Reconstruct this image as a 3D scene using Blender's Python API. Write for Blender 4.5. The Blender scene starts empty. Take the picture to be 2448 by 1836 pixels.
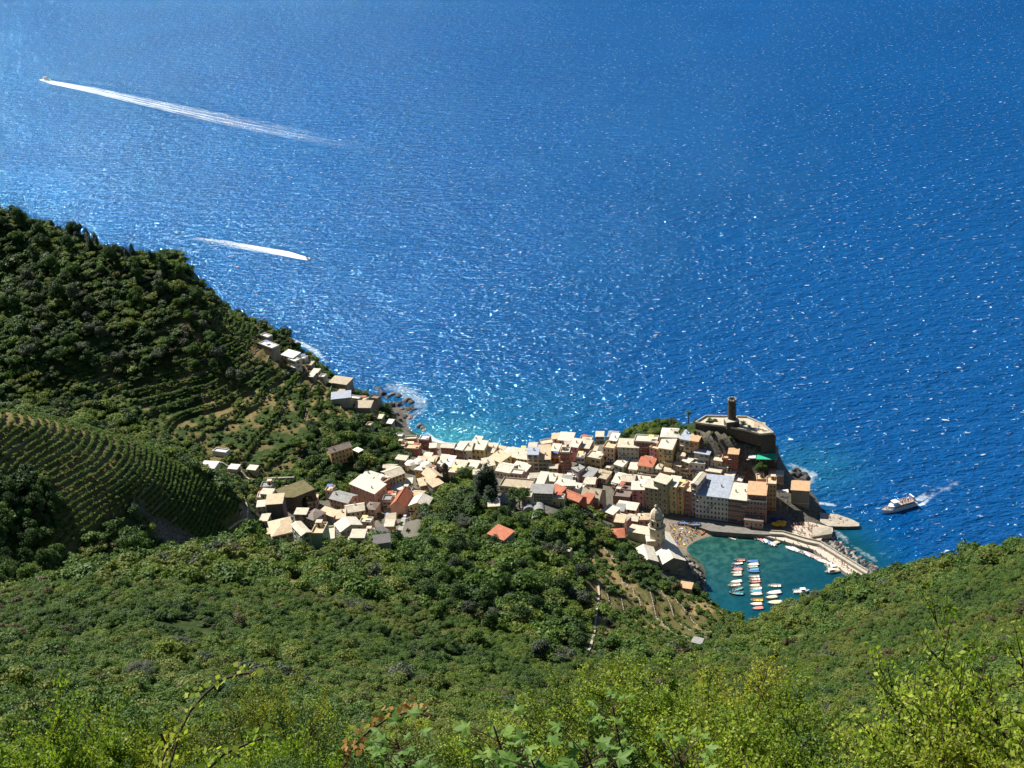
import bpy, bmesh, math, random
import numpy as np
from mathutils import Vector, Matrix
random.seed(7); RNG = np.random.RandomState(11)
SC = bpy.context.scene
COL = SC.collection
R = math.radians
# ------------------------------------------------------------------ camera
F_PX, CAMH, PITCH, ROLL = 2822.0, 350.0, R(25.06), R(5.04)
_F = np.array([0, math.cos(PITCH), -math.sin(PITCH)])
_U0 = np.array([0, math.sin(PITCH), math.cos(PITCH)]); _R0 = np.array([1.0, 0, 0])
_R = math.cos(ROLL)*_R0 - math.sin(ROLL)*_U0
_U = math.sin(ROLL)*_R0 + math.cos(ROLL)*_U0
CAM = np.array([0, 0, CAMH])
def ray(x, y):
    return _F + (x-1224)/F_PX*_R - (y-918)/F_PX*_U
def at(x, y, z=0.0):
    d = ray(x, y); t = (z-CAMH)/d[2]
    return CAM + d*t
def proj(P):
    P = np.asarray(P, float) - CAM
    w = P@_F
    w = np.where(np.abs(w) < 1e-6, 1e-6, w)
    return 1224+F_PX*(P@_R)/w, 918-F_PX*(P@_U)/w, w
cam_d = bpy.data.cameras.new('camera'); cam = bpy.data.objects.new('camera', cam_d); COL.objects.link(cam)
cam_d.sensor_width = 36; cam_d.lens = 36*F_PX/2448; cam_d.clip_start = 0.3; cam_d.clip_end = 60000
m3 = Matrix(((_R[0], _U[0], -_F[0]), (_R[1], _U[1], -_F[1]), (_R[2], _U[2], -_F[2])))
cam.matrix_world = Matrix.Translation((0, 0, CAMH)) @ m3.to_4x4()
SC.camera = cam
# ------------------------------------------------------------------ light
SUN_AZ, SUN_EL = R(-46), R(50)     # azimuth measured from +Y towards +X
sdir = Vector((math.sin(SUN_AZ)*math.cos(SUN_EL), math.cos(SUN_AZ)*math.cos(SUN_EL), math.sin(SUN_EL)))
sl = bpy.data.lights.new('sun', 'SUN'); sl.energy = 5.0; sl.angle = R(0.53); sl.color = (1.0, .95, .86)
so = bpy.data.objects.new('sun', sl); COL.objects.link(so)
so.rotation_euler = sdir.to_track_quat('Z', 'Y').to_euler(); so.location = (0, 0, 900)
W = bpy.data.worlds.new('World'); SC.world = W; W.use_nodes = True
wn = W.node_tree; sky = wn.nodes.new('ShaderNodeTexSky'); sky.sky_type = 'NISHITA'; sky.sun_disc = False
sky.sun_elevation = SUN_EL; sky.sun_rotation = SUN_AZ; sky.air_density = 1.0; sky.dust_density = 0.1; sky.ozone_density = 3.0; sky.altitude = 300
wn.links.new(sky.outputs[0], wn.nodes['Background'].inputs[0]); wn.nodes['Background'].inputs[1].default_value = 0.05
SC.view_settings.view_transform = 'Standard'; SC.view_settings.look = 'None'; SC.view_settings.exposure = 0.7; SC.view_settings.gamma = 1
# ------------------------------------------------------------------ materials
def nd(nt, t, **kw):
    n = nt.nodes.new(t)
    for k, v in kw.items():
        if k.startswith('i_'):
            n.inputs[k[2:].replace('_', ' ')].default_value = v
        else: setattr(n, k, v)
    return n
def c4(c): return (c[0], c[1], c[2], 1)
def base_mat(name):
    m = bpy.data.materials.new(name); m.use_nodes = True
    return m, m.node_tree, m.node_tree.nodes['Principled BSDF']
_MC = {}
def mat(name, col, rough=.8, var=.25, scale=.6, bump=0.0, metal=0.0, coords='Object', spec=.3, streak=None):
    """paint / plaster / stone with mottled tone"""
    key = (name, tuple(np.round(col, 3)))
    if key in _MC: return _MC[key]
    m, nt, b = base_mat(name)
    tc = nd(nt, 'ShaderNodeTexCoord'); n1 = nd(nt, 'ShaderNodeTexNoise', i_Scale=scale, i_Detail=6.0, i_Roughness=.65)
    mp = nd(nt, 'ShaderNodeMapping')
    if streak: mp.inputs['Scale'].default_value = streak
    nt.links.new(tc.outputs[coords], mp.inputs[0]); nt.links.new(mp.outputs[0], n1.inputs['Vector'])
    cr = nd(nt, 'ShaderNodeValToRGB'); e = cr.color_ramp.elements
    e[0].position = .3; e[1].position = .7
    e[0].color = c4([max(0, c*(1-var)) for c in col]); e[1].color = c4([min(.95, c*(1+var*.6)) for c in col])
    nt.links.new(n1.outputs[0], cr.inputs[0]); nt.links.new(cr.outputs[0], b.inputs['Base Color'])
    b.inputs['Roughness'].default_value = rough; b.inputs['Metallic'].default_value = metal
    b.inputs['Specular IOR Level'].default_value = spec
    if bump:
        bp = nd(nt, 'ShaderNodeBump', i_Strength=bump, i_Distance=.3); nt.links.new(n1.outputs[0], bp.inputs['Height']); nt.links.new(bp.outputs[0], b.inputs['Normal'])
    _MC[key] = m; return m
def leaf_mat(name, cols, trans=.35, rough=.55, spread=.5):
    """leaf: three tones picked per plant and per leaf"""
    m, nt, b = base_mat(name)
    oi = nd(nt, 'ShaderNodeObjectInfo'); geo = nd(nt, 'ShaderNodeNewGeometry')
    mx = nd(nt, 'ShaderNodeMath', operation='MULTIPLY'); mx.inputs[1].default_value = 1-spread
    m2 = nd(nt, 'ShaderNodeMath', operation='MULTIPLY'); m2.inputs[1].default_value = spread
    ad = nd(nt, 'ShaderNodeMath', operation='ADD')
    nt.links.new(oi.outputs['Random'], mx.inputs[0]); nt.links.new(geo.outputs['Random Per Island'], m2.inputs[0])
    nt.links.new(mx.outputs[0], ad.inputs[0]); nt.links.new(m2.outputs[0], ad.inputs[1])
    cr = nd(nt, 'ShaderNodeValToRGB'); el = cr.color_ramp.elements
    while len(el) < len(cols): el.new(.5)
    for i, c in enumerate(cols):
        el[i].position = .08+.84*i/(len(cols)-1); el[i].color = c4(c)
    nt.links.new(ad.outputs[0], cr.inputs[0]); nt.links.new(cr.outputs[0], b.inputs['Base Color'])
    b.inputs['Roughness'].default_value = rough; b.inputs['Specular IOR Level'].default_value = .25
    tr = nd(nt, 'ShaderNodeBsdfTranslucent'); mixc = nd(nt, 'ShaderNodeMix', data_type='RGBA', blend_type='MULTIPLY'); mixc.inputs[0].default_value = 1
    nt.links.new(cr.outputs[0], mixc.inputs[6]); mixc.inputs[7].default_value = (1.5, 1.6, .7, 1)
    nt.links.new(mixc.outputs[2], tr.inputs[0])
    ms = nd(nt, 'ShaderNodeMixShader'); ms.inputs[0].default_value = trans
    nt.links.new(b.outputs[0], ms.inputs[1]); nt.links.new(tr.outputs[0], ms.inputs[2])
    nt.links.new(ms.outputs[0], nt.nodes['Material Output'].inputs[0])
    return m
# ------------------------------------------------------------------ object helpers
def tag(o, label=None, cat=None, group=None, kind=None):
    if label: o['label'] = label
    if cat: o['category'] = cat
    if group: o['group'] = group
    if kind: o['kind'] = kind
    return o
def mesh_np(name, V, Fc, mats=(), midx=None, smooth=False):
    """V (n,3), Fc list/array of same-size faces"""
    me = bpy.data.meshes.new(name); V = np.asarray(V, np.float32); Fc = np.asarray(Fc, np.int32)
    k = Fc.shape[1]
    me.vertices.add(len(V)); me.vertices.foreach_set('co', V.ravel())
    me.loops.add(Fc.size); me.loops.foreach_set('vertex_index', Fc.ravel())
    me.polygons.add(len(Fc)); me.polygons.foreach_set('loop_start', np.arange(0, Fc.size, k, dtype=np.int32))
    if midx is not None: me.polygons.foreach_set('material_index', np.asarray(midx, np.int32))
    if smooth: me.polygons.foreach_set('use_smooth', np.ones(len(Fc), bool))
    for m in mats: me.materials.append(m)
    me.update(calc_edges=True); me.validate()
    return me
def link(name, me, parent=None, loc=None, rotz=None):
    o = bpy.data.objects.new(name, me); COL.objects.link(o)
    if parent is not None: o.parent = parent
    if loc is not None: o.location = loc
    if rotz is not None: o.rotation_euler = (0, 0, rotz)
    return o
def empty(name, loc=(0, 0, 0), rotz=0.0, **kw):
    o = link(name, None, None, loc, rotz); o.empty_display_size = .5
    return tag(o, **kw)
class MB:
    """collects polygons, several materials"""
    def __init__(s): s.v = []; s.f = []; s.m = []; s.mats = []
    def mi(s, m):
        if m not in s.mats: s.mats.append(m)
        return s.mats.index(m)
    def poly(s, pts, m):
        b = len(s.v); s.v += [tuple(p) for p in pts]; s.f.append(tuple(range(b, b+len(pts)))); s.m.append(s.mi(m))
    def mesh(s, vs, fs, m):
        b = len(s.v); s.v += [tuple(p) for p in vs]; i = s.mi(m)
        for f in fs: s.f.append(tuple(b+k for k in f)); s.m.append(i)
    def box(s, x0, x1, y0, y1, z0, z1, m, rz=0, c=(0, 0, 0)):
        vs = [(x, y, z) for z in (z0, z1) for x, y in ((x0, y0), (x1, y0), (x1, y1), (x0, y1))]
        ca, sa = math.cos(rz), math.sin(rz)
        vs = [(c[0]+x*ca-y*sa, c[1]+x*sa+y*ca, c[2]+z) for x, y, z in vs]
        s.mesh(vs, [(0, 3, 2, 1), (4, 5, 6, 7), (0, 1, 5, 4), (1, 2, 6, 5), (2, 3, 7, 6), (3, 0, 4, 7)], m)
    def prism(s, pts, z0, z1, m, mtop=None):
        n = len(pts); lo = [(p[0], p[1], z0 if np.isscalar(z0) else z0[i]) for i, p in enumerate(pts)]; hi = [(p[0], p[1], z1 if np.isscalar(z1) else z1[i]) for i, p in enumerate(pts)]
        a = sum(pts[i][0]*pts[(i+1) % n][1]-pts[(i+1) % n][0]*pts[i][1] for i in range(n))
        if a < 0: lo.reverse(); hi.reverse()
        s.mesh(lo+hi, [tuple(range(n-1, -1, -1))]+[(i, (i+1) % n, n+(i+1) % n, n+i) for i in range(n)], m)
        s.poly(hi, mtop or m)
    def tube(s, p, q, r0, r1, m, n=6, cap=True):
        p = Vector(p); q = Vector(q); d = (q-p).normalized(); a = d.orthogonal().normalized(); b = d.cross(a)
        vs = [tuple(c+(a*math.cos(2*math.pi*i/n)+b*math.sin(2*math.pi*i/n))*r) for c, r in ((p, r0), (q, r1)) for i in range(n)]
        fs = [(i, (i+1) % n, n+(i+1) % n, n+i) for i in range(n)]
        if cap: fs += [tuple(range(n-1, -1, -1)), tuple(range(n, 2*n))]
        s.mesh(vs, fs, m)
    def lathe(s, prof, m, n=16, c=(0, 0, 0)):
        vs = [(c[0]+r*math.cos(2*math.pi*i/n), c[1]+r*math.sin(2*math.pi*i/n), c[2]+z) for r, z in prof for i in range(n)]
        fs = [(k*n+i, k*n+(i+1) % n, (k+1)*n+(i+1) % n, (k+1)*n+i) for k in range(len(prof)-1) for i in range(n)]
        s.mesh(vs, fs, m)
    def data(s, name, smooth=False):
        me = bpy.data.meshes.new(name); me.from_pydata(s.v, [], s.f)
        for m in s.mats: me.materials.append(m)
        me.polygons.foreach_set('material_index', s.m)
        if smooth: me.polygons.foreach_set('use_smooth', [True]*len(s.f))
        me.update(); return me
    def build(s, name, parent=None, smooth=False, loc=None, rotz=None):
        return link(name, s.data(name, smooth), parent, loc, rotz)
def tree_copy(o, parent=None):
    c = o.copy(); COL.objects.link(c)
    if parent is not None: c.parent = parent
    for ch in CH.get(o.name, []): tree_copy(ch, c)
    return c
CH = {}
def reg(o):
    CH[o.name] = list(o.children)
    for ch in o.children: reg(ch)
# ------------------------------------------------------------------ noise
def _h(ix, iy, s):
    n = (ix*374761393+iy*668265263+s*974711) & 0x7fffffff
    n = ((n ^ (n >> 13))*1274126177) & 0x7fffffff
    return ((n ^ (n >> 16)) & 0xffff)/65535.0
def vnoise(x, y, s=0):
    x = np.asarray(x, float); y = np.asarray(y, float)
    ix = np.floor(x).astype(np.int64); iy = np.floor(y).astype(np.int64); fx = x-ix; fy = y-iy
    fx = fx*fx*(3-2*fx); fy = fy*fy*(3-2*fy)
    return (_h(ix, iy, s)*(1-fx)+_h(ix+1, iy, s)*fx)*(1-fy)+(_h(ix, iy+1, s)*(1-fx)+_h(ix+1, iy+1, s)*fx)*fy
def fbm(x, y, o=4, s=0):
    r = 0; a = .5; t = 0
    for i in range(o): r = r+a*vnoise(x*2**i, y*2**i, s+i*17); t += a; a *= .5
    return r/t
def inpoly(x, y, poly):
    x = np.asarray(x); y = np.asarray(y); r = np.zeros(x.shape, bool); n = len(poly)
    for i in range(n):
        x0, y0 = poly[i]; x1, y1 = poly[(i+1) % n]
        if y0 == y1: continue
        c = ((y0 > y) != (y1 > y)) & (x < (x1-x0)*(y-y0)/(y1-y0)+x0); r ^= c
    return r
# ================================================================== terrain
CP = []   # control points: pixel x, pixel y, height
def cp(*a):
    for x, y, z in a: CP.append(tuple(at(x, y, z)[:2])+(z,))
def ridge(pts, drop=.9, foot=-3, deep=-30):
    for x, y, z in pts:
        p = at(x, y, z); CP.append((p[0], p[1], z)); d = math.hypot(p[0], p[1]); u = (p[0]/d, p[1]/d)
        e = max(10, z*drop)
        CP.append((p[0]+u[0]*e, p[1]+u[1]*e, foot)); e += 45
        CP.append((p[0]+u[0]*e, p[1]+u[1]*e, deep))
# far headland: skyline against the sea
ridge([(-330, 440, 150), (-150, 470, 135), (0, 520, 120), (115, 552, 113), (217, 580, 107), (320, 618, 103), (400, 618, 102), (443, 616, 98), (470, 670, 82), (510, 718, 66), (597, 772, 50), (640, 799, 42), (690, 824, 33), (771, 870, 23), (853, 932, 13), (890, 960, 6)], 0.85)
cp((940, 985, 1.5), (985, 975, 0), (900, 940, 0), (960, 1030, 2))
cp((0, 660, 104), (0, 800, 88), (0, 930, 70), (150, 700, 100), (150, 850, 78), (150, 960, 60), (300, 720, 88), (300, 850, 68), (300, 970, 50),
   (450, 760, 78), (450, 880, 58), (450, 1020, 40), (600, 880, 48), (600, 1000, 38), (600, 1120, 32), (700, 960, 34), (700, 1060, 32), (720, 1150, 26), (800, 1010, 26), (800, 1090, 27),
   (870, 1040, 18), (900, 1100, 18), (950, 1050, 8), (-330, 700, 110), (-330, 950, 70), (640, 1190, 28), (560, 1150, 31))
# vineyard spur
cp((-330, 930, 165), (0, 990, 128), (120, 1008, 117), (250, 1046, 103), (340, 1074, 93), (430, 1126, 78), (520, 1176, 62), (570, 1220, 50), (610, 1270, 36))
for x, y, z in ((-330, 930, 165), (0, 990, 128), (120, 1008, 117), (250, 1046, 103), (340, 1074, 93), (430, 1126, 78), (520, 1176, 62)):
    p = at(x, y, z); k = 1+38/math.hypot(p[0], p[1]); CP.append((p[0]*k, p[1]*k, z*.8+2))
cp((0, 1120, 117), (0, 1280, 106), (0, 1400, 100), (150, 1150, 104), (150, 1350, 86), (300, 1180, 92), (300, 1340, 75), (430, 1220, 73), (450, 1330, 56), (560, 1300, 42), (620, 1330, 30), (-330, 1150, 145), (-330, 1400, 130))
# valley floor and village
cp((700, 1290, 26), (800, 1320, 26), (860, 1240, 23), (760, 1210, 26), (900, 1180, 19), (960, 1140, 14), (980, 1230, 24), (1000, 1090, 8), (1080, 1085, 7), (1042, 1064, 1.5), (1062, 1050, -2), (1100, 1052, -3), (1150, 1058, -3), (1200, 1066, -2), (1018, 1040, -1), (1130, 1075, 6), (1180, 1120, 8), (1250, 1130, 8), (1320, 1120, 8), (1250, 1074, 0),
   (1120, 1030, -5), (1350, 1090, 11), (1320, 1062, 3), (1400, 1095, 14), (1440, 1130, 11), (1400, 1170, 9), (1480, 1180, 8), (1460, 1215, 10), (1540, 1110, 16), (1500, 1090, 18), (1450, 1055, 12), (1600, 1090, 22), (1560, 1060, 23), (1620, 1060, 28), (1600, 1180, 7), (1600, 1150, 11),
   (1680, 1140, 13), (1690, 1110, 20), (1750, 1150, 12), (1620, 1110, 18), (1740, 1110, 22), (1700, 1080, 27), (1520, 1030, 14), (1430, 1056, 1), (1500, 1042, 0), (1570, 1030, 4), (1625, 1024, 16), (1400, 1040, -4), (1500, 1005, -9), (1570, 995, -8), (1640, 985, -5), (1460, 1030, -5),
   (1670, 1018, 38), (1700, 1000, 39), (1750, 995, 39), (1800, 1010, 38), (1840, 1035, 36), (1700, 1032, 37), (1780, 1045, 35), (1700, 1055, 31), (1780, 1080, 27), (1840, 1100, 22), (1850, 1070, 26), (1830, 1140, 16), (1860, 1180, 11),
   (1690, 975, -4), (1760, 962, -6), (1840, 975, -6), (1880, 1020, -5), (1895, 1070, -5), (1868, 1100, 6), (1885, 1120, 1), (1905, 1165, 8), (1940, 1230, 3), (1935, 1140, -3), (1975, 1195, -4), (1870, 1240, 3), (1800, 1262, 1.6), (1900, 1265, 1), (1960, 1275, -1))
ridge([(1668, 1012, 37), (1700, 1000, 38), (1750, 998, 38), (1800, 1006, 38), (1842, 1028, 36)], .75, -4)
ridge([(1862, 1062, 24), (1874, 1088, 17), (1868, 1118, 14)], .7, -4)
ridge([(1632, 1022, 20), (1590, 1030, 12), (1540, 1040, 6), (1490, 1046, 4)], 1.0, -3)
# harbour floor, beach
cp((1560, 1240, 4), (1640, 1256, 2.6), (1700, 1262, 2.0), (1590, 1280, 2.4), (1640, 1290, 1.0), (1690, 1277, .1), (1650, 1302, .1), (1632, 1320, .1), (1700, 1300, -1.2), (1670, 1335, -1.2), (1760, 1300, -2.5), (1850, 1310, -3), (1760, 1380, -5), (1900, 1380, -6), (1850, 1440, -7),
   (1700, 1420, -4), (1720, 1390, -4), (1990, 1400, -5), (1780, 1285, -.5), (1740, 1276, .2))
cp((1560, 1300, 9), (1590, 1330, 9), (1600, 1380, 9), (1640, 1350, 7), (1655, 1395, 4), (1680, 1400, .5), (1675, 1350, .3), (1690, 1425, .5), (1640, 1420, 16), (1660, 1335, 1))
# cemetery spur
cp((1060, 1235, 47), (1120, 1180, 44), (1170, 1185, 48), (1190, 1240, 52), (1290, 1225, 50), (1330, 1185, 44), (1330, 1230, 48), (1370, 1200, 35), (1200, 1170, 44), (1420, 1260, 26), (1480, 1290, 20), (1400, 1330, 42), (1500, 1350, 32), (1560, 1360, 22), (1010, 1280, 60),
   (1500, 1440, 42), (1400, 1420, 58), (1300, 1400, 70), (1300, 1300, 60), (1200, 1330, 68), (1600, 1430, 30), (1690, 1450, 20), (1760, 1480, 9), (1790, 1500, 6), (1640, 1500, 30), (1400, 1500, 68), (1280, 1500, 88), (1150, 1350, 76), (1100, 1450, 98), (1150, 1560, 120), (1020, 1420, 100))
# ravine
cp((1660, 1560, 42), (1560, 1570, 62), (1480, 1590, 82), (1360, 1630, 112), (1240, 1660, 142), (1760, 1520, 16))
# camera hill, left
cp((930, 1308, 92), (1000, 1330, 86), (800, 1318, 100), (650, 1318, 108), (500, 1335, 118), (400, 1345, 126), (250, 1375, 140), (100, 1420, 156), (0, 1455, 168), (-300, 1600, 220))
for x, y, z in ((930, 1308, 92), (800, 1318, 100), (650, 1318, 108), (500, 1335, 118), (400, 1345, 126), (250, 1375, 140), (100, 1420, 156), (0, 1455, 168)):
    p = at(x, y, z); k = 1+45/math.hypot(p[0], p[1]); CP.append((p[0]*k, p[1]*k, z-26))
cp((0, 1560, 205), (0, 1700, 262), (0, 1836, 303), (250, 1500, 180), (250, 1650, 235), (250, 1800, 290), (500, 1450, 155), (500, 1600, 205), (500, 1750, 268), (750, 1400, 118), (750, 1550, 165), (750, 1700, 235), (900, 1480, 130), (950, 1620, 180), (1000, 1750, 250),
   (1000, 1550, 135), (750, 1836, 300), (1224, 1760, 240), (1224, 1836, 285))
# right hill
cp((2448, 1318, 118), (2300, 1346, 100), (2200, 1368, 84), (2100, 1392, 66), (1990, 1427, 50), (1900, 1460, 38), (1830, 1494, 26), (2700, 1262, 150))
for x, y, z in ((2700, 1262, 150), (2448, 1318, 118), (2300, 1346, 100), (2200, 1368, 84), (2100, 1392, 66), (1990, 1427, 50), (1900, 1460, 38), (1830, 1494, 26)):
    p = at(x, y, z); d = math.hypot(p[0], p[1]); e = z*.75; k = 1+e/d; CP.append((p[0]*k, p[1]*k, 0)); k = 1+(e+40)/d; CP.append((p[0]*k, p[1]*k, -20))
cp((2448, 1450, 168), (2448, 1600, 225), (2448, 1750, 275), (2448, 1836, 298), (2250, 1450, 140), (2250, 1600, 195), (2250, 1750, 255), (2050, 1480, 98), (2050, 1600, 152), (2050, 1750, 230), (1850, 1560, 82), (1850, 1680, 140), (1850, 1800, 232), (1650, 1650, 108), (1650, 1760, 178), (1450, 1720, 170), (1450, 1836, 275), (1650, 1836, 262),
   (1900, 1500, 62), (1760, 1570, 55))
# ground round the camera
CP += [(0, 0, 348.2), (-8, 2, 348), (8, 2, 348), (0, 6, 344.2), (-8, 9, 341.5), (8, 9, 338.5), (0, 14, 336.3), (6, 14, 333), (11, 14, 328), (-14, 20, 331), (14, 20, 321), (0, 26, 324), (-30, 25, 325), (30, 25, 314), (0, 42, 307), (-40, 45, 307), (40, 45, 296), (0, -25, 366), (-60, -20, 362), (60, -20, 364), (-90, 10, 345), (90, 10, 332), (-200, 0, 335), (200, 0, 335), (-300, 60, 300), (300, 60, 285)]
# open sea
for x in range(-900, 1000, 150):
    for y in (1120, 1300): CP.append((x, y, -40))
for x, y in ((1150, 990), (1300, 1000), (1450, 980), (1600, 930), (1750, 900), (1900, 950), (2000, 1050), (2100, 1150), (2150, 1250), (2300, 1230), (2440, 1200), (2050, 1200), (1250, 900), (1100, 940), (1000, 850), (2600, 1100), (1050, 980), (2100, 1320)):
    p = at(x, y, 0); CP.append((p[0], p[1], -12 if y > 960 else -25))
CPA = np.array(CP); CX = CPA[:, :2]; C0 = 9.0
def _phi(d2): return np.sqrt(d2+C0*C0)
_n = len(CPA); A = _phi(((CX[:, None]-CX[None])**2).sum(-1)); A += np.eye(_n)*(-1.5)
P1 = np.c_[np.ones(_n), CX/500]
M = np.block([[A, P1], [P1.T, np.zeros((3, 3))]])
_w = np.linalg.solve(M, np.r_[CPA[:, 2], 0, 0, 0])
def hraw(x, y):
    x = np.asarray(x, float).ravel(); y = np.asarray(y, float).ravel(); r = np.empty(len(x))
    for s in range(0, len(x), 20000):
        xx = x[s:s+20000]; yy = y[s:s+20000]
        d = (xx[:, None]-CX[None, :, 0])**2+(yy[:, None]-CX[None, :, 1])**2
        r[s:s+20000] = _phi(d)@_w[:_n]+_w[_n]+_w[_n+1]*xx/500+_w[_n+2]*yy/500
    return r
# regions (photo outline, thrown on to the ground)
VINE = [(-40, 975), (120, 995), (250, 1035), (340, 1065), (430, 1115), (520, 1165), (560, 1200), (575, 1235), (600, 1290), (560, 1330), (440, 1330), (470, 1290), (350, 1230), (330, 1190), (240, 1260), (140, 1370), (140, 1180), (60, 1130), (0, 1150), (-40, 1150)]
TERR = [(190, 930), (170, 860), (240, 820), (330, 850), (380, 790), (470, 740), (500, 722),  (200, 950), (330, 960), (330, 1010), (400, 1040), (470, 1120), (640, 1160), (700, 1130), (760, 1040), (860, 1000), (860, 960), (771, 872), (690, 824), (597, 772), (520, 725), (500, 790), (420, 850), (330, 930), (250, 905)]
VILL = [(600, 1180), (640, 1310), (700, 1312), (780, 1320), (860, 1320), (985, 1312), (1000, 1280), (1030, 1190), (1110, 1130), (1150, 1170), (1170, 1240), (1330, 1245), (1340, 1190), (1400, 1210), (1440, 1260), (1500, 1300), (1530, 1290), (1560, 1340), (1580, 1390), (1660, 1400), (1700, 1290), (1800, 1290), (1960, 1300), (2000, 1200), (1900, 1080), (1870, 1050), (1700, 1040), (1660, 1035), (1600, 1048), (1500, 1052), (1400, 1062), (1320, 1052), (1080, 1050), (1000, 1030), (950, 1030), (960, 1080), (980, 1100), (900, 1140), (830, 1180), (760, 1200), (700, 1190)]
DRY = [(1400, 1330), (1440, 1310), (1530, 1400), (1640, 1420), (1760, 1470), (1700, 1520), (1560, 1540), (1480, 1500), (1430, 1440)]
SPOTS = [[(674, 1378), (700, 1380), (708, 1424), (686, 1424)], [(826, 1364), (842, 1366), (844, 1404), (830, 1404)], [(868, 1374), (884, 1376), (890, 1404), (872, 1402)], [(962, 1478), (974, 1478), (996, 1534), (980, 1534)], [(776, 1386), (790, 1384), (828, 1436), (816, 1440)]]
DRY2 = [(1430, 1470), (1462, 1480), (1450, 1590), (1425, 1580)]
def smooth01(t): t = np.clip(t, 0, 1); return t*t*(3-2*t)
GX0, GX1, GY0, GY1, GS = -620., 470., -30., 1010., 2.0
gx = np.arange(GX0, GX1+1, GS); gy = np.arange(GY0, GY1+1, GS)
XX, YY = np.meshgrid(gx, gy); H = hraw(XX, YY).reshape(XX.shape)
px, py, pw = proj(np.stack([XX, YY, H], -1))
def region(poly, ymin, ymax, soft=0):
    return inpoly(px, py, poly) & (YY > ymin) & (YY < ymax) & (pw > 1)
M_VINE = region(VINE, 400, 560); M_TERR = region(TERR, 540, 900); M_VILL = region(VILL, 430, 800); M_DRY = region(DRY, 380, 500); M_DRY2 = region(DRY2, 330, 450)
M_SPOT = np.zeros(M_DRY.shape, bool)
for q_ in SPOTS: M_SPOT |= region(q_, 200, 450)
def blur(a, n=2):
    a = a.astype(float)
    for _ in range(n): a = (a+np.roll(a, 1, 0)+np.roll(a, -1, 0)+np.roll(a, 1, 1)+np.roll(a, -1, 1))/5
    return a
land = smooth01((H+1)/6)
farm = np.clip(smooth01((YY-30)/60), 0, 1)
H = H + (fbm(XX/55, YY/55, 4, 3)-.5)*9*land*farm*(1-blur(M_VILL, 6)) + (fbm(XX/14, YY/14, 3, 9)-.5)*2.2*land*(1-.7*blur(M_VILL, 3))*smooth01(YY/30)
t = blur(M_TERR, 3)+blur(M_DRY, 3)
stp = 3.6; q = H/stp+.35*(fbm(XX/40, YY/40, 2, 5)-.5); fr = q-np.floor(q); qs = (np.floor(q)+np.clip((fr-.62)/.3, 0, 1)+.06*fr)*stp-.35*(fbm(XX/40, YY/40, 2, 5)-.5)*stp
H = H*(1-t)+qs*np.clip(t, 0, 1) if False else H+(qs-H)*np.clip(t, 0, 1)
TW_ = [tuple(at(1400+x*600/2212, 920+y*600/2212, 39)[:2]) for x, y in [(955, 338), (1062, 272), (1250, 274), (1420, 280), (1570, 345), (1672, 432), (1540, 450), (1400, 410), (1200, 376), (1040, 360)]]
H = np.where(inpoly(XX, YY, TW_), np.minimum(H, 31), H)
def hz(x, y):
    """ground height"""
    x = np.asarray(x, float); y = np.asarray(y, float)
    fx = np.clip((x-GX0)/GS, 0, len(gx)-1.001); fy = np.clip((y-GY0)/GS, 0, len(gy)-1.001)
    ix = fx.astype(int); iy = fy.astype(int); fx = fx-ix; fy = fy-iy
    return (H[iy, ix]*(1-fx)+H[iy, ix+1]*fx)*(1-fy)+(H[iy+1, ix]*(1-fx)+H[iy+1, ix+1]*fx)*fy
def gat(x, y, z0=20.0):
    """point of the ground seen at photo position x, y (marching the ray)"""
    d = ray(x, y); d = d/np.linalg.norm(d); t = 4.0
    while t < 2500:
        p = CAM+d*t
        if p[2] < max(hz(p[0], p[1]), 0): break
        t += max(.4, (p[2]-max(float(hz(p[0], p[1])), 0))*.35)
    return CAM+d*t
GYy, GXx = np.gradient(H, GS); SLOPE = np.hypot(GXx, GYy)
def grid_sample(G, x, y):
    ix = np.clip(((np.asarray(x)-GX0)/GS).astype(int), 0, len(gx)-1); iy = np.clip(((np.asarray(y)-GY0)/GS).astype(int), 0, len(gy)-1)
    return G[iy, ix]
nx_, ny_ = len(gx), len(gy)
idx = np.arange(nx_*ny_).reshape(ny_, nx_)
Fq = np.stack([idx[:-1, :-1], idx[:-1, 1:], idx[1:, 1:], idx[1:, :-1]], -1).reshape(-1, 4)
hf = H.ravel(); keep = (hf[Fq].max(1) > -14)
tm, nt, b = base_mat('earth')
def attr(n): return nd(nt, 'ShaderNodeAttribute', attribute_name=n)
tc = nd(nt, 'ShaderNodeNewGeometry')
def tnoise(s, d=5.0, w=.6):
    n = nd(nt, 'ShaderNodeTexNoise', i_Scale=s, i_Detail=d, i_Roughness=w); nt.links.new(tc.outputs['Position'], n.inputs['Vector']); return n
def ramp(src, cols, pos=None):
    cr = nd(nt, 'ShaderNodeValToRGB'); el = cr.color_ramp.elements
    while len(el) < len(cols): el.new(.5)
    for i, c in enumerate(cols): el[i].position = pos[i] if pos else i/(len(cols)-1); el[i].color = c4(c)
    nt.links.new(src, cr.inputs[0]); return cr.outputs[0]
def mixc(f, a, b_):
    m = nd(nt, 'ShaderNodeMix', data_type='RGBA'); nt.links.new(f, m.inputs[0]); nt.links.new(a, m.inputs[6]); nt.links.new(b_, m.inputs[7]); return m.outputs[2]
nA = tnoise(.25); nB = tnoise(.9, 6.0, .7)
green = ramp(nA.outputs[0], [(.018, .035, .010), (.035, .060, .016), (.075, .085, .028)], [.3, .5, .72])
dry = ramp(nB.outputs[0], [(.10, .095, .035), (.24, .17, .075), (.36, .26, .13)], [.3, .5, .7])
rock = ramp(nB.outputs[0], [(.045, .04, .034), (.13, .115, .095), (.26, .235, .20)], [.32, .5, .68])
pave = ramp(nB.outputs[0], [(.11, .10, .085), (.22, .195, .165)], [.35, .65])
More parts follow.
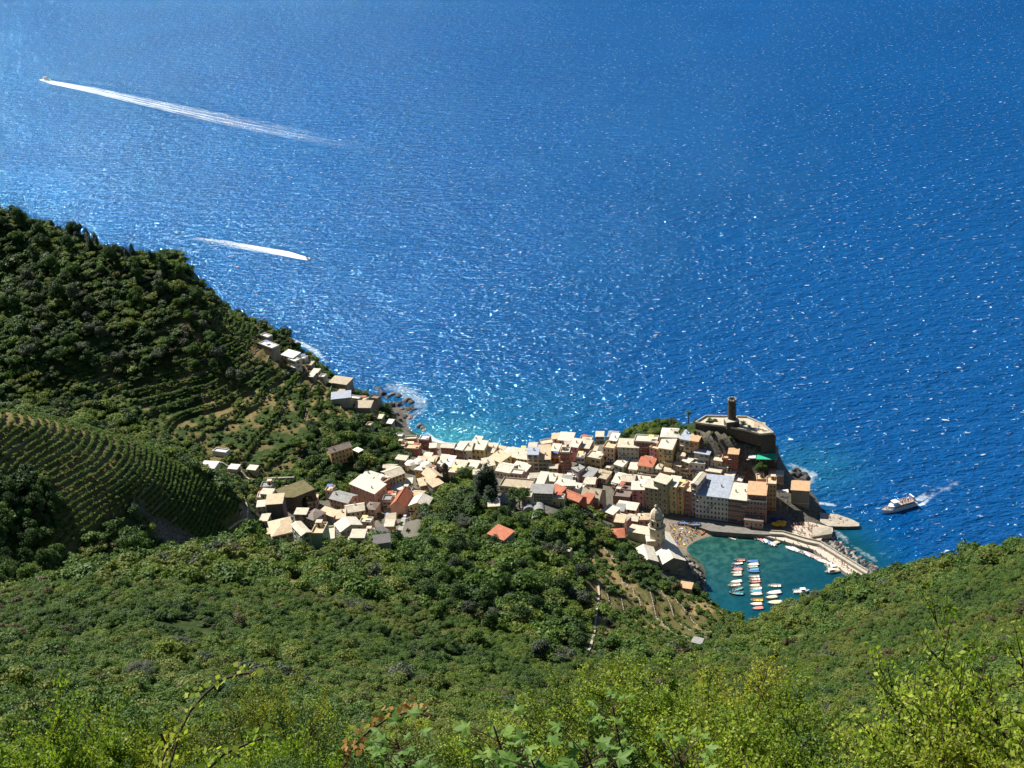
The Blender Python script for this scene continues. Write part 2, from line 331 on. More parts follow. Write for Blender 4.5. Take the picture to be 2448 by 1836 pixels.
sand = ramp(nB.outputs[0], [(.20, .165, .12), (.34, .28, .20)], [.35, .65])
c = mixc(attr('dry').outputs['Fac'], green, dry); c = mixc(attr('rock').outputs['Fac'], c, rock); c = mixc(attr('pave').outputs['Fac'], c, pave); c = mixc(attr('sand').outputs['Fac'], c, sand)
nt.links.new(c, b.inputs['Base Color']); b.inputs['Roughness'].default_value = .95; b.inputs['Specular IOR Level'].default_value = .1
bp = nd(nt, 'ShaderNodeBump', i_Strength=.6, i_Distance=.8); nt.links.new(nB.outputs[0], bp.inputs['Height']); nt.links.new(bp.outputs[0], b.inputs['Normal'])
me = mesh_np('hillside', np.stack([XX, YY, H], -1).reshape(-1, 3), Fq[keep], [tm], smooth=True)
BEACH = region([(1560, 1235), (1700, 1255), (1710, 1285), (1640, 1330), (1575, 1290)], 440, 600) | region([(1010, 1040), (1050, 1045), (1070, 1064), (1030, 1080)], 600, 800)
nsd = fbm(XX/9, YY/9, 3, 21)
a_rock = smooth01((SLOPE-1.25+.5*(nsd-.5))/.35)*(1-blur(M_VINE, 1))
coast = smooth01((7+6*(nsd-.5)-H)/5)*(H > -20)*(1-blur(M_VILL, 2)); a_rock = np.maximum(a_rock, coast)
castle = region([(1850, 1000), (1920, 1010), (1990, 1290), (1880, 1300), (1780, 1240), (1830, 1100), (1790, 1050)], 430, 700)
a_rock = np.maximum(a_rock, blur(castle, 2)*.9)
a_dry = np.clip(blur(M_DRY | M_DRY2, 2)*(.35+.9*(nsd > .46))+blur(M_TERR, 2)*.45*(nsd > .5)+blur(M_VINE, 1)*(.22+.6*smooth01((H-66)/25)*(nsd > .38)), 0, 1)
a_dry = np.maximum(a_dry, blur(M_SPOT, 1)*1.3); edge = (YY > 640) & (px > 430) & (px < 900); a_dry = np.maximum(a_dry, blur(edge & (H > 12), 2)*smooth01((nsd-.45)/.15)*.7)
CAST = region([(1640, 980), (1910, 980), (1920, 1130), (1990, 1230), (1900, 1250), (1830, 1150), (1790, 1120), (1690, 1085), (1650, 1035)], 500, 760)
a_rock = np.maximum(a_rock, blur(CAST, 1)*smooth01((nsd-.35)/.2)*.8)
for nme, arr in (('dry', a_dry), ('rock', a_rock), ('pave', blur(M_VILL & ~CAST, 2)*.85*(H > 1)), ('sand', blur(BEACH, 2))):
    at_ = me.attributes.new(nme, 'FLOAT', 'POINT'); at_.data.foreach_set('value', np.clip(arr, 0, 1).ravel().astype(np.float32))
tag(link('hillside', me), 'green hills falling to the village and the sea', kind='structure')
# ================================================================== sea
def sea():
    # polar fan: dense near the coast, reaching the horizon
    n = 120; rs = [0, 150, 300, 450, 600, 800, 1000, 1400, 2000, 3500, 6000, 12000, 30000]
    V = []; Fs = []
    for r in rs: V += [(r*math.sin(a), r*math.cos(a), 0) for a in np.linspace(-math.pi, math.pi, n, endpoint=False)]
    for k in range(len(rs)-1):
        for i in range(n): Fs.append((k*n+i, (k+1)*n+i, (k+1)*n+(i+1) % n, k*n+(i+1) % n))
    m, nt, b = base_mat('sea water')
    g = nd(nt, 'ShaderNodeNewGeometry')
    def noise(s, d, w, sc=(1, 1, 1), rot=0.0, dist=0.0):
        mp = nd(nt, 'ShaderNodeMapping'); mp.inputs['Scale'].default_value = sc; mp.inputs['Rotation'].default_value = (0, 0, rot)
        nt.links.new(g.outputs['Position'], mp.inputs[0])
        x = nd(nt, 'ShaderNodeTexNoise', i_Scale=s, i_Detail=d, i_Roughness=w, i_Distortion=dist); nt.links.new(mp.outputs[0], x.inputs['Vector']); return x.outputs[0]
    def math_(op, a, b2=None, clamp=False):
        x = nd(nt, 'ShaderNodeMath', operation=op, use_clamp=clamp)
        for i, v in enumerate((a, b2)):
            if v is None: continue
            if isinstance(v, (int, float)): x.inputs[i].default_value = v
            else: nt.links.new(v, x.inputs[i])
        return x.outputs[0]
    def rmp(src, cols, pos):
        cr = nd(nt, 'ShaderNodeValToRGB'); el = cr.color_ramp.elements
        while len(el) < len(cols): el.new(.5)
        for i, c in enumerate(cols): el[i].position = pos[i]; el[i].color = c4(c)
        nt.links.new(src, cr.inputs[0]); return cr.outputs[0]
    big = noise(.0025, 4.0, .6, (1, 1.6, 1), .3); swell = noise(.10, 3.0, .55, (.55, 1, 1), -.35); chop = noise(.34, 2.0, .55, (.6, 1, 1), -.25, .5); rip = noise(.8, 1.0, .5, (.7, 1, 1), .2)
    deep = rmp(big, [(.0010, .058, .206), (.0014, .064, .222)], [.35, .65])
    # shallow tint follows the shore: distance stored on nothing, so use the bay centre points
    def spot(x, y, rad, sx=1.0):
        s = nd(nt, 'ShaderNodeVectorMath', operation='SUBTRACT'); nt.links.new(g.outputs['Position'], s.inputs[0]); s.inputs[1].default_value = (x, y, 0)
        mu = nd(nt, 'ShaderNodeVectorMath', operation='MULTIPLY'); nt.links.new(s.outputs[0], mu.inputs[0]); mu.inputs[1].default_value = (sx, 1, 0)
        ln = nd(nt, 'ShaderNodeVectorMath', operation='LENGTH'); nt.links.new(mu.outputs[0], ln.inputs[0])
        mr = nd(nt, 'ShaderNodeMapRange', interpolation_type='SMOOTHSTEP'); nt.links.new(ln.outputs['Value'], mr.inputs[0]); mr.inputs[1].default_value = rad; mr.inputs[2].default_value = rad*.15; return mr.outputs[0]
    def mix(f, a, b2):
        x = nd(nt, 'ShaderNodeMix', data_type='RGBA')
        if isinstance(f, float): x.inputs[0].default_value = f
        else: nt.links.new(f, x.inputs[0])
        for i, v in ((6, a), (7, b2)):
            if isinstance(v, tuple): x.inputs[i].default_value = c4(v)
            else: nt.links.new(v, x.inputs[i])
        return x.outputs[2]
    p1 = at(1060, 1030); p2 = at(1780, 1370); p3 = at(1330, 1020); p4 = at(1700, 1290); p5 = at(1930, 1120)
    teal = mix(math_('MULTIPLY', spot(p1[0], p1[1], 110, .6), .6), deep, (.006, .115, .235))
    teal = mix(math_('MULTIPLY', spot(p1[0], p1[1]-14, 42, .8), .75), teal, (.04, .24, .29))
    teal = mix(math_('MULTIPLY', spot(p5[0], p5[1], 50), .45), teal, (.012, .13, .19))
    hcol = rmp(noise(.05, 5.0, .7), [(.002, .046, .066), (.004, .068, .088)], [.38, .62])
    hcol = mix(math_('MULTIPLY', spot(p4[0], p4[1], 72), .95), hcol, rmp(noise(.22, 5.0, .6), [(.012, .062, .055), (.035, .12, .095)], [.42, .6]))
    inharb = spot(p2[0], p2[1], 92, .95)
    col = mix(math_('MULTIPLY', inharb, 3.0, True), teal, hcol)
    # white flecks painted on wave crests: sun glints and whitecaps, none in the harbour
    glint_caps = math_('MULTIPLY', rmp(chop, [(0, 0, 0), (1, 1, 1)], [.655, .70]), rmp(noise(.11, 3.0, .6), [(0, 0, 0), (1, 1, 1)], [.42, .62]))
    glint_caps = math_('MULTIPLY', math_('MULTIPLY', glint_caps, math_('SUBTRACT', 1.0, math_('MULTIPLY', inharb, 4.0, True))), .75)
    col = mix(glint_caps, col, (.75, .82, .86))
    nt.links.new(col, b.inputs['Base Color'])
    fr = nd(nt, 'ShaderNodeFresnel', i_IOR=1.33); fc = math_('MINIMUM', math_('MULTIPLY', fr.outputs[0], .34), .12)
    df = nd(nt, 'ShaderNodeBsdfDiffuse'); gl = nd(nt, 'ShaderNodeBsdfGlossy'); gl.inputs['Roughness'].default_value = .10; gl.inputs[0].default_value = (.36, .72, 1.0, 1); ms = nd(nt, 'ShaderNodeMixShader')
    nt.links.new(col, df.inputs[0]); nt.links.new(fc, ms.inputs[0]); nt.links.new(df.outputs[0], ms.inputs[1]); nt.links.new(gl.outputs[0], ms.inputs[2]); nt.links.new(ms.outputs[0], nt.nodes['Material Output'].inputs[0])
    calm = math_('SUBTRACT', 1.0, math_('MULTIPLY', math_('MULTIPLY', inharb, 4.0, True), .85))
    h = math_('ADD', math_('MULTIPLY', swell, 3.0), math_('ADD', math_('MULTIPLY', chop, 1.5), math_('MULTIPLY', rip, .38)))
    h = math_('MULTIPLY', h, calm)
    bp = nd(nt, 'ShaderNodeBump', i_Strength=1.0, i_Distance=1.75); nt.links.new(h, bp.inputs['Height']); nt.links.new(bp.outputs[0], gl.inputs['Normal']); nt.links.new(bp.outputs[0], fr.inputs['Normal']); nt.links.new(bp.outputs[0], df.inputs['Normal'])
    me = mesh_np('sea', V, Fs, [m]); tag(link('sea', me), 'deep blue sea with sunlit ripples', kind='structure')
sea()
# ================================================================== vegetation
LM = dict(
 dark=leaf_mat('dark holm oak leaves', [(.022, .048, .011), (.042, .084, .018), (.078, .128, .030)], .16),
 mid=leaf_mat('mid green leaves', [(.042, .086, .013), (.074, .138, .022), (.125, .19, .038)], .22),
 olive=leaf_mat('olive green leaves', [(.074, .105, .018), (.125, .165, .028), (.20, .22, .048)], .25),
 grey=leaf_mat('grey green leaves', [(.045, .060, .038), (.075, .095, .058), (.12, .14, .085)], .15),
 brown=leaf_mat('dry brown leaves', [(.055, .045, .022), (.09, .08, .035), (.14, .12, .05)], .15),
 pine=leaf_mat('pine needles', [(.007, .022, .006), (.013, .036, .010), (.025, .058, .015)], .10),
 lime=leaf_mat('light green leaves', [(.070, .115, .016), (.115, .175, .024), (.19, .24, .045)], .28),
 vine=leaf_mat('vine leaves', [(.055, .11, .018), (.09, .165, .025), (.15, .22, .04)], .30),
 bright=leaf_mat('sunlit young leaves', [(.095, .165, .018), (.21, .29, .032), (.42, .47, .075)], .42),
 yellow=leaf_mat('yellow broom leaves', [(.11, .17, .018), (.23, .28, .03), (.46, .42, .06)], .40),
 rust=leaf_mat('rusty dying leaves', [(.22, .09, .03), (.35, .17, .05), (.45, .28, .08)], .35),
 pink=leaf_mat('pink blossom', [(.25, .05, .10), (.38, .10, .17), (.30, .08, .12)], .3))
BARK = mat('bark', (.09, .07, .05), .95, .4, 3.0)
def leaf_cloud(rs, centers, radii, n, size, flat=.85, shell=.28, rhomb=True, up=.35):
    """n leaf faces spread in the outer shell of several lobes"""
    centers = np.asarray(centers, float); radii = np.asarray(radii, float)
    k = rs.choice(len(radii), n, p=radii**2/np.sum(radii**2))
    d = rs.normal(size=(n, 3)); d /= np.linalg.norm(d, axis=1)[:, None]
    d[:, 2] = np.where(d[:, 2] < -.3, -d[:, 2], d[:, 2])
    rr = radii[k]*(1-shell*rs.rand(n)**1.5+.30*rs.rand(n)**3)
    c = centers[k]+d*rr[:, None]*np.array([1, 1, flat])
    nrm = d+rs.normal(size=(n, 3))*.55+np.array([0, 0, up]); nrm /= np.linalg.norm(nrm, axis=1)[:, None]
    a = np.cross(nrm, rs.normal(size=(n, 3))); a /= np.linalg.norm(a, axis=1)[:, None]; b_ = np.cross(nrm, a)
    s = size*(.6+.8*rs.rand(n))[:, None]
    V = np.stack([c-a*s*.5, c+b_*s*.34+nrm*s*.06, c+a*s*.5, c-b_*s*.34+nrm*s*.06], 1).reshape(-1, 3)
    return V, np.arange(4*n).reshape(-1, 4)
def lobes(rs, n, rx, rz, rl, zc):
    cs, rd = [], []
    for i in range(n):
        a = rs.rand()*6.283; q = math.sqrt(rs.rand())
        cs.append((math.cos(a)*q*rx, math.sin(a)*q*rx, zc+(rs.rand()-.4)*rz*(1.15-q))); rd.append(rl*(.7+.6*rs.rand())*(1.1-.35*q))
    return cs, rd
def crown_mesh(name, seed, m, rx=1.0, rz=1.0, rl=.55, zc=1.0, nl=9, n=700, size=.16, core=True, **kw):
    rs = np.random.RandomState(seed); cs, rd = lobes(rs, nl, rx-rl*.6, rz, rl, zc)
    V, Fc = leaf_cloud(rs, cs, rd, n, size, **kw); mi = [0]*len(Fc)
    if core:   # twiggy inner mass
        ic = bmesh.new(); bmesh.ops.create_icosphere(ic, subdivisions=1, radius=1); iv = np.array([v.co[:] for v in ic.verts]); fi = [[v.index for v in f.verts] for f in ic.faces]; ic.free()
        base = len(V); Vs = [V]; extra = []
        for c, r in zip(cs, rd):
            Vs.append(iv*r*.62*(1+.12*rs.normal(size=(len(iv), 1)))+np.array(c)); extra += [[base+a for a in f]+[base+f[2]] for f in fi]; base += len(iv)
        V = np.concatenate(Vs); tri = np.array(extra)
        me = bpy.data.meshes.new(name); me.from_pydata(V.tolist(), [], Fc.tolist()+[f[:3] for f in extra]); me.materials.append(m); me.update(); return me
    return mesh_np(name, V, Fc, [m])
def add_trunk(name, seed, h, r0, lean=.1, limbs=4):
    rs = np.random.RandomState(seed); mb = MB(); p = Vector((0, 0, -.6)); r = r0
    for i in range(4):
        q = p+Vector((rs.normal()*lean*h*.25, rs.normal()*lean*h*.25, (h+.6)/4)); mb.tube(p, q, r, r*.8, BARK, 7, False); p = q; r *= .8
        if i >= 1:
            for k in range(limbs//2):
                a = rs.rand()*6.28; e = p+Vector((math.cos(a), math.sin(a), .8))*h*.35; mb.tube(p, e, r*.6, r*.2, BARK, 5, False)
    return mb.data(name)
PROTO = {}   # kind -> list of meshes of unit size (crown radius about 1)
def protos(kind, m, cnt, **kw):
    PROTO[kind] = [crown_mesh(kind, 100+i*7+len(PROTO)*31, LM[m], **kw) for i in range(cnt)]
far = dict(n=620, size=.26, nl=10, shell=.42)
protos('f_dark', 'dark', 3, **far); protos('f_mid', 'mid', 3, **far); protos('f_olive', 'olive', 2, **far); protos('f_grey', 'grey', 2, **far); protos('f_brown', 'brown', 1, **far); protos('f_lime', 'lime', 2, **far)
mid = dict(n=1700, size=.15, nl=13, rl=.45, shell=.45)
protos('m_dark', 'dark', 2, **mid); protos('m_mid', 'mid', 3, **mid); protos('m_olive', 'olive', 3, **mid); protos('m_grey', 'grey', 2, **mid); protos('m_brown', 'brown', 1, **mid); protos('m_lime', 'lime', 2, **mid)
near = dict(n=4500, size=.075, nl=18, rl=.36, shell=.5)
protos('n_mid', 'mid', 2, **near); protos('n_olive', 'olive', 2, **near); protos('n_yellow', 'yellow', 1, **near); protos('n_bright', 'bright', 1, **near); protos('n_grey', 'grey', 1, **near); protos('n_dark', 'dark', 1, **near)
PROTO['vine'] = [crown_mesh('vine', 900+i, LM['vine'], rx=.8, rz=.5, rl=.45, zc=.8, nl=4, n=70, size=.42, core=False) for i in range(3)]
def scatter_object(name, pts, kinds, kidx, scl, rot, label, cat, zs=None):
    """one object whose points carry plants (geometry nodes)"""
    flat = []; start = {}
    coll = bpy.data.collections.new('plants for '+name)
    for k in kinds:
        start[k] = len(flat)
        for me in PROTO[k]:
            o = bpy.data.objects.new('%03d plant' % len(flat), me); coll.objects.link(o); flat.append(o)
    rs = np.random.RandomState(len(pts)); n = len(pts)
    idx = np.array([start[kinds[k]]+rs.randint(len(PROTO[kinds[k]])) for k in kidx], np.int32)
    me = bpy.data.meshes.new(name); me.vertices.add(n); me.vertices.foreach_set('co', np.asarray(pts, np.float32).ravel())
    me.attributes.new('pick', 'INT', 'POINT').data.foreach_set('value', idx)
    S = np.stack([scl, scl, scl*(zs if zs is not None else 1.0)], -1).astype(np.float32)
    me.attributes.new('size', 'FLOAT_VECTOR', 'POINT').data.foreach_set('vector', S.ravel())
    me.attributes.new('turn', 'FLOAT_VECTOR', 'POINT').data.foreach_set('vector', rot.astype(np.float32).ravel())
    o = link(name, me); ng = bpy.data.node_groups.new(name, 'GeometryNodeTree')
    ng.interface.new_socket('Geometry', in_out='INPUT', socket_type='NodeSocketGeometry'); ng.interface.new_socket('Geometry', in_out='OUTPUT', socket_type='NodeSocketGeometry')
    gi = ng.nodes.new('NodeGroupInput'); go = ng.nodes.new('NodeGroupOutput'); ci = ng.nodes.new('GeometryNodeCollectionInfo'); ci.inputs['Collection'].default_value = coll
    ci.inputs['Separate Children'].default_value = True; ci.inputs['Reset Children'].default_value = True
    ip = ng.nodes.new('GeometryNodeInstanceOnPoints'); ip.inputs['Pick Instance'].default_value = True
    def na(n_, t):
        a = ng.nodes.new('GeometryNodeInputNamedAttribute'); a.data_type = t; a.inputs['Name'].default_value = n_; return [s for s in a.outputs if s.enabled][0]
    ng.links.new(gi.outputs[0], ip.inputs['Points']); ng.links.new(ci.outputs[0], ip.inputs['Instance'])
    ng.links.new(na('pick', 'INT'), ip.inputs['Instance Index']); ng.links.new(na('turn', 'FLOAT_VECTOR'), ip.inputs['Rotation']); ng.links.new(na('size', 'FLOAT_VECTOR'), ip.inputs['Scale'])
    ng.links.new(ip.outputs[0], go.inputs[0])
    md = o.modifiers.new('plants', 'NODES'); md.node_group = ng
    tag(o, label, cat, kind='stuff'); return o
def jgrid(x0, x1, y0, y1, s, seed):
    rs = np.random.RandomState(seed); a, b_ = np.meshgrid(np.arange(x0, x1, s), np.arange(y0, y1, s))
    return a.ravel()+(rs.rand(a.size)-.5)*s*.9, b_.ravel()+(rs.rand(a.size)-.5)*s*.9
def inframe(x, y, z, mx=420, mb=140):
    u, v, w = proj(np.stack([x, y, z], -1)); return (u > -mx) & (u < 2448+mx) & (v > -50) & (v < 1836+mb) & (w > 0), u, v
PATHS = []   # strips kept clear of scrub: (polyline of world points, half width)
def clear_strip(x, y):
    r = np.ones(len(x), bool)
    for pl, hw in PATHS:
        for (ax, ay), (bx, by) in zip(pl[:-1], pl[1:]):
            L2 = (bx-ax)**2+(by-ay)**2+1e-6; t_ = np.clip(((x-ax)*(bx-ax)+(y-ay)*(by-ay))/L2, 0, 1)
            r &= (x-ax-t_*(bx-ax))**2+(y-ay-t_*(by-ay))**2 > hw*hw
    return r
def path_px(pts, hw): PATHS.append(([tuple(gat(a, b_)[:2]) for a, b_ in pts], hw))
# ================================================================== houses
CROP = dict(R=(1400, 920, 600/2212), M=(900, 1000, 600/2212), L=(580, 1020, 500/2212), V=(1120, 1040, 360/2212), P=(0, 0, 1.0), H=(1600, 1180, 600/2212), G=(1640, 1130, 260/2212))
def zc(c, x, y): a, b_, k = CROP[c]; return a+x*k, b_+y*k
WALLC = dict(pink=(.62, .30, .30), rose=(.46, .19, .15), salmon=(.62, .36, .26), peach=(.68, .46, .32), red=(.42, .13, .09), darkred=(.30, .10, .08), orange=(.66, .34, .15), ochre=(.66, .44, .18), yellow=(.68, .54, .26), cream=(.60, .52, .38),
  white=(.64, .60, .55), olive=(.36, .36, .22), green=(.38, .44, .30), grey=(.38, .36, .32), dark=(.12, .11, .11), tan=(.48, .38, .28), brown=(.34, .22, .16), stone=(.26, .23, .19), lilac=(.52, .42, .42))
ROOFC = dict(cream=(.66, .59, .46), pale=(.72, .67, .56), warm=(.70, .54, .36), peach=(.68, .42, .24), blue=(.42, .47, .56), grey=(.34, .34, .33), slate=(.15, .14, .14), red=(.52, .17, .09), brown=(.24, .19, .16), white=(.78, .76, .72), buff=(.50, .42, .30))
def wallm(k): return mat('plaster '+k, WALLC[k], .85, .22, .35, 0, streak=(1, 1, .35))
def roofm(k):
    key = 'roofing '+k
    if key in _MC: return _MC[key]
    col = ROOFC[k]; m, nt, b = base_mat(key); tc = nd(nt, 'ShaderNodeTexCoord')
    n1 = nd(nt, 'ShaderNodeTexNoise', i_Scale=.5, i_Detail=6.0, i_Roughness=.7); nt.links.new(tc.outputs['Object'], n1.inputs['Vector'])
    br = nd(nt, 'ShaderNodeTexBrick'); br.inputs['Scale'].default_value = 1.0; br.inputs['Brick Width'].default_value = .55; br.inputs['Row Height'].default_value = .42; br.inputs['Mortar Size'].default_value = .03; br.inputs['Bias'].default_value = -.2
    br.inputs['Color1'].default_value = c4([c*1.06 for c in col]); br.inputs['Color2'].default_value = c4([c*.82 for c in col]); br.inputs['Mortar'].default_value = c4([c*.55 for c in col]); nt.links.new(tc.outputs['Object'], br.inputs['Vector'])
    cr = nd(nt, 'ShaderNodeValToRGB'); e = cr.color_ramp.elements; e[0].position = .32; e[1].position = .62; e[0].color = (.70, .68, .63, 1); e[1].color = (1, 1, 1, 1); nt.links.new(n1.outputs[0], cr.inputs[0])
    mx = nd(nt, 'ShaderNodeMix', data_type='RGBA', blend_type='MULTIPLY'); mx.inputs[0].default_value = 1; nt.links.new(br.outputs[0], mx.inputs[6]); nt.links.new(cr.outputs[0], mx.inputs[7])
    nt.links.new(mx.outputs[2], b.inputs['Base Color']); b.inputs['Roughness'].default_value = .7; b.inputs['Specular IOR Level'].default_value = .3
    _MC[key] = m; return m
GLASS = mat('window glass', (.015, .018, .022), .15, .3, 1.0, spec=.5)
FRAME = mat('window frame paint', (.60, .56, .48), .6, .1)
SHUT = [mat('green shutter paint', (.035, .085, .05), .6, .2), mat('brown shutter paint', (.09, .05, .03), .6, .2)]
DOORM = mat('door paint', (.07, .045, .03), .6, .2); TRIM = mat('pale trim', (.70, .66, .58), .7, .12)
def win_mesh(w, h, sh, open_):
    mb = MB(); x0, x1 = -w/2, w/2
    mb.box(x0-.10, x0, -.07, 0, -.0, h+.1, FRAME); mb.box(x1, x1+.10, -.07, 0, 0, h+.1, FRAME); mb.box(x0, x1, -.07, 0, h, h+.1, FRAME); mb.box(x0-.16, x1+.16, -.16, 0, -.1, 0, FRAME)
    mb.box(x0, x1, -.02, 0, 0, h, GLASS); mb.box(-.025, .025, -.045, -.02, 0, h, FRAME)
    if sh is not None:
        if open_:
            for s in (-1, 1): mb.box(*sorted((s*(w/2+.11), s*(w/2+.11+w*.42))), -.055, 0, .02, h-.02, sh)
        else: mb.box(x0+.02, x1-.02, -.065, -.0455, .02, h-.02, sh)
    return mb.data('window')
WINS = [win_mesh(.95, 1.45, SHUT[0], True), win_mesh(.95, 1.45, SHUT[1], False), win_mesh(.85, 1.3, SHUT[0], False), win_mesh(1.0, 1.5, None, False)]
DOORS = []
for dm in (DOORM, SHUT[0], mat('blue door paint', (.05, .09, .15), .6, .2)):
    mb = MB(); mb.box(-.55, .55, -.05, 0, 0, 2.2, dm); mb.box(-.72, -.55, -.1, 0, 0, 2.35, TRIM); mb.box(.55, .72, -.1, 0, 0, 2.35, TRIM); mb.box(-.55, .55, -.1, 0, 2.2, 2.35, TRIM); mb.box(.38, .44, -.1, -.05, 1.0, 1.12, FRAME); DOORS.append(mb.data('door'))
CHIM = []
for cm in ('cream', 'brown'):
    mb = MB(); mb.box(-.3, .3, -.25, .25, -.6, 1.1, mat('chimney render', (.52, .44, .34), .9, .3)); mb.box(-.4, .4, -.35, .35, 1.1, 1.22, roofm(cm)); mb.box(-.22, .22, -.17, .17, 1.22, 1.45, DOORM); CHIM.append(mb.data('chimney'))
BALC = []
for bw in (2.2, 3.4):
    mb = MB(); mb.box(-bw/2, bw/2, -1.0, 0, -.15, 0, TRIM)
    for a_ in ((-bw/2, bw/2, -1.0, -.95), (-bw/2, -bw/2+.05, -.95, 0), (bw/2-.05, bw/2, -.95, 0)):
        mb.box(*a_, .9, .96, DOORM)
    for i in range(int(bw/.18)): mb.box(-bw/2+i*.18, -bw/2+i*.18+.03, -.99, -.96, 0, .9, DOORM)
    BALC.append(mb.data('balcony'))
HATCH = []
for hm in ('cream', 'salmon'):
    mb = MB(); mb.box(-1.2, 1.2, -1.1, 1.1, 0, 2.0, wallm(hm)); mb.box(-1.35, 1.35, -1.25, 1.25, 2.0, 2.15, roofm('cream')); mb.box(-.4, .4, -1.16, -1.1, .05, 1.8, DOORM); HATCH.append(mb.data('stair_hut'))
CLOTH = []
for cc in ((.75, .73, .68), (.45, .12, .08), (.12, .22, .45), (.70, .55, .20)):
    mb = MB(); mb.mesh([(-1.5, -1.2, 2.1), (1.5, -1.2, 2.1), (1.5, 1.2, 2.4), (-1.5, 1.2, 2.4), (-1.5, -1.2, 2.04), (1.5, -1.2, 2.04), (1.5, 1.2, 2.34), (-1.5, 1.2, 2.34)], [(0, 1, 2, 3), (7, 6, 5, 4), (0, 4, 5, 1), (1, 5, 6, 2), (2, 6, 7, 3), (3, 7, 4, 0)], mat('awning cloth %s' % (cc,), cc, .8, .1))
    for a_, b_ in ((-1.45, -1.15), (1.45, -1.15), (-1.45, 1.15), (1.45, 1.15)): mb.box(a_-.04, a_+.04, b_-.04, b_+.04, 0, 2.1, FRAME)
    CLOTH.append(mb.data('roof_awning'))
def roof_mesh(w, d, kind, m, rise, oh=.35, t=.16):
    """local frame: x along the front, y to the back, z=0 at the eaves"""
    mb = MB(); x0, x1, y0, y1 = -w/2-oh, w/2+oh, -oh, d+oh; u = TRIM
    def slab(pts):
        lo = [(a, b_, c-t) for a, b_, c in pts]; n = len(pts); mb.mesh(lo+list(pts), [tuple(range(n-1, -1, -1)), tuple(range(n, 2*n))]+[(i, (i+1) % n, n+(i+1) % n, n+i) for i in range(n)], m)
    if kind == 'gable':
        r = rise; ym = d/2; slab([(x0, y0, t), (x1, y0, t), (x1, ym-.001, r+t), (x0, ym-.001, r+t)]); slab([(x0, ym+.001, r+t), (x1, ym+.001, r+t), (x1, y1, t), (x0, y1, t)])
        mb.tube((x0-.01, ym, r+t-.03), (x1+.01, ym, r+t-.03), .14, .14, m, 5)
    elif kind == 'gablex':
        r = rise; slab([(x0, y0, t), (-.001, y0, r+t), (-.001, y1, r+t), (x0, y1, t)]); slab([(.001, y0, r+t), (x1, y0, t), (x1, y1, t), (.001, y1, r+t)]); mb.tube((0, y0-.01, r+t-.03), (0, y1+.01, r+t-.03), .14, .14, m, 5)
    elif kind == 'hip':
        r = rise; k = min(w, d)/2
        if w >= d: a, b_ = (x0+k+oh, d/2, r+t), (x1-k-oh, d/2, r+t)
        else: a, b_ = (0, k, r+t), (0, d-k, r+t)
        c = [(x0, y0, t), (x1, y0, t), (x1, y1, t), (x0, y1, t)]
        if w >= d: fs = [[c[0], c[1], b_, a], [c[1], c[2], b_], [c[2], c[3], a, b_], [c[3], c[0], a]]
        else: fs = [[c[0], c[1], a], [c[1], c[2], b_, a], [c[2], c[3], b_], [c[3], c[0], a, b_]]
        for f in fs: mb.poly(f, m)
        lo = [(p[0], p[1], 0) for p in c]; mb.poly(lo[::-1], m)
        for i in range(4): mb.poly([lo[i], lo[(i+1) % 4], c[(i+1) % 4], c[i]], m)
    elif kind == 'shed': slab([(x0, y0, t), (x1, y0, t), (x1, y1, rise+t), (x0, y1, rise+t)])
    elif kind == 'shedb': slab([(x0, y0, rise+t), (x1, y0, rise+t), (x1, y1, t), (x0, y1, t)])
    elif kind == 'flat':
        mb.box(-w/2+.22, w/2-.22, .22, d-.22, -.1, .02, m)
        for a in ((-w/2-.05, w/2+.05, -.05, .22), (-w/2-.05, w/2+.05, d-.22, d+.05), (-w/2-.05, -w/2+.22, .22, d-.22), (w/2-.22, w/2+.05, .22, d-.22)): mb.box(*a, -.12, .75, m)
    return mb
NH = 0
FP = []
